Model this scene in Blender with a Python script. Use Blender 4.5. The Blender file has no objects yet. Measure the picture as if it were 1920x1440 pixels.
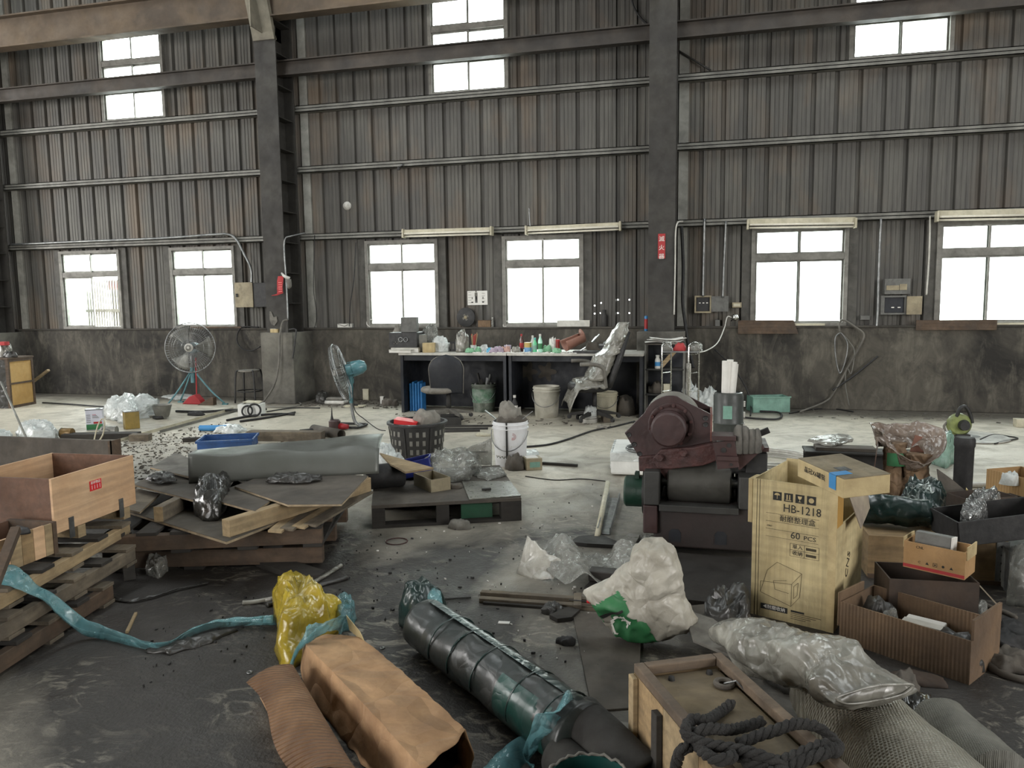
import bpy, bmesh, math, random
from mathutils import Vector, Matrix, Euler, noise
PI = math.pi
SC = bpy.context.scene
COL = SC.collection
# ---------------------------------------------------------------- camera
CAM_H = 1.4
YAW, PITCH, ROLL = math.radians(-14.28), math.radians(6.19), math.radians(-0.746)
FPX = 1440.0
def _basis():
    cy, sy, cp, sp = math.cos(YAW), math.sin(YAW), math.cos(PITCH), math.sin(PITCH)
    fw = Vector((sy*cp, cy*cp, -sp)); rt = Vector((cy, -sy, 0)); up = rt.cross(fw)
    c, s = math.cos(ROLL), math.sin(ROLL)
    return c*rt + s*up, -s*rt + c*up, fw
RT, UP, FW = _basis()
EYE = Vector((0, 0, CAM_H))
cd = bpy.data.cameras.new('camera'); co = bpy.data.objects.new('camera', cd); COL.objects.link(co)
cd.sensor_width = 36; cd.sensor_fit = 'HORIZONTAL'; cd.lens = 36*FPX/1920; cd.clip_start = .05; cd.clip_end = 300
mw = Matrix((RT, UP, -FW)).transposed().to_4x4(); mw.translation = EYE; co.matrix_world = mw
SC.camera = co
# ---------------------------------------------------------------- world, lights, exposure
SC.view_settings.view_transform = 'Standard'; SC.view_settings.look = 'None'
SC.view_settings.gamma = 1.0; SC.view_settings.use_curve_mapping = False
SC.view_settings.exposure = 0.0
w = bpy.data.worlds.new('overcast_sky'); SC.world = w; w.use_nodes = True
bg = w.node_tree.nodes['Background']; bg.inputs[0].default_value = (.95, 1.0, .985, 1); bg.inputs[1].default_value = 17.0
SC.cycles.max_bounces = 8; SC.cycles.diffuse_bounces = 4; SC.cycles.glossy_bounces = 3
SC.cycles.transparent_max_bounces = 16; SC.cycles.transmission_bounces = 4
SC.cycles.sample_clamp_indirect = 6.0; SC.cycles.caustics_reflective = False; SC.cycles.caustics_refractive = False
SC.cycles.use_denoising = True
YW = 10.15          # plane of the lower wall
WIN = {             # glazed openings of the back wall: x0, x1, z0, z1
 1: (-9.93, -8.87, 1.07, 2.23), 2: (-7.90, -6.85, 1.07, 2.23), 3: (-4.68, -3.66, 1.07, 2.23), 4: (-2.67, -1.63, 1.07, 2.23),
 5: (.56, 1.62, 1.07, 2.23), 6: (2.66, 3.70, 1.07, 2.23), 7: (-8.93, -7.88, 4.19, 5.42), 8: (-3.66, -2.62, 4.19, 5.42), 9: (1.62, 2.67, 4.19, 5.42)}
def area(name, loc, rot, sx, sy, power, col=(1, 1, 1), portal=False, spread=180):
    l = bpy.data.lights.new(name, 'AREA'); l.shape = 'RECTANGLE'; l.size = sx; l.size_y = sy; l.energy = power; l.color = col
    l.spread = math.radians(spread)
    if portal: l.cycles.is_portal = True
    o = bpy.data.objects.new(name, l); COL.objects.link(o); o.location = loc; o.rotation_euler = rot
    return o
for k, (a, b, c, d) in WIN.items():
    area('window_daylight', ((a+b)/2, YW+.35, (c+d)/2), (-PI/2, 0, 0), b-a, d-c, 10, portal=True)
# area lights added as fill, standing in for guessed doorways and roof lights
area('added_fill', (-7.0, -6.0, 3.0), (PI/2, 0, -.40), 6.0, 5.0, 1000, (1, .98, .95))
area('added_fill', (-16.5, 3.5, 3.6), (PI/2-.25, 0, -1.15), 4.0, 3.5, 900, (1, .985, .96))  # fill light added to brighten the left wall bay
area('added_fill', (9.5, -2.0, 3.2), (PI/2, 0, 1.15), 5.0, 4.5, 900, (1, .98, .95))
for x in (-12, -5.5, 1, 7):
    area('overhead_fill', (x, 5.6, 7.9), (0, 0, 0), 1.2, 5.5, 190, (.93, .99, 1))
# ---------------------------------------------------------------- placing helpers (real planes of the place)
def ray(px, py): return RT*((px-960)/FPX) + UP*((720-py)/FPX) + FW
def P(px, py, z=0.0):                      # point on the horizontal plane at height z
    d = ray(px, py); return EYE + d*((z-CAM_H)/d.z)
def W(px, py, Y):                          # point on the vertical plane at depth Y
    d = ray(px, py); return EYE + d*(Y/d.y)
def ang(a, b): return math.atan2(b.y-a.y, b.x-a.x)
def TR(loc, rz=0, rx=0, ry=0): return Matrix.Translation(Vector(loc)) @ Euler((rx, ry, rz)).to_matrix().to_4x4()
def lerp(a, b, t): return a + (b-a)*t
# ---------------------------------------------------------------- colour + materials
def C(h):
    h = h.lstrip('#'); r = [int(h[i:i+2], 16)/255 for i in (0, 2, 4)]
    return tuple(c/12.92 if c <= .04045 else ((c+.055)/1.055)**2.4 for c in r) + (1,)
def _mix(nt, fac, a, b, blend='MIX'):
    n = nt.nodes.new('ShaderNodeMix'); n.data_type = 'RGBA'; n.blend_type = blend
    for s, v in ((0, fac), (6, a), (7, b)):
        if hasattr(v, 'is_linked') or isinstance(v, bpy.types.NodeSocket): nt.links.new(v, n.inputs[s])
        else: n.inputs[s].default_value = v
    return n.outputs[2]
def _ramp(nt, v, lo, hi, a=0.0, b=1.0):
    n = nt.nodes.new('ShaderNodeMapRange'); n.inputs[1].default_value = lo; n.inputs[2].default_value = hi
    n.inputs[3].default_value = a; n.inputs[4].default_value = b; nt.links.new(v, n.inputs[0]); return n.outputs[0]
def _noise(nt, co, scale, detail=4, rough=.55, dist=0, st=None):
    if st:
        m = nt.nodes.new('ShaderNodeMapping'); m.inputs[3].default_value = st; nt.links.new(co, m.inputs[0]); co = m.outputs[0]
    n = nt.nodes.new('ShaderNodeTexNoise'); n.inputs['Scale'].default_value = scale; n.inputs['Detail'].default_value = detail
    n.inputs['Roughness'].default_value = rough; n.inputs['Distortion'].default_value = dist
    nt.links.new(co, n.inputs['Vector']); return n.outputs[0]
def _wave(nt, co, scale, axis='X', dist=0, prof='SIN', st=None, dscale=1, wtype='BANDS'):
    if st:
        m = nt.nodes.new('ShaderNodeMapping'); m.inputs[3].default_value = st; nt.links.new(co, m.inputs[0]); co = m.outputs[0]
    n = nt.nodes.new('ShaderNodeTexWave'); n.wave_type = wtype; n.bands_direction = axis; n.wave_profile = prof
    n.inputs['Scale'].default_value = scale; n.inputs['Distortion'].default_value = dist; n.inputs['Detail Scale'].default_value = dscale
    nt.links.new(co, n.inputs['Vector']); return n.outputs[1]
MATS = {}
def mat(name, base, base2=None, dirt='#23211f', amt=.45, scale=4, rough=.75, metal=0, bump=.15, bscale=40, pat=None,
        pscale=20, axis='X', pst=None, pamt=.5, trans=0, alpha=1, coat=0, lo=.42, hi=.68, emit=0, world=False, spec=.5):
    if name in MATS: return MATS[name]
    if pat == 'creases' and bscale == 40: bscale = 9
    m = bpy.data.materials.new(name); m.use_nodes = True; nt = m.node_tree; b = nt.nodes['Principled BSDF']
    tc = nt.nodes.new('ShaderNodeTexCoord'); co = tc.outputs['Object']
    base = C(base); col = base
    n1 = _noise(nt, co, scale*.9, 5, .6, .3)
    if base2: col = _mix(nt, _ramp(nt, n1, .35, .65), base, C(base2))
    hgt = None
    if pat == 'wood':
        g = _noise(nt, co, pscale*1.6, 5, .65, 1.2, pst or (.09, 1, 1)); g2 = _noise(nt, co, pscale*.22, 3, .5, 2.5, (.35, 1, 1.3)); ww = _wave(nt, co, pscale*.5, 'Z', 9, st=(.22, 1, 1), dscale=.8)
        dk = tuple(c*.42 for c in base[:3]) + (1,)
        col = _mix(nt, _ramp(nt, g, .42, .62, 0, pamt), col, dk); col = _mix(nt, _ramp(nt, ww, .15, .75, pamt*.55, 0), col, dk); col = _mix(nt, _ramp(nt, g2, .35, .65, pamt*.35, 0), col, dk); hgt = g
    elif pat == 'ridges':
        ww = _wave(nt, co, pscale, axis, .4, st=pst); dk = tuple(c*.6 for c in base[:3]) + (1,)
        col = _mix(nt, _ramp(nt, ww, 0, 1, pamt, 0), col, dk); hgt = ww
    elif pat == 'weave':
        a1 = _wave(nt, co, pscale, 'X', 1.0); a2 = _wave(nt, co, pscale, 'Y', 1.0)
        f = nt.nodes.new('ShaderNodeMath'); f.operation = 'MULTIPLY'; nt.links.new(a1, f.inputs[0]); nt.links.new(a2, f.inputs[1])
        dk = tuple(c*.45 for c in base[:3]) + (1,)
        col = _mix(nt, _ramp(nt, f.outputs[0], 0, .7, pamt, 0), col, dk); hgt = f.outputs[0]
    elif pat == 'creases':
        v = nt.nodes.new('ShaderNodeTexVoronoi'); v.feature = 'DISTANCE_TO_EDGE'; v.inputs['Scale'].default_value = pscale
        ns = nt.nodes.new('ShaderNodeVectorMath'); ns.operation = 'ADD'
        nn = nt.nodes.new('ShaderNodeTexNoise'); nn.inputs['Scale'].default_value = pscale*.6; nt.links.new(co, nn.inputs['Vector'])
        nt.links.new(co, ns.inputs[0]); sc2 = nt.nodes.new('ShaderNodeVectorMath'); sc2.operation = 'SCALE'; sc2.inputs[3].default_value = .22
        nt.links.new(nn.outputs[1], sc2.inputs[0]); nt.links.new(sc2.outputs[0], ns.inputs[1]); nt.links.new(ns.outputs[0], v.inputs['Vector'])
        hgt = _ramp(nt, v.outputs[0], 0, .25)
    if amt > 0:
        n2 = _noise(nt, co, scale*2.3, 6, .65, .5)
        col = _mix(nt, _ramp(nt, n2, lo, hi, amt*.25, amt), col, C(dirt))
    if isinstance(col, tuple): b.inputs['Base Color'].default_value = col
    else: nt.links.new(col, b.inputs['Base Color'])
    b.inputs['Metallic'].default_value = metal; b.inputs['Specular IOR Level'].default_value = spec
    n3 = _noise(nt, co, scale*3, 3)
    nt.links.new(_ramp(nt, n3, .3, .7, max(.05, rough-.12), min(1, rough+.12)), b.inputs['Roughness'])
    if bump > 0:
        bp = nt.nodes.new('ShaderNodeBump'); bp.inputs['Strength'].default_value = bump; bp.inputs['Distance'].default_value = .01
        nb = _noise(nt, co, bscale, 4)
        if hgt is not None:
            f = nt.nodes.new('ShaderNodeMath'); f.operation = 'MULTIPLY_ADD'; nt.links.new(hgt, f.inputs[0]); f.inputs[1].default_value = 1.2; nt.links.new(nb, f.inputs[2]); nb = f.outputs[0]
        nt.links.new(nb, bp.inputs['Height']); nt.links.new(bp.outputs[0], b.inputs['Normal'])
    if coat: b.inputs['Coat Weight'].default_value = coat; b.inputs['Coat Roughness'].default_value = .15
    if trans: b.inputs['Transmission Weight'].default_value = trans
    if alpha < 1: b.inputs['Alpha'].default_value = alpha
    MATS[name] = m; return m
# ---------------------------------------------------------------- mesh builder
class MB:
    def __init__(s): s.v = []; s.f = []
    def add(s, vs, fs, M=None):
        k = len(s.v); s.v += [(M @ Vector(v)) if M else Vector(v) for v in vs]; s.f += [tuple(i+k for i in f) for f in fs]; return s
    def b(s, x0, x1, y0, y1, z0, z1, M=None):
        return s.add([(x0,y0,z0),(x1,y0,z0),(x1,y1,z0),(x0,y1,z0),(x0,y0,z1),(x1,y0,z1),(x1,y1,z1),(x0,y1,z1)],
                     [(3,2,1,0),(4,5,6,7),(0,1,5,4),(1,2,6,5),(2,3,7,6),(3,0,4,7)], M)
    def box(s, c, d, M=None):
        return s.b(c[0]-d[0]/2, c[0]+d[0]/2, c[1]-d[1]/2, c[1]+d[1]/2, c[2]-d[2]/2, c[2]+d[2]/2, M)
    def bar(s, a, b, w, h, up=(0,0,1)):            # rectangular bar between two points
        a, b = Vector(a), Vector(b); d = (b-a); L = d.length; d.normalize(); u = Vector(up)
        x = d.cross(u)
        if x.length < 1e-4: x = d.cross(Vector((1,0,0)))
        x.normalize(); u = x.cross(d)
        vs = [p + x*i*w/2 + u*j*h/2 for p in (a, b) for i, j in ((-1,-1),(1,-1),(1,1),(-1,1))]
        return s.add(vs, [(3,2,1,0),(4,5,6,7),(0,1,5,4),(1,2,6,5),(2,3,7,6),(3,0,4,7)])
    def loft(s, rings, closed=True, caps=True):
        n = len(rings[0]); k = len(s.v)
        for r in rings: s.v += [Vector(p) for p in r]
        for i in range(len(rings)-1):
            for j in range(n if closed else n-1):
                s.f.append((k+i*n+j, k+i*n+(j+1) % n, k+(i+1)*n+(j+1) % n, k+(i+1)*n+j))
        if caps and closed:
            s.f.append(tuple(k+j for j in reversed(range(n)))); s.f.append(tuple(k+(len(rings)-1)*n+j for j in range(n)))
        return s
    def tube(s, pts, r, n=8, caps=True, closed=False, M=None):
        pts = [Vector(p) for p in pts]
        if M: pts = [M @ p for p in pts]
        N = len(pts); rings = []; up = None
        for i, p in enumerate(pts):
            if closed: d = pts[(i+1) % N]-pts[i-1]
            else: d = pts[min(i+1, N-1)]-pts[max(i-1, 0)]
            if d.length < 1e-9: d = Vector((0,0,1))
            d.normalize()
            if up is None: up = Vector((0,0,1)) if abs(d.z) < .9 else Vector((1,0,0))
            x = d.cross(up)
            if x.length < 1e-5: x = d.orthogonal()
            x.normalize(); up = x.cross(d).normalized()
            rr = r[i] if isinstance(r, (list, tuple)) else r
            rings.append([p + (x*math.cos(2*PI*j/n) + up*math.sin(2*PI*j/n))*rr for j in range(n)])
        if closed: rings.append(rings[0]); caps = False
        return s.loft(rings, True, caps)
    def lathe(s, prof, n=24, M=None, caps=False):
        k = len(s.v)
        for r, z in prof:
            for j in range(n):
                p = Vector((r*math.cos(2*PI*j/n), r*math.sin(2*PI*j/n), z)); s.v.append(M @ p if M else p)
        for i in range(len(prof)-1):
            for j in range(n): s.f.append((k+i*n+j, k+i*n+(j+1) % n, k+(i+1)*n+(j+1) % n, k+(i+1)*n+j))
        if prof[0][0] > 1e-4 and caps: s.f.append(tuple(k+j for j in reversed(range(n))))
        if prof[-1][0] > 1e-4 and caps: s.f.append(tuple(k+(len(prof)-1)*n+j for j in range(n)))
        return s
    def prism(s, out, z0, z1, M=None):
        n = len(out); vs = [(x, y, z0) for x, y in out] + [(x, y, z1) for x, y in out]
        return s.add(vs, [tuple(reversed(range(n))), tuple(range(n, 2*n))] + [(i, (i+1) % n, n+(i+1) % n, n+i) for i in range(n)], M)
    def grid(s, nu, nv, fn, M=None):
        vs = [fn(i/(nu-1), j/(nv-1)) for j in range(nv) for i in range(nu)]
        return s.add(vs, [(j*nu+i, j*nu+i+1, (j+1)*nu+i+1, (j+1)*nu+i) for j in range(nv-1) for i in range(nu-1)], M)
    def obj(s, name, m, parent=None, M=None, smooth=False, bevel=0, solid=0, sub=0, autos=None):
        me = bpy.data.meshes.new(name); me.from_pydata([tuple(v) for v in s.v], [], s.f); me.validate()
        bm = bmesh.new(); bm.from_mesh(me); bmesh.ops.remove_doubles(bm, verts=bm.verts, dist=1e-5)
        if not solid: bmesh.ops.recalc_face_normals(bm, faces=bm.faces)
        bm.to_mesh(me); bm.free()
        if isinstance(m, str): m = MATS[m]
        me.materials.append(m)
        o = bpy.data.objects.new(name, me); COL.objects.link(o)
        if parent: o.parent = parent
        if M: o.matrix_local = M
        if smooth or sub:
            me.polygons.foreach_set('use_smooth', [True]*len(me.polygons))
            if smooth == 'edge':
                me.set_sharp_from_angle(angle=math.radians(40))
        if solid: md = o.modifiers.new('solid', 'SOLIDIFY'); md.thickness = solid; md.offset = 0
        if sub: md = o.modifiers.new('sub', 'SUBSURF'); md.levels = sub; md.render_levels = sub
        if bevel: md = o.modifiers.new('bev', 'BEVEL'); md.width = bevel; md.segments = 2; md.limit_method = 'ANGLE'
        return o
def tag(o, label=None, cat=None, group=None, kind=None):
    if label: o['label'] = label
    if cat: o['category'] = cat
    if group: o['group'] = group
    if kind: o['kind'] = kind
    return o
def T(name, label, cat, loc, rz=0, group=None, rx=0, ry=0):
    o = bpy.data.objects.new(name, None); COL.objects.link(o); o.empty_display_size = .05
    o.location = loc; o.rotation_euler = (rx, ry, rz); return tag(o, label, cat, group)
def copy_tree(o, parent=None):
    c = o.copy(); COL.objects.link(c)
    if parent: c.parent = parent; c.matrix_parent_inverse = o.matrix_parent_inverse.copy()
    for ch in list(o.children): copy_tree(ch, c)
    return c
def one(name, label, cat, mb, m, loc=(0,0,0), rz=0, group=None, rx=0, ry=0, **k):
    o = mb.obj(name, m, **k); o.location = loc; o.rotation_euler = (rx, ry, rz); return tag(o, label, cat, group)
def text(body, size, m, M, parent, name='lettering', sx=1.0, ext=.0006, align='CENTER'):
    cu = bpy.data.curves.new(name, 'FONT'); cu.body = body; cu.size = size; cu.extrude = ext; cu.align_x = align; cu.align_y = 'CENTER'
    cu.resolution_u = 2; cu.space_line = .9
    t = bpy.data.objects.new(name, cu); COL.objects.link(t); dg = bpy.context.evaluated_depsgraph_get()
    me = bpy.data.meshes.new_from_object(t.evaluated_get(dg)); bpy.data.objects.remove(t); me.name = name
    me.materials.clear(); me.materials.append(MATS[m] if isinstance(m, str) else m)
    o = bpy.data.objects.new(name, me); COL.objects.link(o)
    if parent: o.parent = parent
    o.matrix_local = M @ Matrix.Diagonal((sx, 1, 1, 1)); return o
FACE = Matrix.Rotation(PI/2, 4, 'X')                 # text plane -> faces -y (towards the camera)
# ---------------------------------------------------------------- soft shapes
def rdg(p, sc, seed=0):                              # folded (ridged) noise 0..1
    q = Vector((p[0]*sc+seed*7.1, p[1]*sc-seed*3.3, p[2]*sc+seed*1.7)); v = 0; a = .55
    for _ in range(3):
        v += a*(1-abs(noise.noise(q))*2.2); q = q*2.05; a *= .5
    return v
def poly_r(out, a):                                  # radius of a star-shaped outline at an angle
    dx, dy = math.cos(a), math.sin(a); best = 0; n = len(out)
    for i in range(n):
        (x1, y1), (x2, y2) = out[i], out[(i+1) % n]; ex, ey = x2-x1, y2-y1; den = dx*ey-dy*ex
        if abs(den) < 1e-9: continue
        t = (x1*ey-y1*ex)/den; u = (x1*dy-y1*dx)/den
        if t > 0 and -1e-6 <= u <= 1+1e-6: best = max(best, t)
    return best
def blob(out, h, seed=0, amp=.25, n=48, m=16, sc=9, flat=True, pw=.75, top=None):
    """crumpled soft body over a ground outline; local coords, base at z=0"""
    mb = MB(); rings = []
    for i in range(m+1):
        v = -.35*PI + (i/m)*(.85*PI) if flat else -PI/2 + i/m*PI
        ring = []
        for j in range(n):
            a = 2*PI*j/n; R = poly_r(out, a); c = max(0, math.cos(v))**.6
            x, y = R*c*math.cos(a), R*c*math.sin(a)
            z = (math.sin(v)**pw if v > 0 else v*.25)
            k = rdg((x, y, z*h), sc, seed)-.45
            hh = h*(top(x, y) if top else 1)
            s1 = 1 + amp*k*.6
            zz = hh*z*(1+amp*k*1.6) if v > 0 else hh*z*.1
            ring.append((x*s1, y*s1, max(.001, zz+.012*0) if flat else zz+h))
        rings.append(ring)
    mb.loft(rings, True, True); return mb
def outl(px, z=0, c=None):                           # ground outline from image points, as local coords about its centre
    ps = [P(x, y, z) for x, y in px]
    cc = c or sum(ps, Vector())/len(ps)
    return [(p.x-cc.x, p.y-cc.y) for p in ps], cc
def sheet(nu, nv, fn, seed=0, amp=.02, sc=6):
    def g(u, v):
        p = Vector(fn(u, v)); k = (rdg(p, sc, seed)-.5)*amp; return (p.x+k*.5, p.y+k*.3, p.z+k)
    return MB().grid(nu, nv, g)
def bez(pts, n=8):                                   # smooth path through points
    pts = [Vector(p) for p in pts]; out = []
    for i in range(len(pts)-1):
        p0 = pts[max(i-1, 0)]; p1 = pts[i]; p2 = pts[i+1]; p3 = pts[min(i+2, len(pts)-1)]
        for k in range(n):
            t = k/n; out.append(.5*((2*p1)+(p2-p0)*t+(2*p0-5*p1+4*p2-p3)*t*t+(3*p1-p0-3*p2+p3)*t**3))
    return out+[pts[-1]]
def ring(r, n=24, z=0, c=(0,0), a0=0, a1=2*PI):
    return [(c[0]+r*math.cos(a0+(a1-a0)*i/n), c[1]+r*math.sin(a0+(a1-a0)*i/n), z) for i in range(n if a1-a0 > 6.28 else n+1)]
def openbox(mb, w, d, h, t, z0=0, x0=None, y0=0):    # open-topped box, local x centred, y from y0 back
    x0 = -w/2 if x0 is None else x0
    mb.b(x0, x0+w, y0, y0+d, z0, z0+t); mb.b(x0, x0+w, y0, y0+t, z0+t, z0+h); mb.b(x0, x0+w, y0+d-t, y0+d, z0+t, z0+h)
    mb.b(x0, x0+t, y0+t, y0+d-t, z0+t, z0+h); mb.b(x0+w-t, x0+w, y0+t, y0+d-t, z0+t, z0+h); return mb
# ---------------------------------------------------------------- palette
mat('concrete_wall', '#56524b', '#38352f', amt=.7, scale=1.3, rough=.9, bump=.25, bscale=18)
mat('steel_dark', '#3a3936', '#2b2a29', amt=.5, scale=3, rough=.7, metal=.2)
mat('steel_beam', '#6e5c49', '#4a4038', amt=.6, scale=2, rough=.8)
mat('column_paint', '#43413c', '#34322f', amt=.55, scale=2.5, rough=.8)
mat('column_head', '#8e8878', '#6d685c', amt=.3, scale=2.5, rough=.85)
mat('girt', '#85847d', '#6b6a64', amt=.4, scale=3, rough=.6, metal=.15)
mat('aluminium', '#8d8d86', '#6b6a64', amt=.35, scale=5, rough=.5, metal=.5)
mat('galv', '#9a9c9a', '#6f7172', amt=.3, scale=10, rough=.4, metal=.8)
mat('chrome', '#c8c8c4', amt=.2, scale=10, rough=.25, metal=1)
mat('enamel_cream', '#c9c3ad', '#b1aa92', amt=.25, scale=6, rough=.5)
mat('lamp_tube', '#ddd8c8', amt=.08, rough=.3, coat=.5)
mat('panel_beige', '#a59a7e', '#877c64', amt=.35, scale=6, rough=.6)
mat('panel_grey', '#6c6c68', amt=.5, scale=6, rough=.6)
mat('black', '#1b1b1c', amt=.25, dirt='#4a4845', scale=8, rough=.55)
mat('rubber', '#181819', amt=.3, dirt='#3d3b38', scale=8, rough=.7)
mat('navy', '#171c25', '#11151c', amt=.35, dirt='#2c2b2b', scale=4, rough=.6)
mat('white_paint', '#cfcdc5', '#b5b2a8', amt=.3, scale=5, rough=.55)
mat('white_plastic', '#d6d5cf', '#bcbab2', amt=.28, dirt='#5b564d', scale=5, rough=.45)
mat('paper', '#d8d6d0', amt=.15, dirt='#6a655d', scale=5, rough=.85)
mat('print_black', '#23221f', amt=0, rough=.8, bump=0)
mat('print_brown', '#3b3424', amt=0, rough=.85, bump=0)
mat('print_white', '#d9d6cf', amt=0, rough=.8, bump=0)
mat('print_red', '#a23536', amt=.1, rough=.8, bump=0)
mat('print_green', '#2b6b40', '#3b8350', amt=.25, rough=.6, bump=0)
mat('print_blue', '#3b82b8', amt=.2, rough=.6, bump=0)
mat('red', '#a01f26', amt=.25, scale=6, rough=.5)
mat('red_bright', '#d2262b', amt=.1, scale=6, rough=.45)
mat('teal', '#5a8d92', '#43707a', amt=.3, scale=10, rough=.45, coat=.3)
mat('blue', '#2c5590', '#234878', amt=.25, scale=6, rough=.5)
mat('blue_deep', '#25338a', '#1d2974', amt=.2, scale=6, rough=.5)
mat('green_tub', '#7da797', '#678f80', amt=.3, scale=5, rough=.5)
mat('ply', '#dcb994', '#cda57e', amt=.18, dirt='#5a4634', scale=3, rough=.7, pat='wood', pscale=14, pamt=.35)
mat('ply_red', '#7d5c48', '#604637', amt=.35, scale=3, rough=.75, pat='wood', pscale=14, pamt=.4)
mat('ply_old', '#b0946c', '#8d7553', amt=.45, dirt='#2e2822', scale=4, rough=.8, pat='wood', pscale=16, pamt=.5)
mat('pine', '#b9a37e', '#9c8665', amt=.35, dirt='#3d352a', scale=5, rough=.8, pat='wood', pscale=18, pamt=.5)
mat('pine_grey', '#857966', '#645b4f', amt=.5, scale=5, rough=.85, pat='wood', pscale=18, pamt=.5)
mat('wood_dirty', '#3e3a34', '#2d2a27', amt=.5, scale=4, rough=.85, pat='wood', pscale=18, pamt=.6)
mat('wood_brown', '#6a5644', '#4d4034', amt=.45, scale=5, rough=.8, pat='wood', pscale=16, pamt=.5)
mat('hardboard', '#625b52', '#48433c', amt=.5, scale=3, rough=.85)
mat('cardboard', '#b08f63', '#9a7b52', amt=.28, dirt='#4c3b26', scale=3, rough=.85, pat='ridges', pscale=14, pamt=.22, bump=.3)
mat('cardboard_box', '#c6b489', '#ae9a6f', amt=.35, dirt='#5d4a30', scale=3.5, rough=.85, pat='ridges', pscale=5, pamt=.3, bump=.35)
mat('cardboard_brown', '#82694f', '#695542', amt=.4, scale=4, rough=.85, pat='ridges', pscale=22, pamt=.35, bump=.35)
mat('cardboard_dark', '#4b3c30', '#352c26', amt=.5, scale=4, rough=.85)
mat('kraft_sack', '#94795d', '#6f5b48', amt=.45, dirt='#3a2e24', scale=6, rough=.8, pat='creases', pscale=9, bump=1.0)
mat('kraft', '#bd9870', '#957454', amt=.35, dirt='#4a3424', scale=5, rough=.85, pat='creases', pscale=5, bump=1.0)
mat('kraft_corr', '#95714f', '#6f5039', amt=.4, dirt='#38271b', scale=4, rough=.85, pat='ridges', pscale=24, axis='Y', pamt=.75, bump=.7)
mat('carton_face', '#d0c094', '#b9a67a', amt=.4, dirt='#6f5f42', scale=3, rough=.85, pat='wood', pscale=14, pst=(1.6, 1.6, .04), pamt=.35, bump=.3)
mat('frame_old', '#7c6a57', '#5d5044', amt=.45, scale=5, rough=.8, pat='wood', pscale=16, pamt=.5)
mat('drum_dark', '#3c403d', '#303330', amt=.35, scale=5, rough=.45)
mat('film_clear', '#9b9b94', amt=.45, scale=6, rough=.25, alpha=.55, pat='creases', pscale=7, bump=.8, coat=.3, dirt='#4a4740')
mat('film_dark', '#3e3d3a', amt=.5, scale=6, rough=.38, alpha=.9, pat='creases', pscale=7, bump=.6, coat=.15)
mat('film_white', '#ccd0cd', amt=.2, scale=6, rough=.3, alpha=.9, pat='creases', pscale=8, bump=.7)
mat('film_grey', '#a3a197', '#726f66', amt=.62, scale=4, rough=.3, alpha=.96, pat='creases', pscale=7, bump=.8, coat=.3, dirt='#3c3a34')
mat('film_cyan', '#84b4b8', '#5f9aa2', amt=.25, scale=5, rough=.22, alpha=.52, pat='creases', pscale=10, bump=.6, coat=.5)
mat('film_green', '#142f2c', '#0d2220', amt=.3, scale=5, rough=.33, pat='creases', pscale=6, bump=.5, coat=.3)
mat('film_yellow', '#c2ab3c', '#a08a2c', amt=.35, dirt='#5c4a16', scale=5, rough=.25, alpha=.95, pat='creases', pscale=8, bump=.6, coat=.5)
mat('roll_wrap', '#151f1e', '#1e2523', amt=.5, dirt='#332f2c', scale=4, rough=.42, pat='creases', pscale=6, bump=.4, coat=.12)
mat('felt_roll', '#2e2d29', '#211f1d', amt=.4, scale=5, rough=.9, bump=.4)
mat('woven', '#c6c1b0', '#949080', amt=.55, dirt='#3b3832', scale=3, rough=.36, pat='weave', pscale=38, pamt=.5, bump=.8)
mat('cloth_grey', '#8f8b82', '#726e66', amt=.35, scale=6, rough=.9, bump=.3, pat='creases', pscale=9)
mat('machine_red', '#46302f', '#372726', amt=.5, dirt='#241d1e', scale=4, rough=.5, bump=.15, bscale=25)
mat('machine_rust', '#55322f', '#382422', amt=.6, dirt='#2a1c1c', scale=8, rough=.65, bump=.8, bscale=40)
mat('machine_grey', '#393937', '#2d2d2b', amt=.35, scale=4, rough=.55)
mat('machine_green', '#173d2e', '#112d21', amt=.4, scale=5, rough=.5)
mat('sheet_steel', '#626460', '#555751', amt=.3, dirt='#45463f', scale=2, rough=.45, metal=.25, bump=.05)
mat('foam', '#dfe0dc', '#cfd0cb', amt=.15, dirt='#6a6a66', scale=5, rough=.85)
mat('rope', '#2a2826', '#1d1c1b', amt=.3, dirt='#454340', scale=10, rough=.95, bump=.8, bscale=200)
mat('cane', '#c7a468', '#b58f52', amt=.2, dirt='#6a5030', scale=5, rough=.7, pat='weave', pscale=40, pamt=.2)
mat('terracotta', '#8d6455', amt=.25, scale=6, rough=.6)
mat('clear_plastic_tray', '#a9a8a0', amt=.4, scale=5, rough=.3, alpha=.7)
mat('stone_grey', '#7a776f', '#5f5c56', amt=.4, scale=6, rough=.85)
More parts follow.
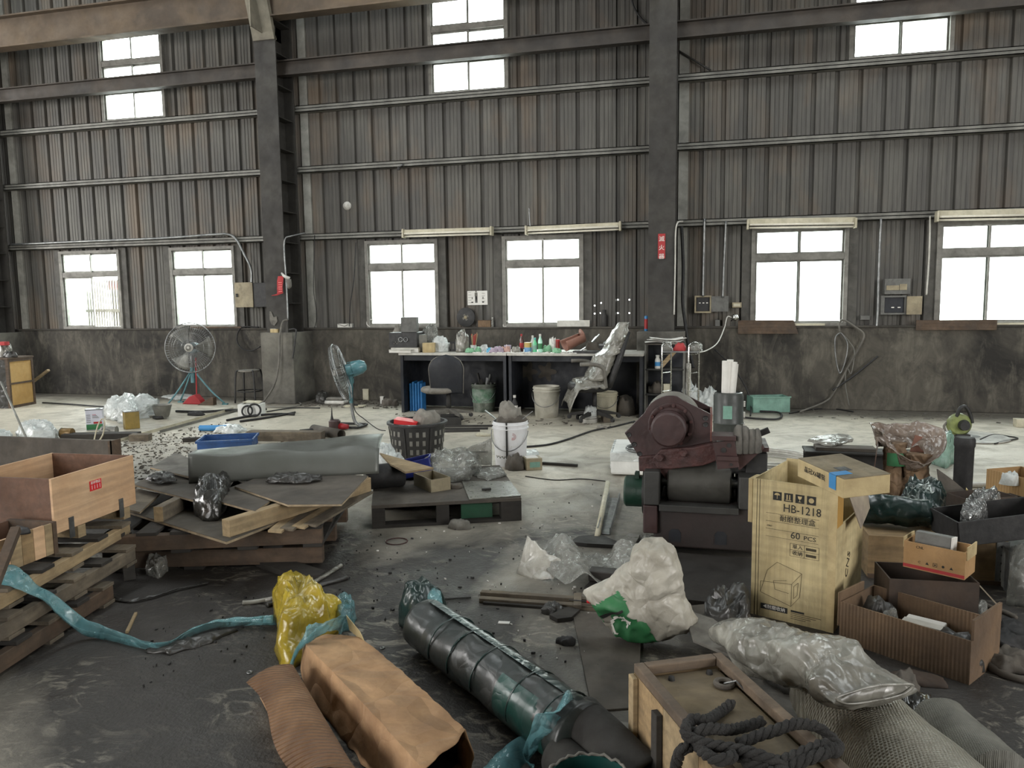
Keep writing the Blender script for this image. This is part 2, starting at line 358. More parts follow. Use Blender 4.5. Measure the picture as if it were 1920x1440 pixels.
# ================================================================ THE SETTING
def glass():
    m = bpy.data.materials.new('window_glass'); m.use_nodes = True; nt = m.node_tree
    for n in list(nt.nodes):
        if n.type == 'BSDF_PRINCIPLED': nt.nodes.remove(n)
    out = [n for n in nt.nodes if n.type == 'OUTPUT_MATERIAL'][0]
    t = nt.nodes.new('ShaderNodeBsdfTransparent'); g = nt.nodes.new('ShaderNodeBsdfGlossy'); g.inputs['Roughness'].default_value = .08
    t.inputs[0].default_value = (.93, .96, .95, 1)
    x = nt.nodes.new('ShaderNodeMixShader'); x.inputs[0].default_value = .06
    nt.links.new(t.outputs[0], x.inputs[1]); nt.links.new(g.outputs[0], x.inputs[2]); nt.links.new(x.outputs[0], out.inputs[0])
    MATS['glass'] = m
glass()
def floor_mat():
    m = bpy.data.materials.new('floor_concrete'); m.use_nodes = True; nt = m.node_tree; b = nt.nodes['Principled BSDF']
    tc = nt.nodes.new('ShaderNodeTexCoord'); co = tc.outputs['Object']
    big = _noise(nt, co, .55, 5, .6, .6); mid = _noise(nt, co, 2.6, 6, .65, 1.2); fine = _noise(nt, co, 6.5, 6, .68, 2.2, (1, 1.5, 1)); grit = _noise(nt, co, 70, 3)
    # concrete colour paler towards the far side, darker towards the near side
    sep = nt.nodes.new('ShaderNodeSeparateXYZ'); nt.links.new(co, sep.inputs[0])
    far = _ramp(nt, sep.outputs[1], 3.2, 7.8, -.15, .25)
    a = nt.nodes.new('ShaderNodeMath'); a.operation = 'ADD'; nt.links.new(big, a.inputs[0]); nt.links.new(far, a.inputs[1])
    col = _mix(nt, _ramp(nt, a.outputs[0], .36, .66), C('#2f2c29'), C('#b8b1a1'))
    col = _mix(nt, _ramp(nt, mid, .46, .70, 0, .45), col, C('#2e2b27'))
    patch = _noise(nt, co, 1.3, 3, .5, .5); fm = nt.nodes.new('ShaderNodeMath'); fm.operation = 'MULTIPLY'
    nt.links.new(_ramp(nt, fine, .52, .64, 0, .75), fm.inputs[0]); nt.links.new(_ramp(nt, patch, .44, .60, .06, 1), fm.inputs[1])
    col = _mix(nt, fm.outputs[0], col, C('#938d80'))
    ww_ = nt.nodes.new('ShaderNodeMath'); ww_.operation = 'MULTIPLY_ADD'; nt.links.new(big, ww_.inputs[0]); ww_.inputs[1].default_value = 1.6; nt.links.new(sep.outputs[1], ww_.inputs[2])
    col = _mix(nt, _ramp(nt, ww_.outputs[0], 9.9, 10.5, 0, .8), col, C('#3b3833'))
    col = _mix(nt, _ramp(nt, grit, .60, .72, 0, .35), col, C('#25221f'))
    nt.links.new(col, b.inputs['Base Color'])
    nt.links.new(_ramp(nt, mid, .3, .7, .42, .72), b.inputs['Roughness'])
    bp = nt.nodes.new('ShaderNodeBump'); bp.inputs['Strength'].default_value = .35; bp.inputs['Distance'].default_value = .012
    s = nt.nodes.new('ShaderNodeMath'); s.operation = 'ADD'; nt.links.new(fine, s.inputs[0]); nt.links.new(grit, s.inputs[1])
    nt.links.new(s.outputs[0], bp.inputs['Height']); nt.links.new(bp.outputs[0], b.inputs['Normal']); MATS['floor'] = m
floor_mat()
def clad_mat():
    m = bpy.data.materials.new('metal_cladding'); m.use_nodes = True; nt = m.node_tree; b = nt.nodes['Principled BSDF']
    tc = nt.nodes.new('ShaderNodeTexCoord'); co = tc.outputs['Object']
    streak = _noise(nt, co, 9, 5, .65, .3, (1.6, 1, .10)); big = _noise(nt, co, .8, 4, .6); rust = _noise(nt, co, 1.1, 5, .6, .4, (1.4, 1, .5)); fine = _noise(nt, co, 28, 4, .6, 0, (2.2, 1, .05))
    col = _mix(nt, _ramp(nt, streak, .35, .65), C('#696760'), C('#4c4a46'))
    col = _mix(nt, _ramp(nt, fine, .42, .62, 0, .45), col, C('#3f3d3a'))
    col = _mix(nt, _ramp(nt, rust, .50, .66, 0, .5), col, C('#77644f'))
    col = _mix(nt, _ramp(nt, big, .4, .62, .05, .5), col, C('#454341'))
    nt.links.new(col, b.inputs['Base Color']); b.inputs['Roughness'].default_value = .62; b.inputs['Metallic'].default_value = .15
    MATS['cladding'] = m
clad_mat()
def wall_low_mat():
    m = bpy.data.materials.new('plinth_concrete'); m.use_nodes = True; nt = m.node_tree; b = nt.nodes['Principled BSDF']
    tc = nt.nodes.new('ShaderNodeTexCoord'); co = tc.outputs['Object']
    st = _noise(nt, co, 4, 6, .7, .8, (1.5, 1, .5)); big = _noise(nt, co, .75, 5, .65, .8); sp = _noise(nt, co, 5, 6, .7, 1)
    col = _mix(nt, _ramp(nt, big, .40, .60), C('#524e46'), C('#262421'))
    col = _mix(nt, _ramp(nt, st, .48, .70, 0, .45), col, C('#7b766a'))
    col = _mix(nt, _ramp(nt, sp, .45, .7, 0, .6), col, C('#2b2926'))
    nt.links.new(col, b.inputs['Base Color']); b.inputs['Roughness'].default_value = .9
    bp = nt.nodes.new('ShaderNodeBump'); bp.inputs['Strength'].default_value = .3; bp.inputs['Distance'].default_value = .01
    nt.links.new(sp, bp.inputs['Height']); nt.links.new(bp.outputs[0], b.inputs['Normal']); MATS['plinth'] = m
wall_low_mat()
XL, XR, YF, ZC = -18.0, 12.0, -12.0, 8.0
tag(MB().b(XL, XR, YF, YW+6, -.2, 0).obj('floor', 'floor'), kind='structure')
YC = YW+.07                                           # inner face of the cladding pans
def cladding():
    holes = [(a, b, c-.02, d+.02) for a, b, c, d in WIN.values()]
    hp = [(1115, 573), (1127, 568), (1125, 587), (1115, 588), (1158, 562), (1158, 587), (1180, 562), (1180, 587)]
    for px, py in hp:
        p = W(px, py, YC); holes.append((p.x-.008, p.x+.008, p.z-.008, p.z+.008))
    xs = []; pitch = .262; x = XL+.055
    prof = {}
    def y_at(x):
        t = ((x - XL - .055) % pitch)
        if t < .012: return YC + .042*t/.012
        if t < .047: return YC+.042
        if t < .059: return YC + .042*(1-(t-.047)/.012)
        u = (t-.059)/(pitch-.059); 
        for c in (.25, .5, .75):
            if abs(u-c) < .012: return YC-.006
        return YC
    while x < XR:
        for t in (0, .012, .047, .059): xs.append(x+t)
        for c in (.25, .5, .75):
            q = x+.059+(pitch-.059)*c; xs += [q-.007, q-.001, q+.001, q+.007]
        x += pitch
    for h in holes: xs += [h[0], h[1]]
    xs = sorted(set(round(v, 5) for v in xs)); zs = sorted(set([1.0, 2.3, 3.3, 4.15, 5.5, 6.5, ZC] + [round(v, 5) for h in holes for v in h[2:]]))
    mb = MB(); nx = len(xs); mb.v = [Vector((a, y_at(a), z)) for z in zs for a in xs]
    for j in range(len(zs)-1):
        for i in range(nx-1):
            cx, cz = (xs[i]+xs[i+1])/2, (zs[j]+zs[j+1])/2
            if any(h[0] < cx < h[1] and h[2] < cz < h[3] for h in holes): continue
            mb.f.append((j*nx+i, j*nx+i+1, (j+1)*nx+i+1, (j+1)*nx+i))
    o = mb.obj('wall_back', 'cladding'); md = o.modifiers.new('s', 'SOLIDIFY'); md.thickness = .003; md.offset = 1
    tag(o, kind='structure')
cladding()
mb = MB().b(XL, XR, YW, YW+.2, 0, 1.02)
tag(mb.obj('wall_plinth', 'plinth', bevel=.01), kind='structure')
tag(MB().b(XL, XR, YW-.012, YW+.06, 1.02, 1.045).obj('trim_1', 'concrete_wall', bevel=.004), kind='structure')
for k, z in enumerate((2.345, 3.29, 4.125)):          # cold-formed rails across the cladding
    mb = MB(); mb.b(XL, XR, YC-.115, YC-.005, z-.045, z-.035); mb.b(XL, XR, YC-.115, YC-.108, z-.045, z+.045); mb.b(XL, XR, YC-.115, YC-.005, z+.035, z+.045)
    mb.b(XL, XR, YC-.115, YC-.108, z-.005, z+.005)
    tag(mb.obj('trim_%d' % (k+2), 'girt'), kind='structure')
# crane rail beams
mb = MB(); Yb = 9.9
mb.b(XL, XR, Yb-.005, Yb+.005, 4.53, 4.71); mb.b(XL, XR, Yb-.06, Yb+.06, 4.52, 4.535); mb.b(XL, XR, Yb-.06, Yb+.06, 4.705, 4.72)
tag(mb.obj('trim_5', mat('rail_dark', '#4e463e', '#3b3733', amt=.5, scale=2, rough=.75)), kind='structure')
mb = MB(); Yb = 9.62
mb.b(XL, XR, Yb-.006, Yb+.006, 5.20, 5.62); mb.b(XL, XR, Yb-.10, Yb+.10, 5.185, 5.205); mb.b(XL, XR, Yb-.10, Yb+.10, 5.61, 5.63)
tag(mb.obj('trim_6', mat('rail_rust', '#70604d', '#4c4237', amt=.45, dirt='#3a312a', scale=1.6, rough=.8)), kind='structure')
# columns: flange, web and rear flange with a head bracket
for k, cx in enumerate((-10.98, -5.82, -.55, 4.72)):
    mb = MB(); hw = .16
    mb.b(cx-hw, cx+hw, 9.62, 9.64, 1.0, 5.1); mb.b(cx-hw, cx+hw, 10.04, 10.06, 1.0, ZC); mb.b(cx-.008, cx+.008, 9.64, 10.04, 1.0, ZC)
    for z in [1.4+.42*i for i in range(11)]:          # stiffener plates
        mb.b(cx+.008, cx+hw-.01, 9.66, 10.03, z, z+.012); mb.b(cx-hw+.01, cx-.008, 9.66, 10.03, z, z+.012)
    o = tag(mb.obj('wall_column', 'column_paint'), kind='structure')
    mb = MB(); mb.add([(cx-hw, 9.60, 4.92), (cx+hw, 9.60, 4.92), (cx+hw, 9.66, 4.92), (cx-hw, 9.66, 4.92), (cx-hw, 9.2, 6.2), (cx+hw, 9.2, 6.2), (cx+hw, 9.3, 6.2), (cx-hw, 9.3, 6.2)],
            [(3,2,1,0),(4,5,6,7),(0,1,5,4),(1,2,6,5),(2,3,7,6),(3,0,4,7)])
    mb.b(cx-.008, cx+.008, 9.3, 10.04, 5.0, 6.2)
    mb.obj('bracket', 'column_head', o)
    pw = .25 if k != 2 else .29
    mb = MB().b(cx-pw, cx+pw, 9.58, YW+.01, 0, 1.0)
    tag(mb.obj('wall_pedestal', mat('pedestal', '#77746b', '#4a4843', amt=.5, scale=2, rough=.85), bevel=.008), kind='structure')
for k, cx in enumerate((-10.98, -5.82, -.55, 4.72)):    # pale flashing strip beside every column
    tag(MB().b(cx+.17, cx+.29, YC-.03, YC-.022, 1.046, ZC).b(cx+.17, cx+.178, YC-.022, YC, 1.046, ZC).b(cx+.282, cx+.29, YC-.022, YC, 1.046, ZC).obj('wall_flashing', mat('flashing', '#9b9a92', '#7f7e77', amt=.4, scale=3, rough=.6)), kind='structure')
# windows
def window(n, x0, x1, z0, z1, trans_z, upper):
    r = bpy.data.objects.new('window_%d' % n, None); COL.objects.link(r); r.location = ((x0+x1)/2, YC-.01, z0); tag(r, kind='structure')
    w = x1-x0; h = z1-z0; fr = MB(); t = .035
    fr.b(-w/2-t, -w/2+.012, -.05, .05, -t, h+t); fr.b(w/2-.012, w/2+t, -.05, .05, -t, h+t); fr.b(-w/2+.012, w/2-.012, -.05, .05, -t, .01); fr.b(-w/2+.012, w/2-.012, -.05, .05, h-.01, h+t)
    tz = [trans_z] if not isinstance(trans_z, tuple) else list(trans_z)
    for q in tz: fr.b(-w/2+.012, w/2-.012, -.045, .045, q-.045, q+.03)
    if not upper:
        for s in (-1, 1):
            xa, xb = sorted((s*(w/2+t), s*(w/2+t+.11))); MB().b(xa, xb, -.025, .02, -.03, h+.06).obj('window_jamb', mat('jamb_grey', '#5a5852', '#474540', amt=.5, scale=4, rough=.7), r)
    fr.obj('window_frame', mat('frame_grey', '#8d8b84', '#6f6d67', amt=.35, scale=5, rough=.6, metal=.2), r)
    segs = []; zz = [0] + tz + [h]
    for i in range(len(zz)-1):
        a, b2 = zz[i]+(.03 if i else .01), zz[i+1]-(.045 if i < len(zz)-2 else .01)
        for s in (-1, 1):
            sa = MB(); yo = .012 if s > 0 else -.012; xa, xb = (-w/2+.012, .018) if s < 0 else (-.018, w/2-.012); q = .022
            sa.b(xa, xa+q, yo-.012, yo+.012, a, b2); sa.b(xb-q, xb, yo-.012, yo+.012, a, b2); sa.b(xa+q, xb-q, yo-.012, yo+.012, a, a+q); sa.b(xa+q, xb-q, yo-.012, yo+.012, b2-q, b2)
            if n == 1 and i == 0 and s > 0:           # this sash is slid aside
                continue
            so = sa.obj('sash', 'aluminium', r)
            MB().b(xa+q, xb-q, yo-.002, yo+.002, a+q, b2-q).obj('pane', 'glass', so)
for k, (a, b, c, d) in WIN.items():
    window(k, a, b, c, d, (.83,) if k < 7 else (.30+.15, .84), k >= 7)
# the yard outside: pale ground, a building front and a barred fence glimpsed through the open sash
tag(MB().b(-30, 20, YW+16, YW+16.2, 0, 7).obj('exterior_wall', mat('yard_wall', '#d9dbd8', amt=.1, rough=.9)), kind='structure')
f = T('barred_gate', 'white barred gate with red rail seen outside through the open window sash', 'gate', (W(197, 560, YW+2.4).x, YW+2.4, 0))
g = MB()
for i in range(15): g.b(-.42+i*.06, -.40+i*.06, 0, .03, 0, 1.9)
g.obj('bars', 'white_paint', f)
MB().b(-.45, .45, -.02, .04, 1.28, 1.34).obj('rail', 'white_paint', f)
o = MB().b(-.30, .36, .5, .9, 0, 1.90).obj('dark_awning', 'navy', f)
o = MB().b(-.30, .36, .4, .495, 1.72, 1.90).obj('red_valance', mat('red_deep', '#7a1414', amt=0, rough=.8), f)
# the rest of the hall
tag(MB().b(XL-.2, XL, YF, YW, 0, ZC).obj('wall_left', 'cladding'), kind='structure')
tag(MB().b(XR, XR+.2, YF, YW, 0, ZC).obj('wall_right', 'cladding'), kind='structure')
tag(MB().b(XL, XR, YF-.2, YF, 0, ZC).obj('wall_front', 'cladding'), kind='structure')
tag(MB().b(XL, XR, YF, YW+.3, ZC, ZC+.1).obj('ceiling', 'girt'), kind='structure')
# ================================================================ WALL FITTINGS
def strip_light(pa, pb, label, tubes=2, shade=False):
    a, b = W(pa[0], pa[1], 10.0), W(pb[0], pb[1], 10.0); L = (b-a).length
    if shade: a = a.copy(); b = b.copy()
    r = T('strip_light', label, 'light', (a+b)/2, math.atan2(b.y-a.y, b.x-a.x), group=None, ry=-math.atan2(b.z-a.z, (b.xy-a.xy).length))
    MB().b(-L/2, L/2, -.02, .06, -.015, .055 if shade else .035).obj('housing', 'enamel_cream', r, bevel=.006)
    for i in range(tubes):
        z = -.03-.0*i; y = -.02-.0*i
        q = (-.035, -.02) if i == 0 else (-.015 if tubes > 1 else -.02, -.055)
        MB().tube([(-L/2+.02, q[0], q[1]+.0), (L/2-.02, q[0], q[1])], .013, 10).obj('tube', 'lamp_tube', r, smooth=True)
    for s in (-1, 1):
        MB().b(s*L/2-.012, s*L/2+.012, -.055, .06, -.075, .045).obj('end_cap', 'enamel_cream', r, bevel=.004)
strip_light((757, 436), (922, 431), 'cream twin tube strip light above the window over the desk left half')
strip_light((987, 430), (1163, 422), 'cream twin tube strip light between desk window and the red sign column')
strip_light((1402, 419), (1604, 416), 'wide reflector strip light fixed just above the window behind the green tub', 2, True)
strip_light((1757, 404), (1950, 400), 'wide reflector strip light above the window cut by the frame edge', 2, True)
def pipe(label, pts, r, m='galv', cat='pipe', name='conduit', n=10, grp=None):
    c = sum((Vector(p) for p in pts), Vector())/len(pts)
    c = Vector(pts[-1])
    return one(name, label, cat, MB().tube(bez([Vector(p)-c for p in pts], n), r, 8), m, c, group=grp, smooth=True)
Yf = YC-.15
pipe('grey steel conduit curving along the rail then down to beige switch box', [W(20, 459, Yf), W(150, 453, Yf), W(300, 447, Yf), W(400, 440, Yf), W(430, 440, Yf), W(445, 452, Yf), W(460, 480, Yf), W(471, 505, Yf), W(472, 530, Yf)], .018)
pipe('thin galvanised conduit bending down the face of the first column', [W(572, 437, 9.75), W(545, 443, 9.6), W(535, 448, 9.58), W(533, 470, 9.58), W(537, 530, 9.58), W(540, 600, 9.58)], .011)
pipe('pale grey flexible hose sagging from the column conduit to the floor', [W(540, 600, 9.57), W(530, 604, 9.55), W(525, 630, 9.53), W(523, 680, 9.5), W(515, 720, 9.45), W(498, 748, 9.4), P(488, 760, .02)], .013, 'stone_grey', 'hose', 'flexible_hose')
pipe('white conduit running down the edge of the second column', [W(1280, 415, 9.75), W(1268, 425, 9.6), W(1266, 500, 9.6), W(1264, 590, 9.6)], .009, 'white_paint')
pipe('dark vertical conduit dropping to the open black meter box', [W(1321, 410, Yf), W(1319, 500, Yf), W(1318, 556, Yf)], .016, 'galv')
pipe('grey vertical conduit dropping to the open meter box door', [W(1361, 415, Yf), W(1357, 500, Yf), W(1355, 558, Yf)], .014, 'galv')
pipe('grey vertical conduit dropping to the grey fuse box with two dials', [W(1652, 410, Yf), W(1648, 500, Yf), W(1646, 580, Yf), W(1644, 612, Yf)], .015, 'galv')
pipe('white vertical conduit right of the grey fuse box with two dials', [W(1744, 405, Yf), W(1742, 480, Yf), W(1737, 553, Yf)], .010, 'white_paint')
pipe('thick black cable bundle hanging beside the second column', [W(1278, 425, 9.9), W(1281, 500, 9.9), W(1280, 565, 9.85), W(1284, 600, 9.85), W(1291, 650, 9.8), W(1300, 690, 9.75)], .02, 'rubber', 'cable', 'cable')
pipe('thin black cables dangling left of the desk window', [W(667, 455, Yf), W(664, 520, Yf), W(657, 570, Yf), W(655, 612, YW-.03)], .007, 'rubber', 'cable', 'cable')
pipe('black cable looping over the ledge right of the spinning stool', [Vector((W(485, 622, 10.16).x, 10.17, 1.055)), Vector((W(455, 622, 10.16).x, 10.14, 1.055)), W(444, 635, 10.10), W(452, 652, 10.08), W(470, 658, 10.08), W(488, 650, 10.0)], .010, 'rubber', 'cable', 'cable')
pipe('white cord drooping from round wall lamp to the steel rack', [W(1374, 597, 10.0), W(1364, 594, 10.0), W(1358, 615, 9.9), W(1345, 643, 9.6), W(1325, 657, 9.3), W(1308, 661, 9.15)], .007, 'white_plastic', 'cable', 'cord')
pipe('black hose trailing from behind the cables to the floor', [W(1340, 655, 10.05), W(1375, 690, 10.0), W(1400, 730, 9.95), W(1408, 760, 9.85), P(1407, 779, .02)], .010, 'rubber', 'hose', 'hose')
pipe('hooked black bar leaning over the first concrete pedestal', [W(542, 618, 9.56), W(553, 617, 9.55), W(555, 624, 9.55), W(552, 650, 9.55), W(549, 672, 9.555)], .011, 'black', 'bar', 'steel_bar')
pipe('thin dark cable hung down the cladding right of first column', [W(590, 441, YC-.12), W(588, 540, Yf), W(594, 590, Yf), W(590, 614, 10.16)], .005, 'rubber', 'cable', 'cable')
pipe('straight galvanised conduit on the cladding above strip light', [W(992, 390, Yf), W(993, 410, Yf), W(994, 424, Yf)], .008, 'galv')
pipe('thin diagonal brace rod high on the cladding right of second column', [W(1272, 95, YC-.05), W(1300, 112, YC-.05), W(1332, 132, YC-.05)], .012, 'steel_dark', 'rod', 'brace_rod', 2)
pipe('dark cable looping down beside top of the second column', [W(1183, -10, YC-.1), W(1188, 12, YC-.1), W(1200, 32, YC-.1), W(1214, 46, YC-.1)], .012, 'rubber', 'cable', 'cable')
# hanging hose loops on the right wall
hy = YW-.06
pipe('grey hose looped from a peg beneath the right wall ledge', [W(1575, 622, hy), W(1574, 606, hy), W(1582, 600, hy), W(1604, 613, hy), W(1620, 627, hy), W(1612, 650, hy), W(1592, 685, hy), W(1567, 730, hy), W(1549, 752, hy), P(1500, 772, .02)], .011, 'stone_grey', 'hose', 'hose')
pipe('long narrow hose loop hanging inside the bigger grey hose', [W(1575, 624, hy), W(1566, 635, hy), W(1567, 670, hy), W(1575, 700, hy), W(1586, 672, hy), W(1589, 645, hy), W(1580, 628, hy), W(1575, 624, hy)], .008, 'galv', 'hose', 'hose')
pipe('pale rubber loop crossing the hanging hoses low down', [W(1578, 625, hy), W(1592, 640, hy), W(1602, 660, hy), W(1596, 700, hy), W(1588, 690, hy), W(1585, 720, hy), W(1592, 760, hy)], .006, 'girt', 'hose', 'hose')
pipe('dark rod leaning diagonally against the right plinth wall', [W(1646, 668, hy), W(1600, 705, hy), W(1561, 732, hy)], .012, 'black', 'rod', 'steel_rod')
def wallbox(name, label, cat, x0, y0, x1, y1, Y, dep, m, door=None, **k):
    a, b = W(x0, y1, Y), W(x1, y0, Y); r = T(name, label, cat, ((a.x+b.x)/2, Y, a.z))
    w, h = b.x-a.x, b.z-a.z
    return r, w, h
Yp = YC-.12
r, w, h = wallbox('switch_box', 'beige electrical box with door swung open on left wall', 'electrical box', 476, 530, 499, 576, Yp, 0, 0)
MB().b(-w/2, w/2, 0, .10, 0, h).obj('body', 'black', r, bevel=.004)
MB().b(-w/2-.30, -w/2, -.012, .006, -.0, h+.01).obj('door', 'panel_beige', r, bevel=.003)
MB().box((-w/2-.26, -.02, h*.5), (.03, .015, .05)).obj('latch', 'steel_dark', r)
r, w, h = wallbox('meter_box', 'open black meter box with pale frame beside second column', 'electrical box', 1302, 554, 1334, 587, Yp, 0, 0)
mb = MB(); mb.b(-w/2, w/2, .08, .10, 0, h); mb.b(-w/2, w/2, 0, .08, 0, .02); mb.b(-w/2, w/2, 0, .08, h-.02, h); mb.b(-w/2, -w/2+.02, 0, .08, .02, h-.02); mb.b(w/2-.02, w/2, 0, .08, .02, h-.02)
mb.obj('body', 'panel_beige', r); MB().b(-w/2+.025, w/2-.025, .03, .07, .025, h-.025).obj('fuse_panel', 'black', r)
for i in range(3): MB().b(-.05+i*.045, -.028+i*.045, .022, .03, h*.55, h*.55+.012).obj('switch', 'print_white', r)
MB().b(w/2, w/2+.21, -.01, .002, .015, h-.01).obj('door', 'panel_grey', r)
r, w, h = wallbox('fuse_box', 'grey fuse box with two small viewing windows on right wall', 'electrical box', 1658, 522, 1708, 552, Yp, 0, 0)
MB().b(-w/2, w/2, 0, .1, 0, h).obj('body', 'panel_grey', r, bevel=.004)
MB().b(-w/2+.02, -w/2+.16, -.008, .002, .05, .05+.055).obj('viewing_window', 'panel_beige', r)
MB().b(w/2-.12, w/2-.04, -.008, .002, .05, .05+.07).obj('viewing_window', 'panel_beige', r)
r, w, h = wallbox('fuse_box', 'open fuse box with dark interior and beige door ajar', 'electrical box', 1651, 554, 1700, 590, Yp, 0, 0)
mb = MB(); mb.b(-w/2, w/2, .09, .11, 0, h); mb.b(-w/2, w/2, 0, .09, 0, .02); mb.b(-w/2, w/2, 0, .09, h-.02, h); mb.b(-w/2, -w/2+.04, 0, .09, .02, h-.02); mb.b(w/2-.02, w/2, 0, .09, .02, h-.02)
mb.obj('body', 'panel_grey', r); MB().b(-w/2+.045, w/2-.025, .02, .08, .025, h-.025).obj('fuse_panel', 'navy', r)
for i in range(2): MB().b(-.02+i*.07, .01+i*.07, .012, .02, h*.35, h*.35+.012).obj('switch', 'print_white', r)
MB().b(w/2, w/2+.165, -.03, -.015, .0, h-.01).obj('door', 'panel_beige', r)
r, w, h = wallbox('socket_box', 'small pale socket box right of the open meter box', 'socket', 1373, 567, 1391, 577, Yp, 0, 0)
MB().b(-w/2, w/2, .05, .13, 0, h).obj('body', 'panel_beige', r, bevel=.003); MB().b(-w/2+.015, w/2-.015, .042, .052, .015, h-.015).obj('face_plate', 'enamel_cream', r)
r, w, h = wallbox('socket_box', 'small grey socket box low on wall beneath fuse boxes', 'socket', 1615, 592, 1633, 600, Yp, 0, 0)
MB().b(-w/2, w/2, .05, .13, 0, h).obj('body', 'panel_grey', r, bevel=.003)
r, w, h = wallbox('socket_box', 'small grey switch box on wall below the meter box', 'socket', 1341, 600, 1350, 612, Yp, 0, 0)
MB().b(-w/2, w/2, .05, .13, 0, h).obj('body', 'panel_grey', r, bevel=.003)
p = W(1378, 595, 10.0); r = T('wall_lamp', 'small round chrome spot lamp clipped above the ledge', 'lamp', p)
M = Matrix.Rotation(PI/2, 4, 'X'); MB().lathe([(.0, .04), (.03, .035), (.045, .0), (.04, -.02), (0, -.02)], 20, M).obj('lamp_head', 'chrome', r, smooth=True)
MB().tube([(0, .03, 0), (0, .10, .01), (-.04, .16, -.05)], .008).obj('stem', 'black', r)
p = W(651, 386, YC); r = T('vent_cover', 'round white vent cover high on the cladding', 'vent', p)
MB().lathe([(0, .04), (.05, .035), (.062, 0)], 20, Matrix.Rotation(PI/2, 4, 'X')).obj('cap', 'white_plastic', r, smooth=True)
MB().tube([(.03, -.04, .02), (.06, -.02, -.03)], .008).obj('clip', 'white_plastic', r)
p = W(750, 313, YC-.13); r = T('pipe_clamp', 'small shiny clamp on the rail above the round vent', 'clamp', p)
MB().tube([(0, 0, 0), (.02, -.03, .01), (.05, 0, .03)], .013).obj('jaw', 'galv', r, smooth=True); MB().lathe([(0, -.02), (.02, -.02), (.02, .02), (0, .02)], 12, Matrix.Translation((-.02, 0, -.02))).obj('knob', 'black', r)
# poster with the dressed figure and captions
a, b = W(877, 572, YC-.01), W(914, 545, YC-.01); w, h = b.x-a.x, b.z-a.z
r = T('safety_poster', 'white poster of a worker figure taped between the desk windows', 'poster', ((a.x+b.x)/2, YC-.012, a.z), ry=-.01)
MB().b(-w/2, w/2, 0, .003, 0, h).obj('sheet', 'paper', r)
mb = MB(); q = Matrix.Translation((-.02, -.002, 0)) @ FACE
mb.add([(x, y, 0) for x, y in ((-.012, .03), (.0, .03), (.003, .09), (.006, .03), (.018, .03), (.02, .12), (-.014, .12))], [tuple(range(7))], q)
mb.obj('trousers', 'print_black', r)
mb = MB(); mb.add([(x, y, 0) for x, y in ((-.018, .12), (.022, .12), (.022, .17), (-.018, .17))], [(0, 1, 2, 3)], q); mb.add([(.002+.011*math.cos(t*PI/5), .185+.013*math.sin(t*PI/5), 0) for t in range(10)], [tuple(range(10))], q); mb.obj('figure', 'stone_grey', r)
for i in range(9):
    x = -.11 if i % 2 == 0 else .085; z = .03+.018*i
    MB().b(x-.022, x+.022, -.002, -.001, z, z+.004).obj('caption', 'stone_grey', r)
for x in (-.075, .08): MB().b(x-.014, x+.014, -.002, -.001, .03, .045).obj('boot_picture', 'print_black', r)
for x in (-.075, .08): MB().b(x-.006, x+.006, -.002, -.001, .08, .11).obj('glove_picture', 'stone_grey', r)
# red fire extinguisher sign on the second column
a, b = W(1233.5, 485, 9.61), W(1247.5, 438, 9.61); w, h = b.x-a.x, b.z-a.z
r = T('fire_sign', 'narrow vertical red sign with white characters on the second column', 'sign', ((a.x+b.x)/2, 9.612, a.z))
MB().b(-w/2, w/2, 0, .004, 0, h).obj('board', 'print_red', r)
for i, c in enumerate('滅火器'): text(c, .07, 'print_white', Matrix.Translation((0, -.001, h-.065-i*.105)) @ FACE, r, 'character')
for i in range(6): MB().b(-.03+i*.011, -.024+i*.011, -.001, 0, .012, .022).obj('small_print', 'print_white', r)
# torn red notice and fittings on the first column
a = W(526, 554, 9.6); r = T('torn_notice', 'torn red notice curling off the first column', 'notice', a)
mb = sheet(6, 10, lambda u, v: (-.10*(1-v)*(v < .1)-.035+.09*u+.02*v, -.02-.02*math.sin(v*3), .26*v), 3, .02, 14); mb.obj('paper', 'print_red', r, solid=.002)
mb = MB()
for i in range(5): mb.b(.0, .055, -.045-.0, -.043, .05+i*.03, .062+i*.03)
mb.obj('lettering', mat('print_pink', '#d06a68', amt=0, rough=.8, bump=0), r)
a = W(535, 520, 9.55); r = T('clamp_lamp', 'small black and white clamp lamp on the first column conduit', 'lamp', a)
MB().tube([(-.07, .03, .06), (-.02, 0, .02), (.02, -.01, .0), (.06, 0, -.02)], [.012, .02, .022, .028], 10).obj('arm', 'white_plastic', r, smooth=True)
MB().tube([(-.07, .04, .07), (-.08, .04, -.06)], .012).obj('bracket', 'black', r); MB().tube([(.05, .0, -.03), (.06, .0, -.12), (.04, .0, -.15)], [.035, .03, .02], 10).obj('shade', 'stone_grey', r, smooth=True)
a = W(512, 600, 9.612); mb = MB(); mb.prism([(-.03, -.06), (.02, -.08), (.07, -.02), (.06, .05), (.01, .04), (-.02, .12), (-.05, .12), (-.05, .0)], 0, .004, FACE)
one('glue_patch', 'pale grey torn label residue low on the first column', 'label', mb, 'stone_grey', a)
a = W(515, 617, 9.6); r = T('carton', 'tiny cardboard carton on top of first concrete pedestal', 'box', (a.x, 9.6, 1.0))
MB().b(-.06, .06, -.018, .018, 0, .05).obj('body', 'cardboard_box', r); MB().b(-.061, .02, -.018, .018, .051, .053).obj('lid', 'paper', r)
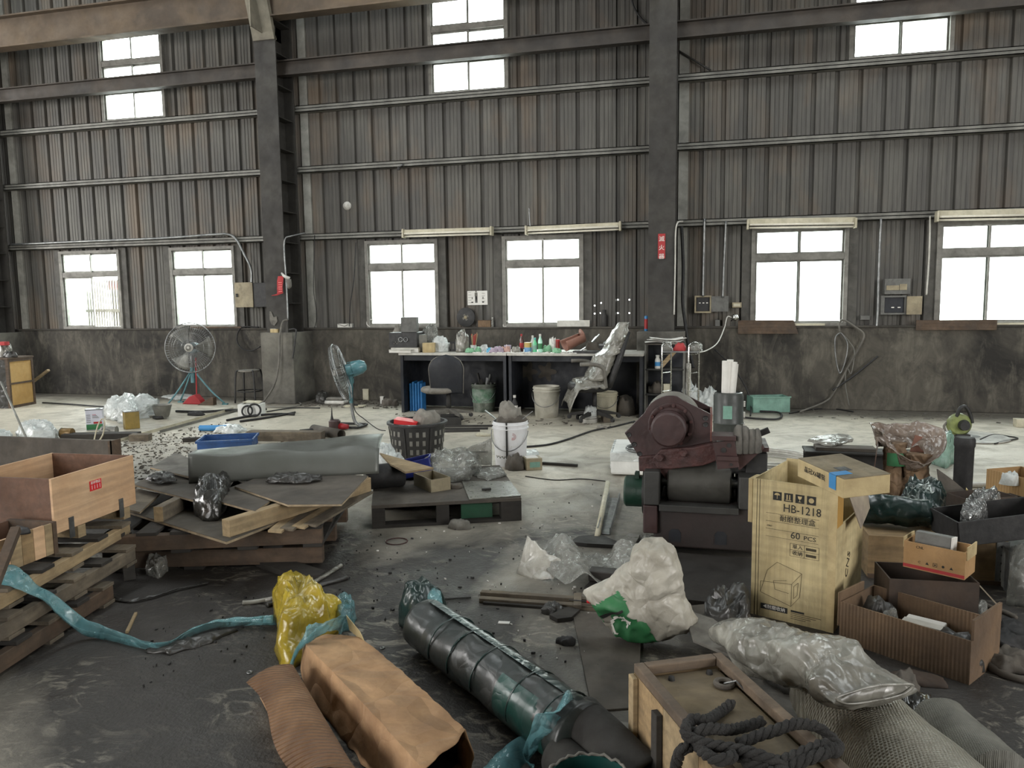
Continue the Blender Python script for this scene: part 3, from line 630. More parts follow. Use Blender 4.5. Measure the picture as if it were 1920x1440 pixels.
# ---------------------------------------------------------------- things standing on the ledge
LZ = 1.046; LY = YW+.02
def ledge(px): return W(px, 617, LY).x
def bottle(label, loc, r, h, m, capm='white_plastic', name='bottle', neck=.45, lab=None, group=None, shoulder=.62):
    t = T(name, label, 'bottle', loc, group=group)
    MB().lathe([(0, 0), (r*.95, 0), (r, .01), (r, h*shoulder), (r*neck, h*.82), (r*neck, h*.9), (0, h*.9)], 16).obj('body', m, t, smooth='edge')
    MB().lathe([(r*neck*1.15, h*.88), (r*neck*1.2, h), (0, h)], 14).obj('cap', capm, t, smooth='edge')
    if lab: MB().lathe([(r*1.015, h*.2), (r*1.015, h*.5)], 16).obj('label', lab, t, smooth=True)
    return t
def can(label, loc, r, h, m, lab, name='drink_can', cat='can'):
    t = T(name, label, cat, loc)
    MB().lathe([(0, 0), (r*.85, 0), (r, .008), (r, h-.01), (r*.85, h), (0, h)], 18).obj('body', m, t, smooth='edge')
    MB().lathe([(r*1.01, h*.15), (r*1.01, h*.8)], 18).obj('label', lab, t, smooth=True)
    return t
can('red and purple spray can standing on the second pedestal', (W(1212, 617, 9.75).x, 9.75, 1.0), .025, .19, 'print_blue', 'print_red', 'spray_can')
can('blue spray can with orange top on the second pedestal', (W(1219, 617, 9.8).x, 9.80, 1.0), .023, .23, mat('spray_navy', '#38407e', amt=.3), 'panel_beige', 'spray_can')
can('pale green drink can standing on the second pedestal', (W(1231, 617, 9.78).x, 9.78, 1.0), .033, .12, 'green_tub', 'white_plastic')
bottle('dark steel flask standing on ledge right of desk windows', (ledge(1133), LY, LZ), .04, .22, 'steel_dark', 'black', 'flask', .5)
bottle('small clear bottle beside the brown box on the ledge', (ledge(924), LY-.01, LZ), .018, .13, 'film_clear', 'white_plastic')
r = T('carton', 'brown cardboard carton on ledge beside the round black fan', 'box', ((ledge(909)), LY+.0, LZ)); MB().b(-.09, .09, -.025, .05, 0, .09).obj('body', 'cardboard_brown', r); MB().b(-.092, .092, -.027, .052, .09, .095).obj('flap', 'cardboard_dark', r)
r = T('table_fan', 'round black fan leaning on the cladding below the poster', 'fan', (ledge(875), LY-.02, LZ)); Mx = Matrix.Translation((0, .0, .135)) @ Matrix.Rotation(PI/2, 4, 'X') @ Matrix.Scale(.82, 4)
MB().lathe([(0, .03), (.10, .03), (.16, .015), (.165, 0), (.16, -.03), (.05, -.05), (0, -.05)], 28, Mx).obj('cage', 'black', r, smooth='edge')
for i in range(4):
    a = i*PI/2+.3; MB().prism([(0, .01), (.05, .03), (.06, -.01), (.02, -.012)], .031, .034, Mx @ Matrix.Rotation(a, 4, 'Z')).obj('blade', 'stone_grey', r)
MB().lathe([(0, .045), (.025, .04), (.03, .03)], 16, Mx).obj('hub', 'panel_beige', r, smooth=True)
r = T('folder', 'dark folder hanging upright left of the round black fan', 'folder', (ledge(830), LY+.06, LZ+.02), ry=.03); MB().b(-.05, .05, -.01, .02, 0, .36).obj('cover', 'panel_grey', r); MB().b(-.02, .015, -.02, -.012, .0, .14).obj('paper_slip', 'paper', r)
r = T('carton', 'flat white carton on the ledge left of the desk', 'box', (ledge(648), YW-.005, LZ), .1); MB().b(-.11, .11, -.005, .09, 0, .055).obj('body', 'white_plastic', r, bevel=.006); MB().tube([(-.1, -.006, .05), (0, -.01, .02), (.06, -.01, .045)], .006).obj('strap', 'film_clear', r)
one('board', 'long cream wooden board lying on window ledge', 'board', MB().b(-.22, .22, -.02, .01, 0, .085), 'white_paint', (ledge(1076), YW-.01, LZ), bevel=.003)
one('board', 'dark brown board leaning on the ledge below the window behind green tub', 'board', MB().prism([(-.32, 0), (.40, 0), (.34, .17), (-.32, .17)], 0, .018, Matrix.Rotation(PI/2, 4, 'X')), 'wood_brown', (ledge(1433), YW-.02, LZ-.1), rx=0)
one('board', 'rusty brown board leaning below the last window on the right', 'board', MB().b(-.26, .6, -.018, 0, 0, .12), 'wood_brown', (ledge(1760), YW-.02, LZ-.06))
one('metal_strip', 'bright metal strip lying on the sill behind the green tub', 'strip', MB().b(-.26, .26, -.01, .01, 0, .025), 'enamel_cream', (ledge(1504), YW-.005, LZ))
one('metal_strip', 'bright metal strip on the sill of the last window', 'strip', MB().b(-.2, .6, -.01, .01, 0, .022), 'enamel_cream', (ledge(1830), YW-.005, LZ))
one('metal_strip', 'rusty strip lying along the ledge behind the tripod fan', 'strip', MB().b(-.5, .5, -.02, .01, 0, .025), 'wood_brown', (ledge(400), YW-.002, LZ))
pipe('white hooked wire on the ledge at first desk window', [W(701, 600, 10.17), W(690, 600, 10.17), W(688, 608, 10.16), Vector((W(694, 615, 10.16).x, 10.16, 1.052))], .006, 'white_plastic', 'wire', 'wire')
pipe('white hooked wire on the ledge at second desk window', [W(952, 602, 10.17), W(945, 605, 10.17), W(944, 612, 10.16), Vector((W(950, 616, 10.16).x, 10.16, 1.052))], .006, 'white_plastic', 'wire', 'wire')
# ================================================================ DESKS AND CHAIRS
DY = 9.02; DZ = .765
def desk(x0, x1, label):
    r = T('desk', label, 'desk', ((x0+x1)/2, DY, 0)); w = x1-x0
    MB().b(-w/2, w/2, 0, .72, DZ-.03, DZ).obj('desk_top', 'white_paint', r, bevel=.004)
    MB().b(-w/2+.03, w/2-.03, .62, .64, .015, DZ-.031).obj('back_panel', 'navy', r)
    for s in (-1, 1): MB().b(s*(w/2-.03)-.018, s*(w/2-.03)+.018, .03, .69, .0, DZ-.031).obj('side_panel', 'navy', r)
    MB().b(-w/2+.05, w/2-.05, .05, .07, DZ-.10, DZ-.031).obj('front_rail', 'navy', r)
    return r
xa, xb, xc = P(733, 664, DZ).x, P(944, 664, DZ).x, P(1206, 664, DZ).x
desk(xa, xb-.004, 'white topped navy steel desk with black round backed chair in front')
d2 = desk(xb+.004, xc, 'white topped navy steel desk with bag covered chair at its end')
for px in (990, 1025):                                # peeled star shaped sticker marks on the back panel
    p = W(px, 697, DY+.618); m = MB(); m.prism([(.10*(1+.35*math.cos(5*t*PI/15))*math.cos(t*PI/15), .10*(1+.35*math.cos(5*t*PI/15))*math.sin(t*PI/15)) for t in range(30)], 0, .002, FACE)
    m.obj('sticker_mark', 'hardboard', d2, M=Matrix.Translation((p.x-d2.location.x, .618, p.z)))
def dk(px, py=662, y=.12, z=DZ): return Vector((W(px, py, DY+y).x, DY+y, z+.001))
def boxthing(name, label, cat, loc, w, d, h, m, rz=0, part='lid', pm=None, grp=None, bevel=.004):
    r = T(name, label, cat, loc, rz, grp); MB().b(-w/2, w/2, -d/2, d/2, 0, h).obj('body', m, r, bevel=bevel)
    MB().b(-w/2-.001, w/2+.001, -d/2-.001, d/2+.001, h-.012, h+.004).obj(part, pm or m, r); return r
boxthing('paper_stack', 'thick white paper stack on desk under the black amplifier', 'paper', dk(766, y=.22), .36, .3, .055, 'paper', .05, 'top_sheet', 'white_paint')
boxthing('paper_stack', 'thin white paper stack jutting out at the desk corner', 'paper', dk(756, y=.08), .3, .2, .035, 'paper', -.05, 'top_sheet', 'white_paint')
r = T('amplifier', 'black amplifier box with round dials on the white paper stack', 'amplifier', dk(764, y=.24, z=DZ+.06)); MB().b(-.19, .19, -.14, .14, 0, .19).obj('body', 'black', r, bevel=.005)
for x in (-.03, .04): MB().lathe([(.030, 0), (.034, .006), (.026, .008), (.022, .004)], 20, Matrix.Translation((x, -.141, .10)) @ Matrix.Rotation(PI/2, 4, 'X')).obj('dial', 'galv', r, smooth=True)
for i in range(4): MB().box((-.12+i*.02, -.142, .05+.02*(i % 2)), (.012, .006, .012)).obj('knob', 'stone_grey', r)
boxthing('speaker_box', 'grey cube speaker topping the black amplifier', 'speaker', dk(770, y=.24, z=DZ+.252), .2, .22, .185, 'panel_grey', .25)
r = T('lidded_case', 'grey upright case leaning beside the black amplifier', 'case', dk(792, y=.3), .45); MB().b(-.045, .045, -.12, .12, 0, .22).obj('body', 'panel_grey', r, bevel=.004); MB().b(-.05, .05, -.125, -.118, .005, .215).obj('face_plate', 'aluminium', r)
boxthing('carton', 'tan cardboard carton on the desk right of amplifier', 'box', dk(805, y=.12), .15, .13, .115, 'cardboard_box', .2)
def lump(name, label, cat, loc, rx_, ry_, h, m, seed=1, amp=.35, sc=14, grp=None, rz=0, sub=0):
    out = [(rx_*math.cos(t)*(1+.15*math.sin(3*t+seed)), ry_*math.sin(t)*(1+.15*math.cos(2*t+seed))) for t in [i*PI/8 for i in range(16)]]
    return one(name, label, cat, blob(out, h, seed, amp, 36, 12, sc), m, loc, rz, grp, smooth=True)
lump('cloth', 'white rag draped behind the black amplifier', 'cloth', dk(752, y=.42), .10, .10, .30, 'cloth_grey', 3)
lump('plastic_bag', 'clear plastic bag heaped behind the tan carton', 'bag', dk(808, y=.42), .12, .10, .30, 'film_clear', 5)
lump('plastic_bag', 'crumpled clear bag between carton and black basket', 'bag', dk(826, y=.25), .11, .1, .17, 'film_white', 6)
lump('plastic_bag', 'grey crumpled bag standing left of the chopstick cup', 'bag', dk(866, y=.2), .085, .08, .24, 'film_grey', 7)
r = T('wire_basket', 'small black basket with slotted sides on the desk', 'basket', dk(843, y=.3))
openbox(MB(), .16, .14, .12, .006).obj('body', 'black', r)
for i in range(4): MB().b(-.07+i*.037, -.05+i*.037, -.003, -.001, .03, .10).obj('slot', 'stone_grey', r)
r = T('chopstick_cup', 'cup crammed with wooden chopsticks and brushes on the desk', 'cup', dk(888, y=.15))
MB().lathe([(0, 0), (.033, 0), (.038, .09), (.034, .09), (.03, .01), (0, .01)], 18).obj('cup', 'film_white', r, smooth='edge')
random.seed(4)
for i in range(16):
    a = random.uniform(0, 2*PI); t = random.uniform(.02, .085)
    MB().tube([(.012*math.cos(a), .012*math.sin(a), .02), (t*math.cos(a), t*math.sin(a)*.7, random.uniform(.19, .25))], .004, 5).obj('chopstick', random.choice(['cardboard_box', 'cardboard_box', 'print_red', 'pine']), r)
bottle('dark soy sauce bottle with red cap on the desk', dk(978, y=.3), .026, .22, mat('bottle_brown', '#4a211c', amt=.1, rough=.2, coat=.5), 'print_red', 'sauce_bottle', .4, 'print_red')
r = T('jar', 'wide jar of blue liquid with yellow lid on the desk', 'jar', dk(990, y=.2)); MB().lathe([(0, 0), (.045, 0), (.048, .01), (.048, .06), (0, .06)], 20).obj('body', mat('jar_blue', '#6f9cc4', amt=.1, rough=.25, coat=.5), r, smooth='edge'); MB().lathe([(.046, .06), (.046, .12), (0, .12)], 20).obj('lid', mat('jar_yellow', '#b59a58', amt=.15, rough=.4), r, smooth='edge')
bottle('clear mint bottle with white cap at back of desk', dk(999, y=.3), .028, .2, 'film_white', 'white_plastic', 'water_bottle')
bottle('bright green drink bottle standing on the desk front', dk(1003, y=.14), .027, .18, mat('bottle_green', '#5cb887', amt=.05, rough=.2, coat=.6), mat('cap_teal', '#3fa39a', amt=.05, rough=.3), 'water_bottle', .45, 'green_tub')
bottle('tall mint bottle with dark green label on the desk', dk(1013, y=.14), .028, .225, mat('bottle_mint', '#a3d6c0', amt=.05, rough=.2, coat=.6), 'white_plastic', 'water_bottle', .45, 'print_green')
r = T('drinking_glass', 'clear plastic cup of lilac tint behind candy wrappers', 'cup', dk(952, y=.25)); MB().lathe([(0, 0), (.04, 0), (.045, .085), (.042, .085), (.037, .006), (0, .006)], 18).obj('body', mat('glass_lilac', '#b5aec4', amt=.1, rough=.2, alpha=.7), r, smooth='edge'); MB().lathe([(.046, .075), (.046, .08)], 18).obj('rim', 'film_white', r)
for i, (px, m, s, lb) in enumerate([(882, 'green_lt', .06, 'light green crumpled wrapper in front of chopstick cup'), (893, 'green_lt', .055, 'pale green wrapper beside the chopstick cup'), (907, 'film_white', .06, 'white crumpled wrapper on desk near the wrapper heap'), (918, 'blue_lt', .045, 'blue crumpled wrapper among the candy wrappers'),
      (934, 'pink_lt', .07, 'lilac crumpled wrapper heap on the desk'), (949, 'orange_lt', .06, 'orange pink crumpled wrapper on the desk'), (925, 'pink_lt', .06, 'lilac wrapper lying at back of candy wrappers'), (968, 'film_grey', .055, 'grey white crumpled tissue left of bottles'),
      (1026, 'green_lt', .055, 'mint green crumpled bag right of tall mint bottle'), (1043, 'green_lt', .06, 'lime green crumpled bag against the terracotta scoop'), (1036, 'paper', .05, 'crumpled white tissue standing behind green bags')]):
    mat('green_lt', '#8fc59a', '#6da384', amt=.1, rough=.4, pat='creases', pscale=25, bump=.5); mat('blue_lt', '#4d9fc0', amt=.1, rough=.4); mat('pink_lt', '#bcaab9', '#a193a6', amt=.15, rough=.4, pat='creases', pscale=25, bump=.5); mat('orange_lt', '#c79f8c', '#b3908f', amt=.15, rough=.4, pat='creases', pscale=25)
    lump('wrapper', lb, 'wrapper', dk(px, y=.10+.06*(i % 3) if px < 1036 or px == 1043 else .3), s, s*.7, .05+.012*(i % 3)+(.09 if px == 1036 else 0), m, i+11, .5, 30)
one('green_fork', 'bright green plastic clip standing on wrapper heap', 'clip', MB().tube([(-.01, 0, 0), (-.01, 0, .05), (.01, 0, .07), (.005, 0, .03), (.02, 0, .0)], .006), 'green_lt', dk(931, y=.3, z=DZ+.0)+Vector((0, 0, .001)))
def litter(name, label, n, zone, m, sz, seed, z=0.0, kind='stuff'):
    random.seed(seed); mb = MB()
    for i in range(n):
        p = zone(random.random(), random.random()); s = sz*random.uniform(.3, 1.4)**1.5; a = random.uniform(0, PI)
        M = TR((p.x, p.y, p.z+.001), a, random.uniform(-.15, .15), random.uniform(-.15, .15)); k = random.uniform(.2, 1)
        mb.prism([(-s, -s*k*.5), (s*.3, -s*k*.6), (s, s*k*.1), (s*.2, s*k*.5), (-s*.8, s*k*.3)], 0, random.uniform(.002, .01), M)
    o = mb.obj(name, m); tag(o, label, 'litter', kind=kind); return o
litter('desk_litter', 'small pale scraps strewn along the front of desk tops', 220, lambda a, b: Vector((lerp(P(880, 664, DZ).x, P(1080, 664, DZ).x, a), DY+.02+.2*b, DZ)), 'paper', .022, 8)
r = T('red_tube', 'dark red cylinder standing beside the terracotta scoop', 'tube', dk(1046, y=.28)); MB().lathe([(0, 0), (.025, 0), (.025, .15), (.02, .155), (0, .155)], 16).obj('body', mat('tube_red', '#8c2f2b', amt=.2, rough=.4), r, smooth='edge'); MB().lathe([(.027, .13), (.027, .15)], 16).obj('collar', 'print_red', r)
# terracotta scoop, open towards the camera
def scoop():
    def fn(u, v):
        a = lerp(-1.9, 1.9, u); R = .10*(1-.15*v); return (R*math.sin(a), -.0+lerp(0, .26, v), -R*math.cos(a)+.10)
    mb = MB().grid(18, 10, fn); mb.lathe([(0, 0), (.085, 0)], 18, Matrix.Translation((0, .26, .1)) @ Matrix.Rotation(PI/2, 4, 'X')); return mb
one('scoop', 'terracotta coloured plastic scoop tilted on the desk', 'scoop', scoop(), 'terracotta', dk(1062, y=.12)+Vector((0, 0, .02)), -1.0, smooth=True, solid=.005, rx=.35)
for i, (p0, p1, lb) in enumerate([((1095, 655), (1118, 626), 'thin grey bar leaning behind the scoop'), ((1104, 643), (1124, 622), 'shiny tool handle leaning on desk junk'), ((1085, 655), (1108, 640), 'steel spanner lying among desk tools')]):
    one('hand_tool', lb, 'tool', MB().bar(Vector((0, 0, 0)), W(p1[0], p1[1], DY+.4)-W(p0[0], p0[1], DY+.3), .02, .012), 'galv', W(p0[0], p0[1]+5, DY+.3))
boxthing('notebook', 'black closed notebook lying at the front of the desk', 'book', dk(1100, y=.1), .3, .16, .022, 'black', -.08, 'cover')
boxthing('tape_dispenser', 'dark tape dispenser near the covered chair on desk', 'dispenser', dk(1122, y=.35), .16, .1, .09, 'black', .3, 'cutter', 'galv')
lump('rag', 'small dark rag heap behind the notebook on desk', 'rag', dk(1112, y=.3), .09, .07, .12, 'hardboard', 31)
lump('rag', 'dusty grey rag heap beside the covered chair on desk', 'rag', dk(1145, y=.35), .1, .08, .15, 'panel_grey', 32)
lump('paper_ball', 'small white crumpled paper on desk behind notebook', 'paper', dk(1097, y=.2), .03, .03, .05, 'paper', 33)
boxthing('paper_stack', 'flat papers on the desk right of paper ball', 'paper', dk(1150, y=.1), .22, .16, .012, 'paper', .2, 'top_sheet')
# star base used by both office chairs
def star(parent, m, r=.28, z=.06, rot=0):
    for i in range(5):
        a = rot+i*2*PI/5; c, s = math.cos(a), math.sin(a)
        lg = MB().loft([[(c*t-s*w, s*t+c*w, zz+dz) for w, dz in ((-ww, 0), (ww, 0), (ww*.8, hh), (-ww*.8, hh))] for t, ww, hh, zz in ((.02, .03, .05, z+.02), (r*.6, .024, .035, z+.005), (r, .018, .022, z-.01))]).obj('leg', m, parent)
        MB().lathe([(0, -.012), (.024, -.012), (.026, 0), (.024, .012), (0, .012)], 14, TR((c*r, s*r, .026), a) @ Matrix.Rotation(PI/2, 4, 'X')).obj('caster', 'black', lg)
r = T('office_chair', 'black office chair', 'chair', (W(840, 790, 8.45).x, 8.45, 0), .18)
r['label'] = 'black office chair with tall rounded back in front of first desk'
def back_shape(u, v):
    z = .44*v; w = .205*(1-.12*(1-v))*(1 if v < .6 else math.sqrt(max(0, 1-((v-.6)/.4)**2.3))); x = lerp(-w, w, u); return (x, -.03*math.cos(u*PI-PI/2)-.05*math.sin(v*2), z+.335)
MB().grid(16, 22, back_shape).obj('backrest', 'navy', r, smooth=True, solid=.035)
e = [back_shape(0, j/21) for j in range(22)] + [back_shape(1, 1-j/21) for j in range(22)]
MB().tube([(x*1.03, y-.01, z+.006*(z > .7)) for x, y, z in e], .008, 8).obj('rim', 'stone_grey', r, smooth=True)
MB().loft([[(x*k-.10, y*k+.10, z) for x, y in [(.23*math.cos(t*PI/10)*1.0, .21*math.sin(t*PI/10)) for t in range(20)]] for k, z in ((.8, .33), (1, .35), (1, .38), (.92, .40))]).obj('seat', 'cloth_grey', r, smooth=True)
MB().tube([(0, .08, .10), (0, .08, .33)], .028, 12).obj('gas_lift', 'steel_dark', r, smooth=True); MB().bar((0, .05, .32), (0, -.04, .40), .05, .012).obj('back_bracket', 'steel_dark', r)
b5 = bpy.data.objects.new('base', None); COL.objects.link(b5); b5.parent = r; b5.location = (0, .08, .03); star(b5, 'stone_grey', .27, .05, .4)
# drawer tray the first chair stands behind
p1, p2 = P(792, 801, 0), P(865, 799, 0); L = (p2-p1).length; r = T('steel_tray', 'dark steel drawer tray lying at the foot of the round backed chair', 'drawer', (p1+p2)/2, ang(p1, p2))
openbox(MB(), L, .30, .10, .012).obj('body', 'steel_dark', r); MB().tube([(-.12, .1, .10), (-.05, .0, .12), (.04, .06, .03)], .006).obj('bent_strap', 'galv', r)
# second chair, wrapped in film, seen from the side
p = P(1118, 788, 0); r = T('office_chair', 'grey armchair on casters with plastic film over its tall back', 'chair', (p.x, 8.7, 0), .35)
MB().loft([[(x*k-.06, y*k, z) for x, y in [(.25*math.cos(t*PI/10), .22*math.sin(t*PI/10)) for t in range(20)]] for k, z in ((.75, .36), (1, .39), (1.02, .44), (.9, .47))]).obj('seat', 'black', r, smooth=True)
MB().loft([[(.12+.24*t+dx*(1-.2*t), y*(1-.45*max(0, t-.55)/.45), .42+.62*t+dz) for dx, dz, y in ((-.035, .01, -.2), (.035, -.01, -.2), (.06, -.01, 0), (.035, -.01, .2), (-.035, .01, .2), (-.02, .01, 0))] for t in [i/8 for i in range(9)]]).obj('backrest', 'black', r, smooth=True)
cov = MB(); R_ = []
for i in range(22):
    t = i/21; q = []
    for j in range(24):
        a = 2*PI*j/24; k = 1+.28*(rdg((math.cos(a)*.3, t, math.sin(a)*.3), 5, 4)-.5)
        wx = lerp(.13, .085, t)*(1.15 if .25 < t < .5 else 1)*(1 if t < .9 else .75); wy = lerp(.25, .15, t)*(1 if t < .9 else .7)
        q.append((.06+.28*t+wx*k*math.cos(a)-(.05 if t < .45 else 0), wy*k*math.sin(a), .50+.64*t))
    R_.append(q)
cov.loft(R_).obj('plastic_cover', 'film_grey', r, smooth=True)
R_ = []
for i in range(16):
    t = i/15; R_.append([(-.34+.42*t+.0, lerp(-.27, .27, j/19)*(1), .475+.05*math.sin(t*2)+.03*(rdg((t, j/19, 0), 7, 9)-.5)-(.10*(abs(j/19-.5)*2)**3)-(.22*(1-t/.25) if t < .25 else 0)) for j in range(20)])
mb = MB(); mb.loft(R_, closed=False); mb.obj('seat_film', 'film_grey', r, smooth=True, solid=.004)
for s in (-1, 1):
    MB().tube(bez([(-.22, s*.27, .69), (-.05, s*.27, .685), (.04, s*.27, .64), (.06, s*.26, .55), (.08, s*.24, .42)], 6), [.022]*14+[.02]*11, 8).obj('armrest', 'stone_grey', r, smooth=True)
MB().tube([(0, 0, .10), (0, 0, .36)], .026, 12).obj('gas_lift', 'black', r, smooth=True)
b5 = bpy.data.objects.new('base', None); COL.objects.link(b5); b5.parent = r; b5.location = (0, 0, .03); star(b5, 'steel_dark', .30, .05, .2)
# buckets
def bucket(name, label, x, y, r0, r1, h, m, handle='galv', band=True, fill=None, rz=0, group=None, z=0):
    t = T(name, label, 'bucket', (x, y, z), rz, group)
    MB().lathe([(0, 0), (r0, 0), (r0+.003, .01), (r1, h-.005), (r1-.006, h-.004), (r0-.004, .012), (0, .012)], 32).obj('body', m, t, smooth='edge')
    if band:
        for zz in (h*.84, h*.93): MB().lathe([(lerp(r0, r1, zz/h)-.002, zz-.006), (r1+.008, zz-.004), (r1+.008, zz+.004), (lerp(r0, r1, zz/h)-.002, zz+.006)], 32).obj('rim', m, t, smooth='edge')
    if handle:
        R = r1+.008; MB().tube([(R*math.cos(a)*1.02, -R*.75*math.sin(a)-.02, h*.78-.42*h*math.sin(a)) for a in [i*PI/14 for i in range(15)]], .004, 6).obj('handle', handle, t, smooth=True)
    return t
q = P(921, 764, 0); t = bucket('bucket', 'dirty green printed bucket full of scrap under the desk', q.x, 9.35, .13, .155, .36, mat('bucket_dirty', '#8f9389', '#4d5a4c', amt=.5, scale=7, rough=.5))
MB().lathe([(.146, .12), (.152, .3)], 32).obj('printed_label', mat('label_green', '#4b7a5a', '#93a396', amt=.4, scale=9), t, smooth=True)
for i in range(6): MB().bar((.04*math.cos(i*1.1), .05*math.sin(i*1.1), .2), (.12*math.cos(i*1.1+.3), .1*math.sin(i*1.1+.3), .36+.06*(i % 3)), .03, .02).obj('scrap_piece', 'galv' if i % 2 else 'steel_dark', t)
bucket('bucket', 'white plastic bucket with dirty tide mark under the second desk', W(1025, 770, 9.0).x, 9.0, .135, .16, .38, mat('bucket_white', '#c8c5b8', '#a8a394', amt=.35, dirt='#4a463d', scale=3, rough=.45))
bucket('bucket', 'pale bucket half hidden behind the film covered chair', W(1136, 752, 9.2).x, 9.2, .12, .14, .30, 'enamel_cream')
bottle('dark glass bottle on the floor between the two desks', (W(965, 768, 9.05).x, 9.05, 0), .04, .25, 'black', 'white_plastic', 'glass_bottle', .4, 'paper')
r = T('blue_bundle', 'bundle of bright blue plastic sheets under first desk', 'bundle', (W(784, 740, 9.30).x, 9.30, 0), .1)
for i in range(5): MB().b(-.09+i*.035, -.062+i*.035, -.1, .1, 0, .36+.02*(i % 2)).obj('sheet', mat('blue_sheet', '#2f7fc0', '#1f66a8', amt=.2, rough=.4), r, bevel=.008)
one('board', 'upright brown board beside the blue bundle under desk', 'board', MB().b(-.05, .05, -.01, .01, 0, .33), 'wood_brown', (W(766, 752, 9.4).x, 9.4, 0), rz=.1)
lump('rag', 'dark rag pile under the end of the second desk', 'rag', (W(1172, 770, 9.3).x, 9.3, 0), .11, .1, .20, 'hardboard', 51)
r = T('round_tin', 'low round white tin in front of the covered chair', 'tin', P(1103, 792, 0)); MB().lathe([(0, 0), (.10, 0), (.105, .01), (.105, .065), (.098, .072), (0, .072)], 28).obj('body', 'white_plastic', r, smooth='edge'); MB().lathe([(.106, .05), (.106, .058)], 28).obj('rim', 'stone_grey', r)
q = P(1103, 792, 0); lump('plastic_bag', 'white plastic bag bundled on the low round tin', 'bag', (q.x+.02, q.y, .074), .075, .075, .11, 'film_white', 52)
a, b = P(1128, 776, 0), P(1145, 803, 0); one('wood_block', 'square timber offcut on the floor beside the covered chair', 'timber', MB().b(-.045, .045, -.16, .16, 0, .085), 'pine_grey', (a+b)/2, ang(a, b)-PI/2, bevel=.004)
one('paint_roller', 'small black roller lying by the round white tin', 'roller', MB().tube([(-.07, 0, .03), (.07, 0, .03)], .03, 12), 'rubber', P(1092, 786, 0), .6)
# ================================================================ RIGHT OF THE DESKS
X0, X1 = W(1210, 700, 9.2).x, W(1282, 700, 9.2).x
r = T('metal_shelf', 'narrow metal shelf rack standing before the second column', 'shelf', ((X0+X1)/2, 9.2, 0)); w = X1-X0; hh = .87
for sx in (-1, 1):
    for sy in (0, .3): MB().b(sx*w/2-.01, sx*w/2+.01, sy-.01, sy+.01, 0, hh).obj('post', 'girt', r)
for z in (.26, .56, hh-.01): MB().b(-w/2, w/2, -.01, .31, z, z+.014).obj('shelf_board', 'steel_dark' if z < .8 else 'hardboard', r)
MB().b(-w/2, w/2, .305, .311, 0, hh-.011).obj('back_panel', 'navy', r)
bottle('white bottle with blue label on the upper rack shelf', (X0+.14, 9.25, .575), .033, .16, 'white_plastic', 'white_plastic', 'spray_bottle', .6, 'print_blue')
lump('rag', 'dark rag stuffed on the lower rack shelf', 'rag', (X0+.12, 9.35, .275), .1, .08, .12, 'hardboard', 53)
boxthing('carton', 'small pale carton on the lower rack shelf', 'box', (X0+.25, 9.3, .275), .08, .08, .11, 'enamel_cream')
for i, (dx, rz, lb) in enumerate([(-.04, .1, 'lowest newspaper of the pile on top of rack'), (.0, -.12, 'middle newspaper of the pile on top of rack'), (.03, .25, 'topmost newspaper of the pile on top of rack')]):
    one('newspaper', lb, 'newspaper', sheet(10, 8, lambda u, v: (lerp(-.2, .2, u), lerp(-.12, .12, v), .004+.012*math.sin(u*5+i)+.006), i, .01, 9), 'paper', ((X0+X1)/2+dx, 9.32, .876+i*.022), rz, solid=.004)
one('white_pipe', 'white plastic pipe standing at the side of the rack', 'pipe', MB().tube([(0, 0, 0), (0, 0, .62)], .03, 16), 'white_paint', (W(1284, 700, 9.35).x+.04, 9.45, 0), smooth='edge')
one('plank', 'pale plank leaning diagonally inside the rack', 'plank', MB().bar((-.1, 0, .02), (.14, 0, .30), .05, .015, (0, 1, 0)), 'pine', ((X0+X1)/2+.05, 9.28, .57))
# polished ladder-sided stand
xs = [W(1241, 700, 8.75).x, W(1257, 700, 8.75).x, W(1291, 700, 8.75).x, W(1310, 700, 8.75).x]; cx = (xs[0]+xs[3])/2
r = T('steel_stand', 'chromed stand with two ladder sides and top tray', 'stand', (cx, 8.75, 0))
for (a, b) in ((xs[0], xs[1]), (xs[2], xs[3])):
    a -= cx; b -= cx; d = .14
    side = MB().tube([(a, 0, 0), (a, 0, .86)]+[(lerp(a, b, .5)-(b-a)/2*math.cos(t), d*.5*(1-math.cos(t)), .86+.05*math.sin(t)) for t in [i*PI/8 for i in range(1, 8)]]+[(b, d, .86), (b, d, 0)], .010, 8).obj('side_frame', 'chrome', r, smooth=True)
    for z in (.15, .36, .57, .78): MB().tube([(a, 0, z), (b, d, z)], .007, 6).obj('rung', 'chrome', side)
MB().b(xs[0]-cx, xs[3]-cx, .0, .15, .80, .815).obj('tray', 'galv', r)
lump('red_cloth', 'red crumpled cloth on the chromed stand tray', 'cloth', (cx, 8.82, .816), .07, .05, .08, 'print_red', 55, .35)
lump('plastic_bag', 'clear film on the right end of chromed stand tray', 'bag', (cx+.17, 8.82, .816), .07, .07, .08, 'film_clear', 56, .5)
lump('plastic_bag', 'clear film on the left end of chromed stand tray', 'bag', (cx-.15, 8.82, .816), .06, .06, .09, 'film_clear', 57, .5)
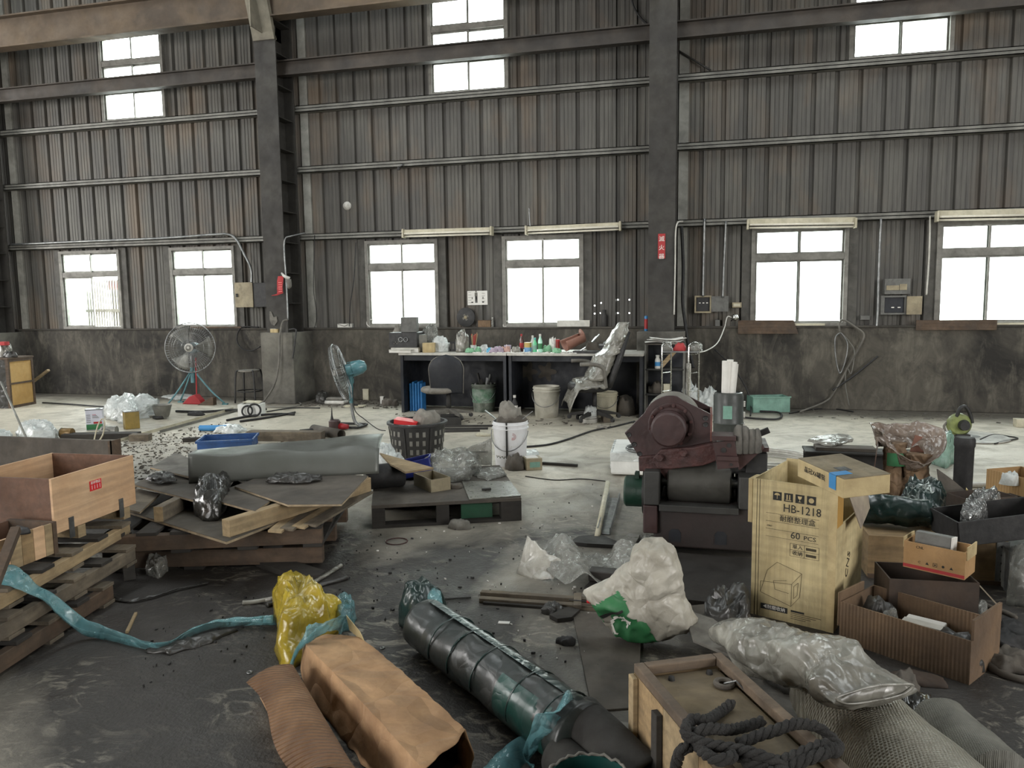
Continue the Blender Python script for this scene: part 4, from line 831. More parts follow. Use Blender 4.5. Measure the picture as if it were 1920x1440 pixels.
# heap of white sheeting behind the machine
for i, (px, py, rx_, h, lb) in enumerate([(1297, 752, .16, .30, 'crumpled white sheeting leaning at foot of chromed stand'), (1330, 752, .15, .26, 'folded white plastic sheet heap left of the papers drum'), (1318, 760, .10, .14, 'lowest flap of white sheeting by the drum')]):
    lump('plastic_sheeting', lb, 'sheeting', P(px, py+24, 0), rx_*.8, .09, h*1.1, 'film_white', 60+i, .5, 8)
for i, (px, pt, rz, lb) in enumerate([(1285, 722, .5, 'upright grey white board scrap left of the sheeting heap'), (1322, 722, -.6, 'tilted white board scrap poking out of sheeting heap')]):
    p = P(px, 772, 0); one('board_scrap', lb, 'board', MB().b(-.08, .08, -.006, .006, 0, .30), 'paper', (p.x, p.y, .03), rz, rx=.35, ry=.5)
q = P(1365, 846, 0); r = T('steel_drum', 'dark grey steel drum with rolled papers standing in it', 'drum', (q.x, q.y+.12, 0)); R = .135
MB().lathe([(0, 0), (R, 0), (R, .02), (R+.006, .03), (R, .04), (R, .24), (R+.006, .25), (R, .26), (R, .50), (R*.92, .53), (R*.8, .535), (R*.8, .52), (0, .52)], 32).obj('body', 'drum_dark', r, smooth='edge')
MB().b(-.05, .03, -R-.004, -R+.02, .30, .42).obj('label', 'green_tub', r)
for i in range(3): MB().b(R-.01, R+.014, -.02, .02, .2+.1*i, .25+.1*i).obj('catch', 'white_plastic', r)
r = T('paper_bundle', 'bundle of rolled white papers standing on the grey drum', 'paper', (q.x+.0, q.y+.12, .522))
for i, (dx, ln, rr) in enumerate([(-.04, .30, .035), (.0, .31, .03), (.035, .29, .03), (.055, .27, .02), (-.01, .28, .025)]):
    MB().tube([(dx*.8, .02*(i % 2), 0), (dx+.01, .02*(i % 2), ln)], rr, 10).obj('paper_roll', 'paper', r, smooth='edge')
# green tub
a, b = P(1412, 774, 0), P(1481, 773, 0); L = (b-a).length; r = T('green_tub', 'pale green rectangular tub on floor against the right wall', 'tub', (a+b)/2, ang(a, b)); openbox(MB(), L, .26, .19, .008).obj('body', 'green_tub', r, bevel=.004)
mb = MB(); mb.b(-L/2-.01, L/2+.01, -.01, .004, .18, .195); mb.obj('rim', 'green_tub', r)
pipe('black rubber hose loop on floor below the green tub', [P(1388, 782, .02), P(1420, 785, .02), P(1455, 786, .02), P(1466, 780, .02), P(1458, 773, .02), P(1425, 771, .02)], .012, 'rubber', 'hose', 'hose')
pipe('thin cable along foot of the right wall', [P(1480, 775, .01), P(1520, 768, .01), P(1560, 766, .01), P(1600, 772, .01)], .008, 'rubber', 'cable', 'cable')
# ================================================================ LEFT BACK AREA
def fpr(mb, pts, y0, y1):                             # upright plate: outline in x,z extruded in y
    return mb.prism(pts, -y1, -y0, FACE)
def wo(px, Y, o): return [(W(x, y, Y).x-o[0], W(x, y, Y).z-o[2]) for x, y in px]
def cage_fan(r, m_body, R=.33, dep=.10, M=Matrix(), wire='galv'):
    """axis = local +z, front towards +z"""
    for nm, s, rr in (('front_grille', 1, .55), ('rear_grille', -1, .6)):
        mb = MB()
        for i in range(60):
            a = 2*PI*i/60; c, q = math.cos(a), math.sin(a)
            mb.tube([(c*.05, q*.05, s*dep*.5), (c*R*.6, q*R*.6, s*dep*.5), (c*R*.93, q*R*.93, s*dep*.33), (c*R, q*R, 0)], .0018, 4, M=M, caps=False)
        for k in (.3, .6, .8): mb.tube(ring(R*k, 28, s*dep*.5*(1 if k < .7 else .8)), .0022, 4, closed=True, M=M)
        mb.obj(nm, wire, r)
    MB().tube(ring(R, 40, 0), .007, 6, closed=True, M=M).obj('rim', wire, r, smooth=True)
    hub = MB().lathe([(0, dep*.5+.02), (.045, dep*.5+.015), (.06, dep*.5), (.055, dep*.4), (0, dep*.4)], 20, M).obj('badge', 'white_paint', r, smooth='edge')
    mb = MB()
    for i in range(16):
        a = 2*PI*i/16; mb.tube([(.02*math.cos(a), .02*math.sin(a), dep*.5+.022), (.045*math.cos(a), .045*math.sin(a), dep*.5+.018)], .003, 4, M=M)
    mb.obj('badge_rays', 'black', hub)
    b = MB().lathe([(0, -.02), (.05, -.02), (.05, .03), (0, .03)], 16, M).obj('blade_hub', 'stone_grey', r, smooth='edge')
    for i in range(3):
        a0 = 2*PI*i/3
        def bl(u, v, a0=a0):
            rad = lerp(.045, R*.9, v); a = a0 + lerp(-.45, .45, u)*(.6+.6*v); return M @ Vector((rad*math.cos(a), rad*math.sin(a), lerp(-.03, .03, u)))
        MB().grid(6, 8, bl).obj('blade', 'aluminium', b, smooth=True, solid=.002)
c0 = P(363, 757, 0); hub = W(367, 651, c0.y)
r = T('floor_fan', 'big round floor fan on blue tripod legs near left wall', 'fan', (c0.x, c0.y, 0)); hz_ = hub.z
M = Matrix.Translation((hub.x-c0.x, -.12, hz_)) @ Euler((PI/2-.06, 0, .30)).to_matrix().to_4x4()
cage_fan(r, 'teal', .345, .12, M)
MB().lathe([(0, -.30), (.06, -.28), (.075, -.2), (.075, -.06), (0, -.06)], 18, M).obj('motor', 'teal', r, smooth='edge')
MB().tube([(0, .02, .38), (0, .02, hz_-.06)], .02, 10).obj('pole', 'galv', r, smooth=True); MB().tube([(0, .02, .30), (0, .02, .52)], .032, 12).obj('collar', 'teal', r, smooth='edge')
for (px, py) in ((313, 760), (338, 752), (421, 756)):
    f = P(px, py, .02)-r.location; lg = MB().tube(bez([(0, .02, .50), f*.55+Vector((0, 0, .20)), f], 5), .012, 8).obj('leg', 'teal', r, smooth=True)
    MB().b(f.x-.03, f.x+.05, f.y-.02, f.y+.02, 0, .02).obj('foot', 'teal', lg)
q = P(655, 803, 0); r = T('floor_fan', 'teal motored floor fan seen from the side on pipe base', 'fan', (q.x, 7.86, 0))
MB().tube(bez([(-.20, -.12, .02), (.08, -.12, .02), (.14, -.08, .02), (.14, .10, .02), (.08, .14, .02), (-.2, .14, .02)], 6), .014, 8).obj('base_loop', 'black', r, smooth=True)
MB().tube(bez([(.14, .0, .02), (.06, .0, .05), (.02, .0, .16), (.01, 0, .40)], 6), .018, 10).obj('bent_stand', 'galv', r, smooth=True)
MB().tube([(.01, 0, .28), (.01, 0, .56)], .024, 12).obj('pole', 'teal', r, smooth='edge'); MB().tube([(.01, 0, .50), (.0, 0, .66)], [.035, .045], 12).obj('neck_joint', 'teal', r, smooth='edge')
MB().tube([(.05, -.01, .26), (.09, -.01, .26)], .01, 8).obj('height_knob', 'black', r)
hp = W(668, 690, 7.86); M = Matrix.Translation((hp.x-q.x, 0, hp.z)) @ Euler((0, -PI/2-.26, .36)).to_matrix().to_4x4()
M2 = M @ Matrix.Translation((0, 0, .18)); cage_fan(r, 'teal', .325, .13, M2, 'galv')
MB().lathe([(0, -.12), (.05, -.105), (.078, -.06), (.085, 0), (.085, .04), (.07, .05), (.07, .11), (0, .11)], 22, M).obj('motor', 'teal', r, smooth='edge')
for i in range(9):
    a = i*2*PI/9; MB().box((.083*math.cos(a), .083*math.sin(a), .045), (.008, .008, .075), M).obj('fin', 'teal', r)
MB().tube(bez([(.02, -.03, .62), (.07, -.03, .55), (.05, -.03, .4), (.06, -.02, .2), (.16, 0, .1), (.36, -.1, .012), (.50, -.2, .012)], 6), .005, 6).obj('power_cord', 'rubber', r, smooth=True)
# stool
q = (P(448, 748, 0)+P(487, 744, 0))/2; r = T('stool', 'low dark steel stool beside the first concrete pedestal', 'stool', (W(467, 720, 9.72).x, 9.72, 0), .15)
MB().lathe([(0, .0), (.15, 0), (.16, .01), (.155, .02), (0, .02)], 24, Matrix.Translation((0, 0, .44))).obj('seat', 'cloth_grey', r, smooth='edge')
for sx in (-1, 1):
    for sy in (-1, 1): MB().tube(bez([(sx*.09, sy*.09, .44), (sx*.13, sy*.13, .42), (sx*.15, sy*.15, .0)], 5), .013, 8).obj('leg', 'black', r, smooth=True)
MB().tube(ring(.17, 20, .16), .008, 6, closed=True).obj('ring_brace', 'black', r)
r['label'] = 'low dark steel stool beside the first concrete pedestal'
# cabinet at the left edge
a = P(20, 766, 0); r = T('cabinet', 'wooden cabinet with two cane panels at the left edge', 'cabinet', (a.x, a.y, 0), .17)
D_, Wd, Hh = .50, .9, .68
MB().b(-Wd, -.02, .02, D_-.02, .02, Hh-.03).obj('body', 'hardboard', r)
mb = MB(); 
for z0, z1 in ((0, .035), (Hh/2-.012, Hh/2+.012), (Hh-.035, Hh)): mb.b(-.03, .012, .035, D_-.035, z0, z1)
for y in (0, D_-.035): mb.b(-.03, .012, y, y+.035, 0, Hh)
mb.obj('frame', 'wood_brown', r)
for z0, z1 in ((.035, Hh/2-.012), (Hh/2+.012, Hh-.035)): MB().b(-.015, -.0, .035, D_-.035, z0, z1).obj('cane_panel', 'cane', r)
MB().b(-Wd, .02, -.01, D_+.01, Hh, Hh+.022).obj('top', 'wood_brown', r)
MB().b(-Wd, -.03, 0, .02, .0, Hh).obj('front_board', 'film_dark', r)
qs = W(91, 694, 9.25); one('pine_stick', 'pale wooden stick poking out behind the cane cabinet', 'stick', MB().bar((-.75, 0, -qs.z+.03), (0, 0, 0), .045, .03), 'pine', qs)
tz = Hh+.023
for dx, dy, rr, h, m, lb in ((-.10, .12, .10, .07, 'film_dark', 'black crumpled pouch on top of the cane cabinet'), (-.22, .15, .10, .18, 'film_grey', 'grey bundle heaped on top of the cane cabinet'), (-.28, .14, .07, .12, 'film_white', 'white bag on top of cane cabinet at frame edge')):
    lump('bundle', lb, 'bundle', (a.x+dx, a.y+dy+.03, tz), rr, rr*.7, h, m, int(h*100), .5)
one('red_box', 'small red carton balanced on the cabinet bundle', 'box', MB().b(-.06, .06, -.04, .04, 0, .05), 'print_red', (a.x-.16, a.y+.12, tz+.17))
# bags of white film and floor things
def gbag(label, px, h, m, seed, amp=.45, sc=7, name='plastic_bag', cat='bag', z=0, n=56, top=None):
    o, c = outl(px, z); return one(name, label, cat, blob(o, h, seed, amp, n, 16, sc, top=top), m, c, smooth=True)
gbag('large heap of crumpled white plastic film behind the paint tins', [(196, 784), (203, 774), (232, 768), (270, 768), (303, 772), (298, 780), (262, 786), (244, 797), (220, 792)], .22, 'film_white', 2)
gbag('white plastic film bag lying beside the long handled scraper', [(32, 824), (38, 815), (66, 811), (98, 813), (110, 819), (100, 827), (62, 829)], .15, 'film_white', 3)
gbag('white film bag at the left frame edge behind the box lid', [(-60, 832), (-50, 824), (0, 820), (22, 822), (20, 832), (-10, 836)], .10, 'film_white', 4)
gbag('flattened clear plastic sheet below the tripod fan', [(302, 745), (330, 741), (368, 742), (366, 747), (330, 750)], .035, 'film_white', 5, .3)
def tin(label, pa, pb, h, d, m, front, rz0=0, extra=None):
    a, b = P(*pa), P(*pb); L = (b-a).length; r = T('paint_tin', label, 'tin', (a+b)/2, ang(a, b)+rz0)
    MB().b(-L/2, L/2, 0, d, .0, h).obj('body', m, r, bevel=.006); MB().b(-L/2-.003, L/2+.003, -.003, d+.003, h-.004, h+.006).obj('rim', 'galv', r)
    MB().lathe([(0, h+.012), (.025, h+.012), (.028, h+.004)], 14, Matrix.Translation((L*.2, d*.5, 0))).obj('cap', 'galv', r)
    if front:
        MB().b(-L/2+.004, L/2-.004, -.002, 0, h*.04, h*.30).obj('green_band', 'print_green', r); MB().b(-L*.05, L/2-.01, -.003, -.002, h*.32, h*.42).obj('red_flash', 'print_red', r)
        for i in range(4): MB().b(-L*.1, L*.3-.01*i, -.003, -.002, h*.6+.012*i, h*.6+.012*i+.005).obj('caption', 'print_red' if i == 3 else 'stone_grey', r)
        for i in range(5): MB().b(-L*.45, -L*.2, -.003, -.002, h*.4+.02*i, h*.4+.02*i+.006).obj('caption', 'stone_grey', r)
    return r
tin('white square paint tin with green band on the dusty floor', (162, 808), (194, 806), .235, .12, mat('tin_white', '#c6c8d2', amt=.15, rough=.35), True)
tin('yellowed rusty square oil tin right of the white paint tin', (236, 806), (263, 803), .20, .10, mat('tin_yellow', '#9d8540', '#7b6a3c', amt=.3, rough=.4, metal=.3), False)
r = T('tin_can', 'flattened silver can lying between the two square tins', 'can', P(203, 817, 0)); MB().lathe([(0, 0), (.05, 0), (.055, .01), (.05, .16), (0, .16)], 16, Matrix.Translation((-.08, 0, .05)) @ Euler((0, PI/2, .3)).to_matrix().to_4x4()).obj('body', 'aluminium', r, smooth='edge'); MB().tube([(-.1, -.02, .05), (-.02, -.05, .09), (.04, -.02, .06)], .004).obj('wire', 'galv', r)
r = T('oil_tin', 'brown round tin on its side at end of dark plank', 'tin', P(125, 822, 0)); MB().lathe([(0, 0), (.05, 0), (.055, .01), (.055, .11), (.05, .12), (0, .12)], 20, Matrix.Translation((-.06, 0, .056)) @ Euler((0, PI/2, .2)).to_matrix().to_4x4()).obj('body', mat('tin_brown', '#7a6138', amt=.4, rough=.4, metal=.3), r, smooth='edge'); MB().lathe([(.05, -.003), (.058, 0), (.05, .004)], 20, Matrix.Translation((-.06, 0, .056)) @ Euler((0, PI/2, .2)).to_matrix().to_4x4()).obj('rim', 'galv', r)
a, b = P(140, 822, 0), P(252, 822, 0); one('plank', 'oily black plank lying in front of the two square tins', 'plank', MB().b(-.42, .36, -.07, .07, 0, .06), 'wood_dirty', (a+b)/2, ang(a, b)+.1, bevel=.005)
one('timber_offcut', 'pale squared timber offcut at right end of black plank', 'timber', MB().b(-.10, .10, -.05, .05, 0, .07), 'pine_grey', P(264, 826, 0), .3, bevel=.004)
one('strap_loop', 'loop of pale strap standing between the square tins', 'strap', MB().tube(bez([(-.06, 0, 0), (.0, 0, .16), (.06, 0, .24), (.09, 0, .20), (.06, 0, .08), (.0, 0, .0)], 6), .007, 6), 'enamel_cream', P(185, 828, 0), smooth=True)
r = T('metal_bowl', 'flared grey metal pail with a bolt box beneath tripod fan leg', 'pail', P(305, 785, 0)); MB().lathe([(0, .02), (.07, .02), (.085, .05), (.115, .17), (.125, .175), (.11, .172), (.08, .06), (0, .04)], 24).obj('body', 'aluminium', r, smooth='edge'); MB().tube([(-.10, -.03, .02), (-.02, -.08, .02), (.05, -.06, .03)], .022, 8).obj('foot_clamp', 'black', r)
r = T('dustpan', 'red long handled dustpan behind the tripod fan', 'dustpan', (W(368, 735, 9.45).x, 9.45, 0)); MB().prism([(-.16, 0), (.17, 0), (.13, .06), (.05, .14), (-.04, .11)], 0, .12, FACE).obj('pan', 'red', r, bevel=.01); MB().tube([(.04, -.05, .1), (.06, -.05, .66)], .009, 8).obj('handle', 'print_red', r); MB().tube([(.06, -.05, .66), (.09, -.05, .80)], .007, 8).obj('handle_tip', 'aluminium', r)
one('timber_wedge', 'dark wooden wedge block on floor by the fan tripod', 'wedge', MB().prism([(-.12, 0), (.12, 0), (.12, .11), (.08, .11)], -.09, .0, FACE), 'wood_brown', P(385, 760, 0), .1)
r = T('scraper', 'long handled floor scraper leaning over the white film bag', 'scraper', P(55, 838, 0)); hd = P(0, 735, .62)-r.location
MB().tube([(0, 0, .03), (-.62, .30, .62)], .011, 8).obj('handle', 'aluminium', r, smooth=True); MB().prism([(-.12, 0), (.07, 0), (.05, .05), (-.03, .07), (-.1, .03)], -.02, .02, FACE).obj('blade', 'black', r)
pipe('long black rubber hose lying across the floor from the pail', [P(330, 771, .02), P(380, 772, .02), P(430, 769, .02), P(500, 767, .02)], .016, 'rubber', 'hose', 'hose')
pipe('black hose running from the cabinet to the white film', [P(80, 755, .02), P(130, 758, .02), P(200, 763, .02), P(270, 766, .02)], .012, 'rubber', 'hose', 'hose')
pipe('white tube curling out of the film heap', [P(262, 781, .02), P(290, 779, .02), P(300, 772, .02), P(292, 768, .02)], .014, 'white_plastic', 'tube', 'tube')
a, b = P(222, 828, 0), P(435, 768, 0)
for k, (dx, lb) in enumerate([(0, 'long pale angle bar lying diagonally on the dusty floor'), (.10, 'thinner pale angle bar beside the long diagonal bar')]):
    Lb = (b-a).length*(1-.2*k); mb = MB(); mb.b(-Lb/2, Lb/2, -.02, .02, 0, .004); mb.b(-Lb/2, Lb/2, -.02, -.016, .004, .03)
    one('angle_bar', lb, 'bar', mb, 'enamel_cream' if k == 0 else 'girt', (a+b)/2+Vector((dx, .3*k, 0)), ang(a, b)-.02*k)
r = T('foam_box', 'white foam box with black tyre rings leaning on it', 'box', P(467, 781, 0), .2); openbox(MB(), .28, .2, .15, .02).obj('body', 'foam', r)
for i, (dx, rr) in enumerate(((.0, .065), (.09, .075))): MB().tube(ring(rr, 24), .012, 8, closed=True, M=Matrix.Translation((dx, -.05, rr+.012)) @ Euler((PI/2-.25, 0, .4*i)).to_matrix().to_4x4()).obj('ring', 'rubber', r, smooth=True)
one('paper_sheet', 'cream paper folded over the white foam box', 'paper', sheet(8, 8, lambda u, v: (lerp(-.1, .12, u), lerp(0, .16, v), .165), 4, .03, 9), 'enamel_cream', P(470, 779, 0), .3, solid=.003)
for i, (p0, lb) in enumerate([([(425, 788), (470, 780), (520, 776), (552, 777)], 'black steel rod bundle in front of the foam box'), ([(450, 790), (500, 783), (545, 775), (553, 773)], 'black rod lying lowest in front of foam box'), ([(500, 757), (540, 752), (565, 757), (540, 764), (500, 762)], 'grey cable loop right of the foam box'), ([(500, 772), (550, 765), (600, 765)], 'thin dark wire on floor between pedestal and side fan')]):
    pipe(lb, [P(x, y, .014) for x, y in p0], .014 if i < 2 else .008, 'rubber' if i != 2 else 'girt', 'cable', 'cable')
lump('rubber_pouch', 'dark slipper shaped rubber pouch on the diagonal bar', 'pouch', P(367, 779, 0), .12, .05, .05, 'rubber', 71)
# black coils and scraps near first pedestal / second fan
gbag('grey white film bag lying at foot of plinth near side fan', [(592, 756), (597, 751), (612, 750), (618, 755), (605, 759)], .13, 'film_dark', 7)
r = T('pillow_bag', 'white grey package on the floor under the side fan cage', 'package', P(630, 757, 0)); MB().b(-.16, .16, -.08, .08, .0, .05).obj('base', 'white_plastic', r, bevel=.02); MB().b(-.13, .13, -.06, .06, .05, .09).obj('upper', 'stone_grey', r, bevel=.02)
r = T('floor_tile', 'pale board offcut on floor behind the side fan pole', 'board', P(665, 762, 0), .1); MB().b(-.14, .14, -.08, .08, 0, .012).obj('sheet', 'enamel_cream', r)
boxthing('carton', 'small white carton standing behind the side fan pole', 'box', P(688, 750, 0), .09, .08, .16, 'enamel_cream')
boxthing('carton', 'tiny white box on the floor near the desk leg', 'box', P(717, 757, 0), .05, .04, .10, 'white_plastic')
lump('rag', 'dark rag lying against the outer desk leg', 'rag', P(733, 760, 0), .12, .07, .08, 'hardboard', 73, .6)
# tools, trays in the middle
r = T('power_tool', 'small dark red power tool with spindle up on the floor', 'power tool', P(628, 806, 0), .1)
MB().lathe([(0, 0), (.06, 0), (.065, .02), (.065, .10), (.05, .115), (0, .115)], 18).obj('body', 'machine_red', r, smooth='edge'); MB().tube([(-.03, 0, .11), (-.03, 0, .16), (-.028, 0, .25)], [.02, .01, .004], 8).obj('spindle', 'black', r); MB().tube([(.06, 0, .04), (.16, -.02, .04)], [.04, .025], 10).obj('handle', 'red', r, smooth=True)
for i, (pa, pb, rr, lb) in enumerate([((563, 812), (600, 808), .035, 'short rubber tube offcut nearest the blue tray'), ((588, 805), (640, 815), .05, 'thick grey hose offcut lying behind the bent steel sheet'), ((590, 818), (606, 815), .04, 'black end of hose offcut before the thick grey hose')]):
    a, b = P(pa[0], pa[1], rr), P(pb[0], pb[1], rr); r = T('hose_offcut', lb, 'hose', (a+b)/2); d = (b-a)/2
    MB().tube([-d, d], rr, 14, caps=False).obj('wall', 'hardboard' if i == 1 else 'rubber', r, smooth='edge', solid=.006)
a, b = P(374, 845, 0), P(486, 836, 0)
r = T('tray', 'blue plastic tray holding wire behind the bent steel sheet', 'tray', (P(388, 845, 0)+P(466, 836, 0))/2, .42)
openbox(MB(), .50, .36, .10, .006, y0=-.15).obj('body', 'blue', r, bevel=.004)
mb = MB(); mb.b(-.26, .26, -.165, -.15, .085, .107); mb.b(-.26, .26, .21, .225, .085, .107); mb.b(-.265, -.25, -.165, .225, .085, .107); mb.b(.25, .265, -.165, .225, .085, .107); mb.obj('rim', 'blue', r)
MB().tube([(x, y, z+.03) for x, y, z in ring(.05, 16, .03, (-.08, 0))], .008, 6, closed=True).obj('wire_coil', 'cloth_grey', r)
one('bottle', 'blue capped white tube bottle behind the blue tray', 'bottle', MB().tube([(-.14, 0, .035), (.16, .06, .035)], .033, 12), 'print_blue', P(385, 812, 0)+Vector((0, .1, 0)), smooth='edge')
gbag('white film and clamps heaped behind the blue tray', [(400, 812), (420, 803), (445, 804), (462, 808), (440, 814)], .06, 'film_white', 9)
one('timber_offcut', 'dark old plank piece beside the blue tray', 'timber', MB().b(-.25, .2, -.03, .03, 0, .04), 'wood_dirty', P(392, 826, 0), .5)
one('plank', 'grey plank lying on floor behind the bent steel sheet', 'plank', MB().b(-.45, .35, -.06, .06, 0, .10), 'pine_grey', P(545, 826, 0), .12, bevel=.004)
# black crate-basket
a, b = P(718, 862, 0), P(820, 862, 0); cx = (a+b)/2; R = .255
r = T('basket', 'round black slotted basket with red bin and cloth inside', 'basket', (cx.x, cx.y+.2, 0))
MB().lathe([(0, 0), (R*.84, 0), (R*.86, .01), (R, .30), (R*.98, .30), (R*.84, .012), (0, .012)], 44).obj('body', 'black', r, smooth='edge')
MB().lathe([(R, .295), (R+.022, .30), (R+.022, .318), (R*.98, .322), (R*.97, .295)], 44).obj('rim', 'black', r, smooth='edge')
for i in range(26):
    a1 = 2*PI*i/26; rr = lerp(R*.87, R, .5)+.004
    if i % 4 == 3: MB().box((0, 0, 0), (.008, .014, .27), TR((rr*math.cos(a1), rr*math.sin(a1), .15), a1) @ Euler((0, .13, 0)).to_matrix().to_4x4()).obj('rib', 'black', r)
    else:
        for z in (.07, .15, .23):
            rq = lerp(R*.86, R, z/.3)+.001; MB().box((0, 0, 0), (.003, .026, .045), TR((rq*math.cos(a1), rq*math.sin(a1), z), a1)).obj('slot', 'girt', r)
cx = r.location
r2 = T('bin', 'bright red plastic bin tipped inside the black basket', 'bin', (cx.x-.08, cx.y-.09, .24), .2, ry=.15); openbox(MB(), .20, .16, .10, .006, y0=-.08).obj('body', 'red_bright', r2, bevel=.006); MB().b(-.105, .105, -.085, .085, .10, .104).obj('rim', 'red_bright', r2)
lump('cloth', 'beige cloth bag bulging out of the black basket', 'cloth', (cx.x+.08, cx.y-.0, .26), .13, .11, .16, 'cloth_grey', 75, .28, 9)
# steel bars on floor behind basket
for i, (pa, pb, lb) in enumerate([((800, 801), (925, 800), 'dark flat bar farthest behind the black basket'), ((808, 806), (915, 805), 'dark flat bar in the middle behind the black basket'), ((812, 811), (900, 809), 'dark flat bar nearest the black basket')]):
    a, b = P(*pa), P(*pb); L = (b-a).length; one('flat_bar', lb, 'bar', MB().b(-L/2, L/2, -.02, .02, 0, .02), 'steel_dark', (a+b)/2, ang(a, b))
lump('glove', 'pale work glove dropped left of the white print bucket', 'glove', P(905, 817, 0), .08, .05, .03, 'enamel_cream', 77)
# white bucket with print
q = P(950, 877, 0); t = bucket('bucket', 'white bucket with red print and black tape filled with rags', q.x, q.y+.14, .128, .15, .385, mat('bucket_clean', '#dadbdd', amt=.2, dirt='#6b665c', scale=5, rough=.4), 'galv', True)
MB().b(.0, .012, -.156, -.128, .08, .385, Matrix()).obj('black_tape', 'print_black', t)
MB().lathe([(.1385, .235), (.1392, .243)], 32).obj('black_line', 'print_black', t)
Mx = Matrix.Translation((.055, -.141, .0))
for i in range(3): MB().lathe([(.010+.008*i, 0), (.013+.008*i, .002)], 18, Matrix.Translation((.055, -.134, .265)) @ Matrix.Rotation(PI/2, 4, 'X')).obj('emblem_ring', 'print_red', t)
def wrapb(name, m, a0, a1, z0, z1, R0):
    MB().grid(8, 2, lambda u, v: (R0*math.sin(lerp(a0, a1, u)), -R0*math.cos(lerp(a0, a1, u)), lerp(z0, z1, v))).obj(name, m, t)
wrapb('red_band', 'print_red', -.35, .75, .165, .195, .1385); wrapb('small_lettering', 'print_red', .0, .6, .205, .213, .1395)
for i in range(9): wrapb('band_mark', 'white_plastic', -.25+i*.11, -.20+i*.11, .172, .188, .1393)
for i in range(5):
    a1 = -.75+i*.28; Mr = Matrix.Rotation(a1, 4, 'Z') @ Matrix.Translation((0, -.1325, .09)); mb = MB()
    mb.prism([(0, .018), (.018, 0), (0, -.018), (-.018, 0)], 0, .002, Mr @ FACE); d = mb.obj('diamond_mark', 'print_black', t); MB().prism([(0, .010), (.010, 0), (0, -.010), (-.010, 0)], .002, .003, Mr @ FACE).obj('diamond_centre', 'white_plastic', d)
lump('cloth', 'dirty white crumpled cloth on top of the print bucket', 'cloth', (q.x+.0, q.y+.14, .37), .10, .09, .16, 'cloth_grey', 81, .35, 10)
lump('rag', 'dark grey rag ring stuffed around the bucket cloth', 'rag', (q.x+.0, q.y+.14, .352), .135, .13, .07, 'hardboard', 82, .35, 10)
for i, (dx, a1, lb) in enumerate([(-.1, 2.6, 'metal flap sticking out left of the bucket rags'), (.09, .5, 'thin wire rod sticking up right of the bucket rags')]):
    one('scrap_piece', lb, 'scrap', MB().bar((0, 0, 0), (.13*math.cos(a1), -.02, .09), .05 if i == 0 else .008, .006), 'galv', (q.x+dx, q.y+.12, .38))
pipe('grey cable with a knot snaking from white bucket towards chairs', [P(982, 838, .01), P(1025, 834, .01), P(1060, 825, .01), P(1110, 808, .01), P(1150, 800, .01), P(1190, 790, .01)], .010, 'rubber', 'cable', 'cable')
lump('knot', 'frayed knot in the cable between bucket and wood block', 'knot', P(1128, 804, 0), .06, .04, .04, 'cloth_grey', 83)
pipe('thin cable across bare floor right of the low pallet', [P(985, 893, .004), P(1040, 900, .004), P(1090, 898, .004), P(1135, 902, .004)], .004, 'rubber', 'cable', 'cable')
pipe('black cable from basket toward the white print bucket', [P(822, 848, .01), P(870, 848, .01), P(915, 847, .01)], .008, 'rubber', 'cable', 'cable')
a, b = P(987, 883, 0), P(1017, 881, 0); L = (b-a).length; r = T('carton', 'small dusty carton with green label by the white bucket', 'box', (a+b)/2, ang(a, b)); MB().b(-L/2, L/2, 0, .13, 0, .10).obj('body', 'panel_beige', r, bevel=.004); MB().b(-L/2+.03, L/2-.02, -.002, 0, .025, .07).obj('label', 'green_tub', r); MB().b(-L/2+.01, L/2-.03, .02, .12, .1, .104).obj('top_label', 'paper', r)
lump('glove', 'grey crumpled work glove leaning on small dusty carton', 'glove', P(966, 880, 0), .075, .06, .11, 'hardboard', 85, .5)
gbag('white plastic wrap behind the small dusty carton', [(975, 855), (985, 845), (1005, 845), (1010, 855), (995, 862)], .04, 'film_white', 86)
one('wood_splinter', 'dry broken twig bundle right of small dusty carton', 'twig', MB().bar((-.13, 0, .012), (.18, -.04, .012), .03, .02), 'wood_dirty', P(1045, 872, 0))
# ================================================================ PALLETS
def pallet(name, label, loc, rz, w, d, h, m, m2=None, slats=5, group=None, boards='y'):
    r = T(name, label, 'pallet', loc, rz, group); t = .018; sw = .10
    for i in range(3):                                # stringers run in x at front, middle, back
        y = lerp(.03, d-.03, i/2); MB().b(0, w, y-.028, y+.028, t, h-t).obj('stringer', m2 or m, r, bevel=.002)
    for i in range(slats):
        x = lerp(0, w-sw, i/(slats-1)); MB().b(x, x+sw, 0, d, h-t, h).obj('top_slat', m, r, bevel=.002)
        if i % 2 == 0: MB().b(x, x+sw, 0, d, 0, t).obj('bottom_slat', m, r, bevel=.002)
    return r
# stack B: two pallets with loose boards under the bent sheet
B = P(605, 1062, 0); A = P(240, 1072, 0); th = ang(A, B); wd = 1.15; ux = Vector((math.cos(th), math.sin(th), 0)); uy = Vector((-ux.y, ux.x, 0))
pallet('pallet', 'lowest wooden pallet under the bent grey steel sheet', B-ux*wd, th, wd, .82, .125, 'wood_dirty', 'wood_brown', 6)
B2 = Vector((B.x+.03, B.y-.05, .126)); th2 = th+.06; u2 = Vector((math.cos(th2), math.sin(th2), 0))
pallet('pallet', 'second wooden pallet of the stack, pale splintered slats', B2-u2*1.1+Vector((0, 0, 0)), th2, 1.1, .86, .115, 'wood_dirty', 'wood_brown', 7)
zt = .243
v = [P(425, 1017, zt+.012), P(688, 915, zt+.012), P(560, 880, zt+.012), P(240, 960, zt+.012)]
o = sum(v, Vector())/4; mb = MB().prism([(p.x-o.x, p.y-o.y) for p in v], 0, .014)
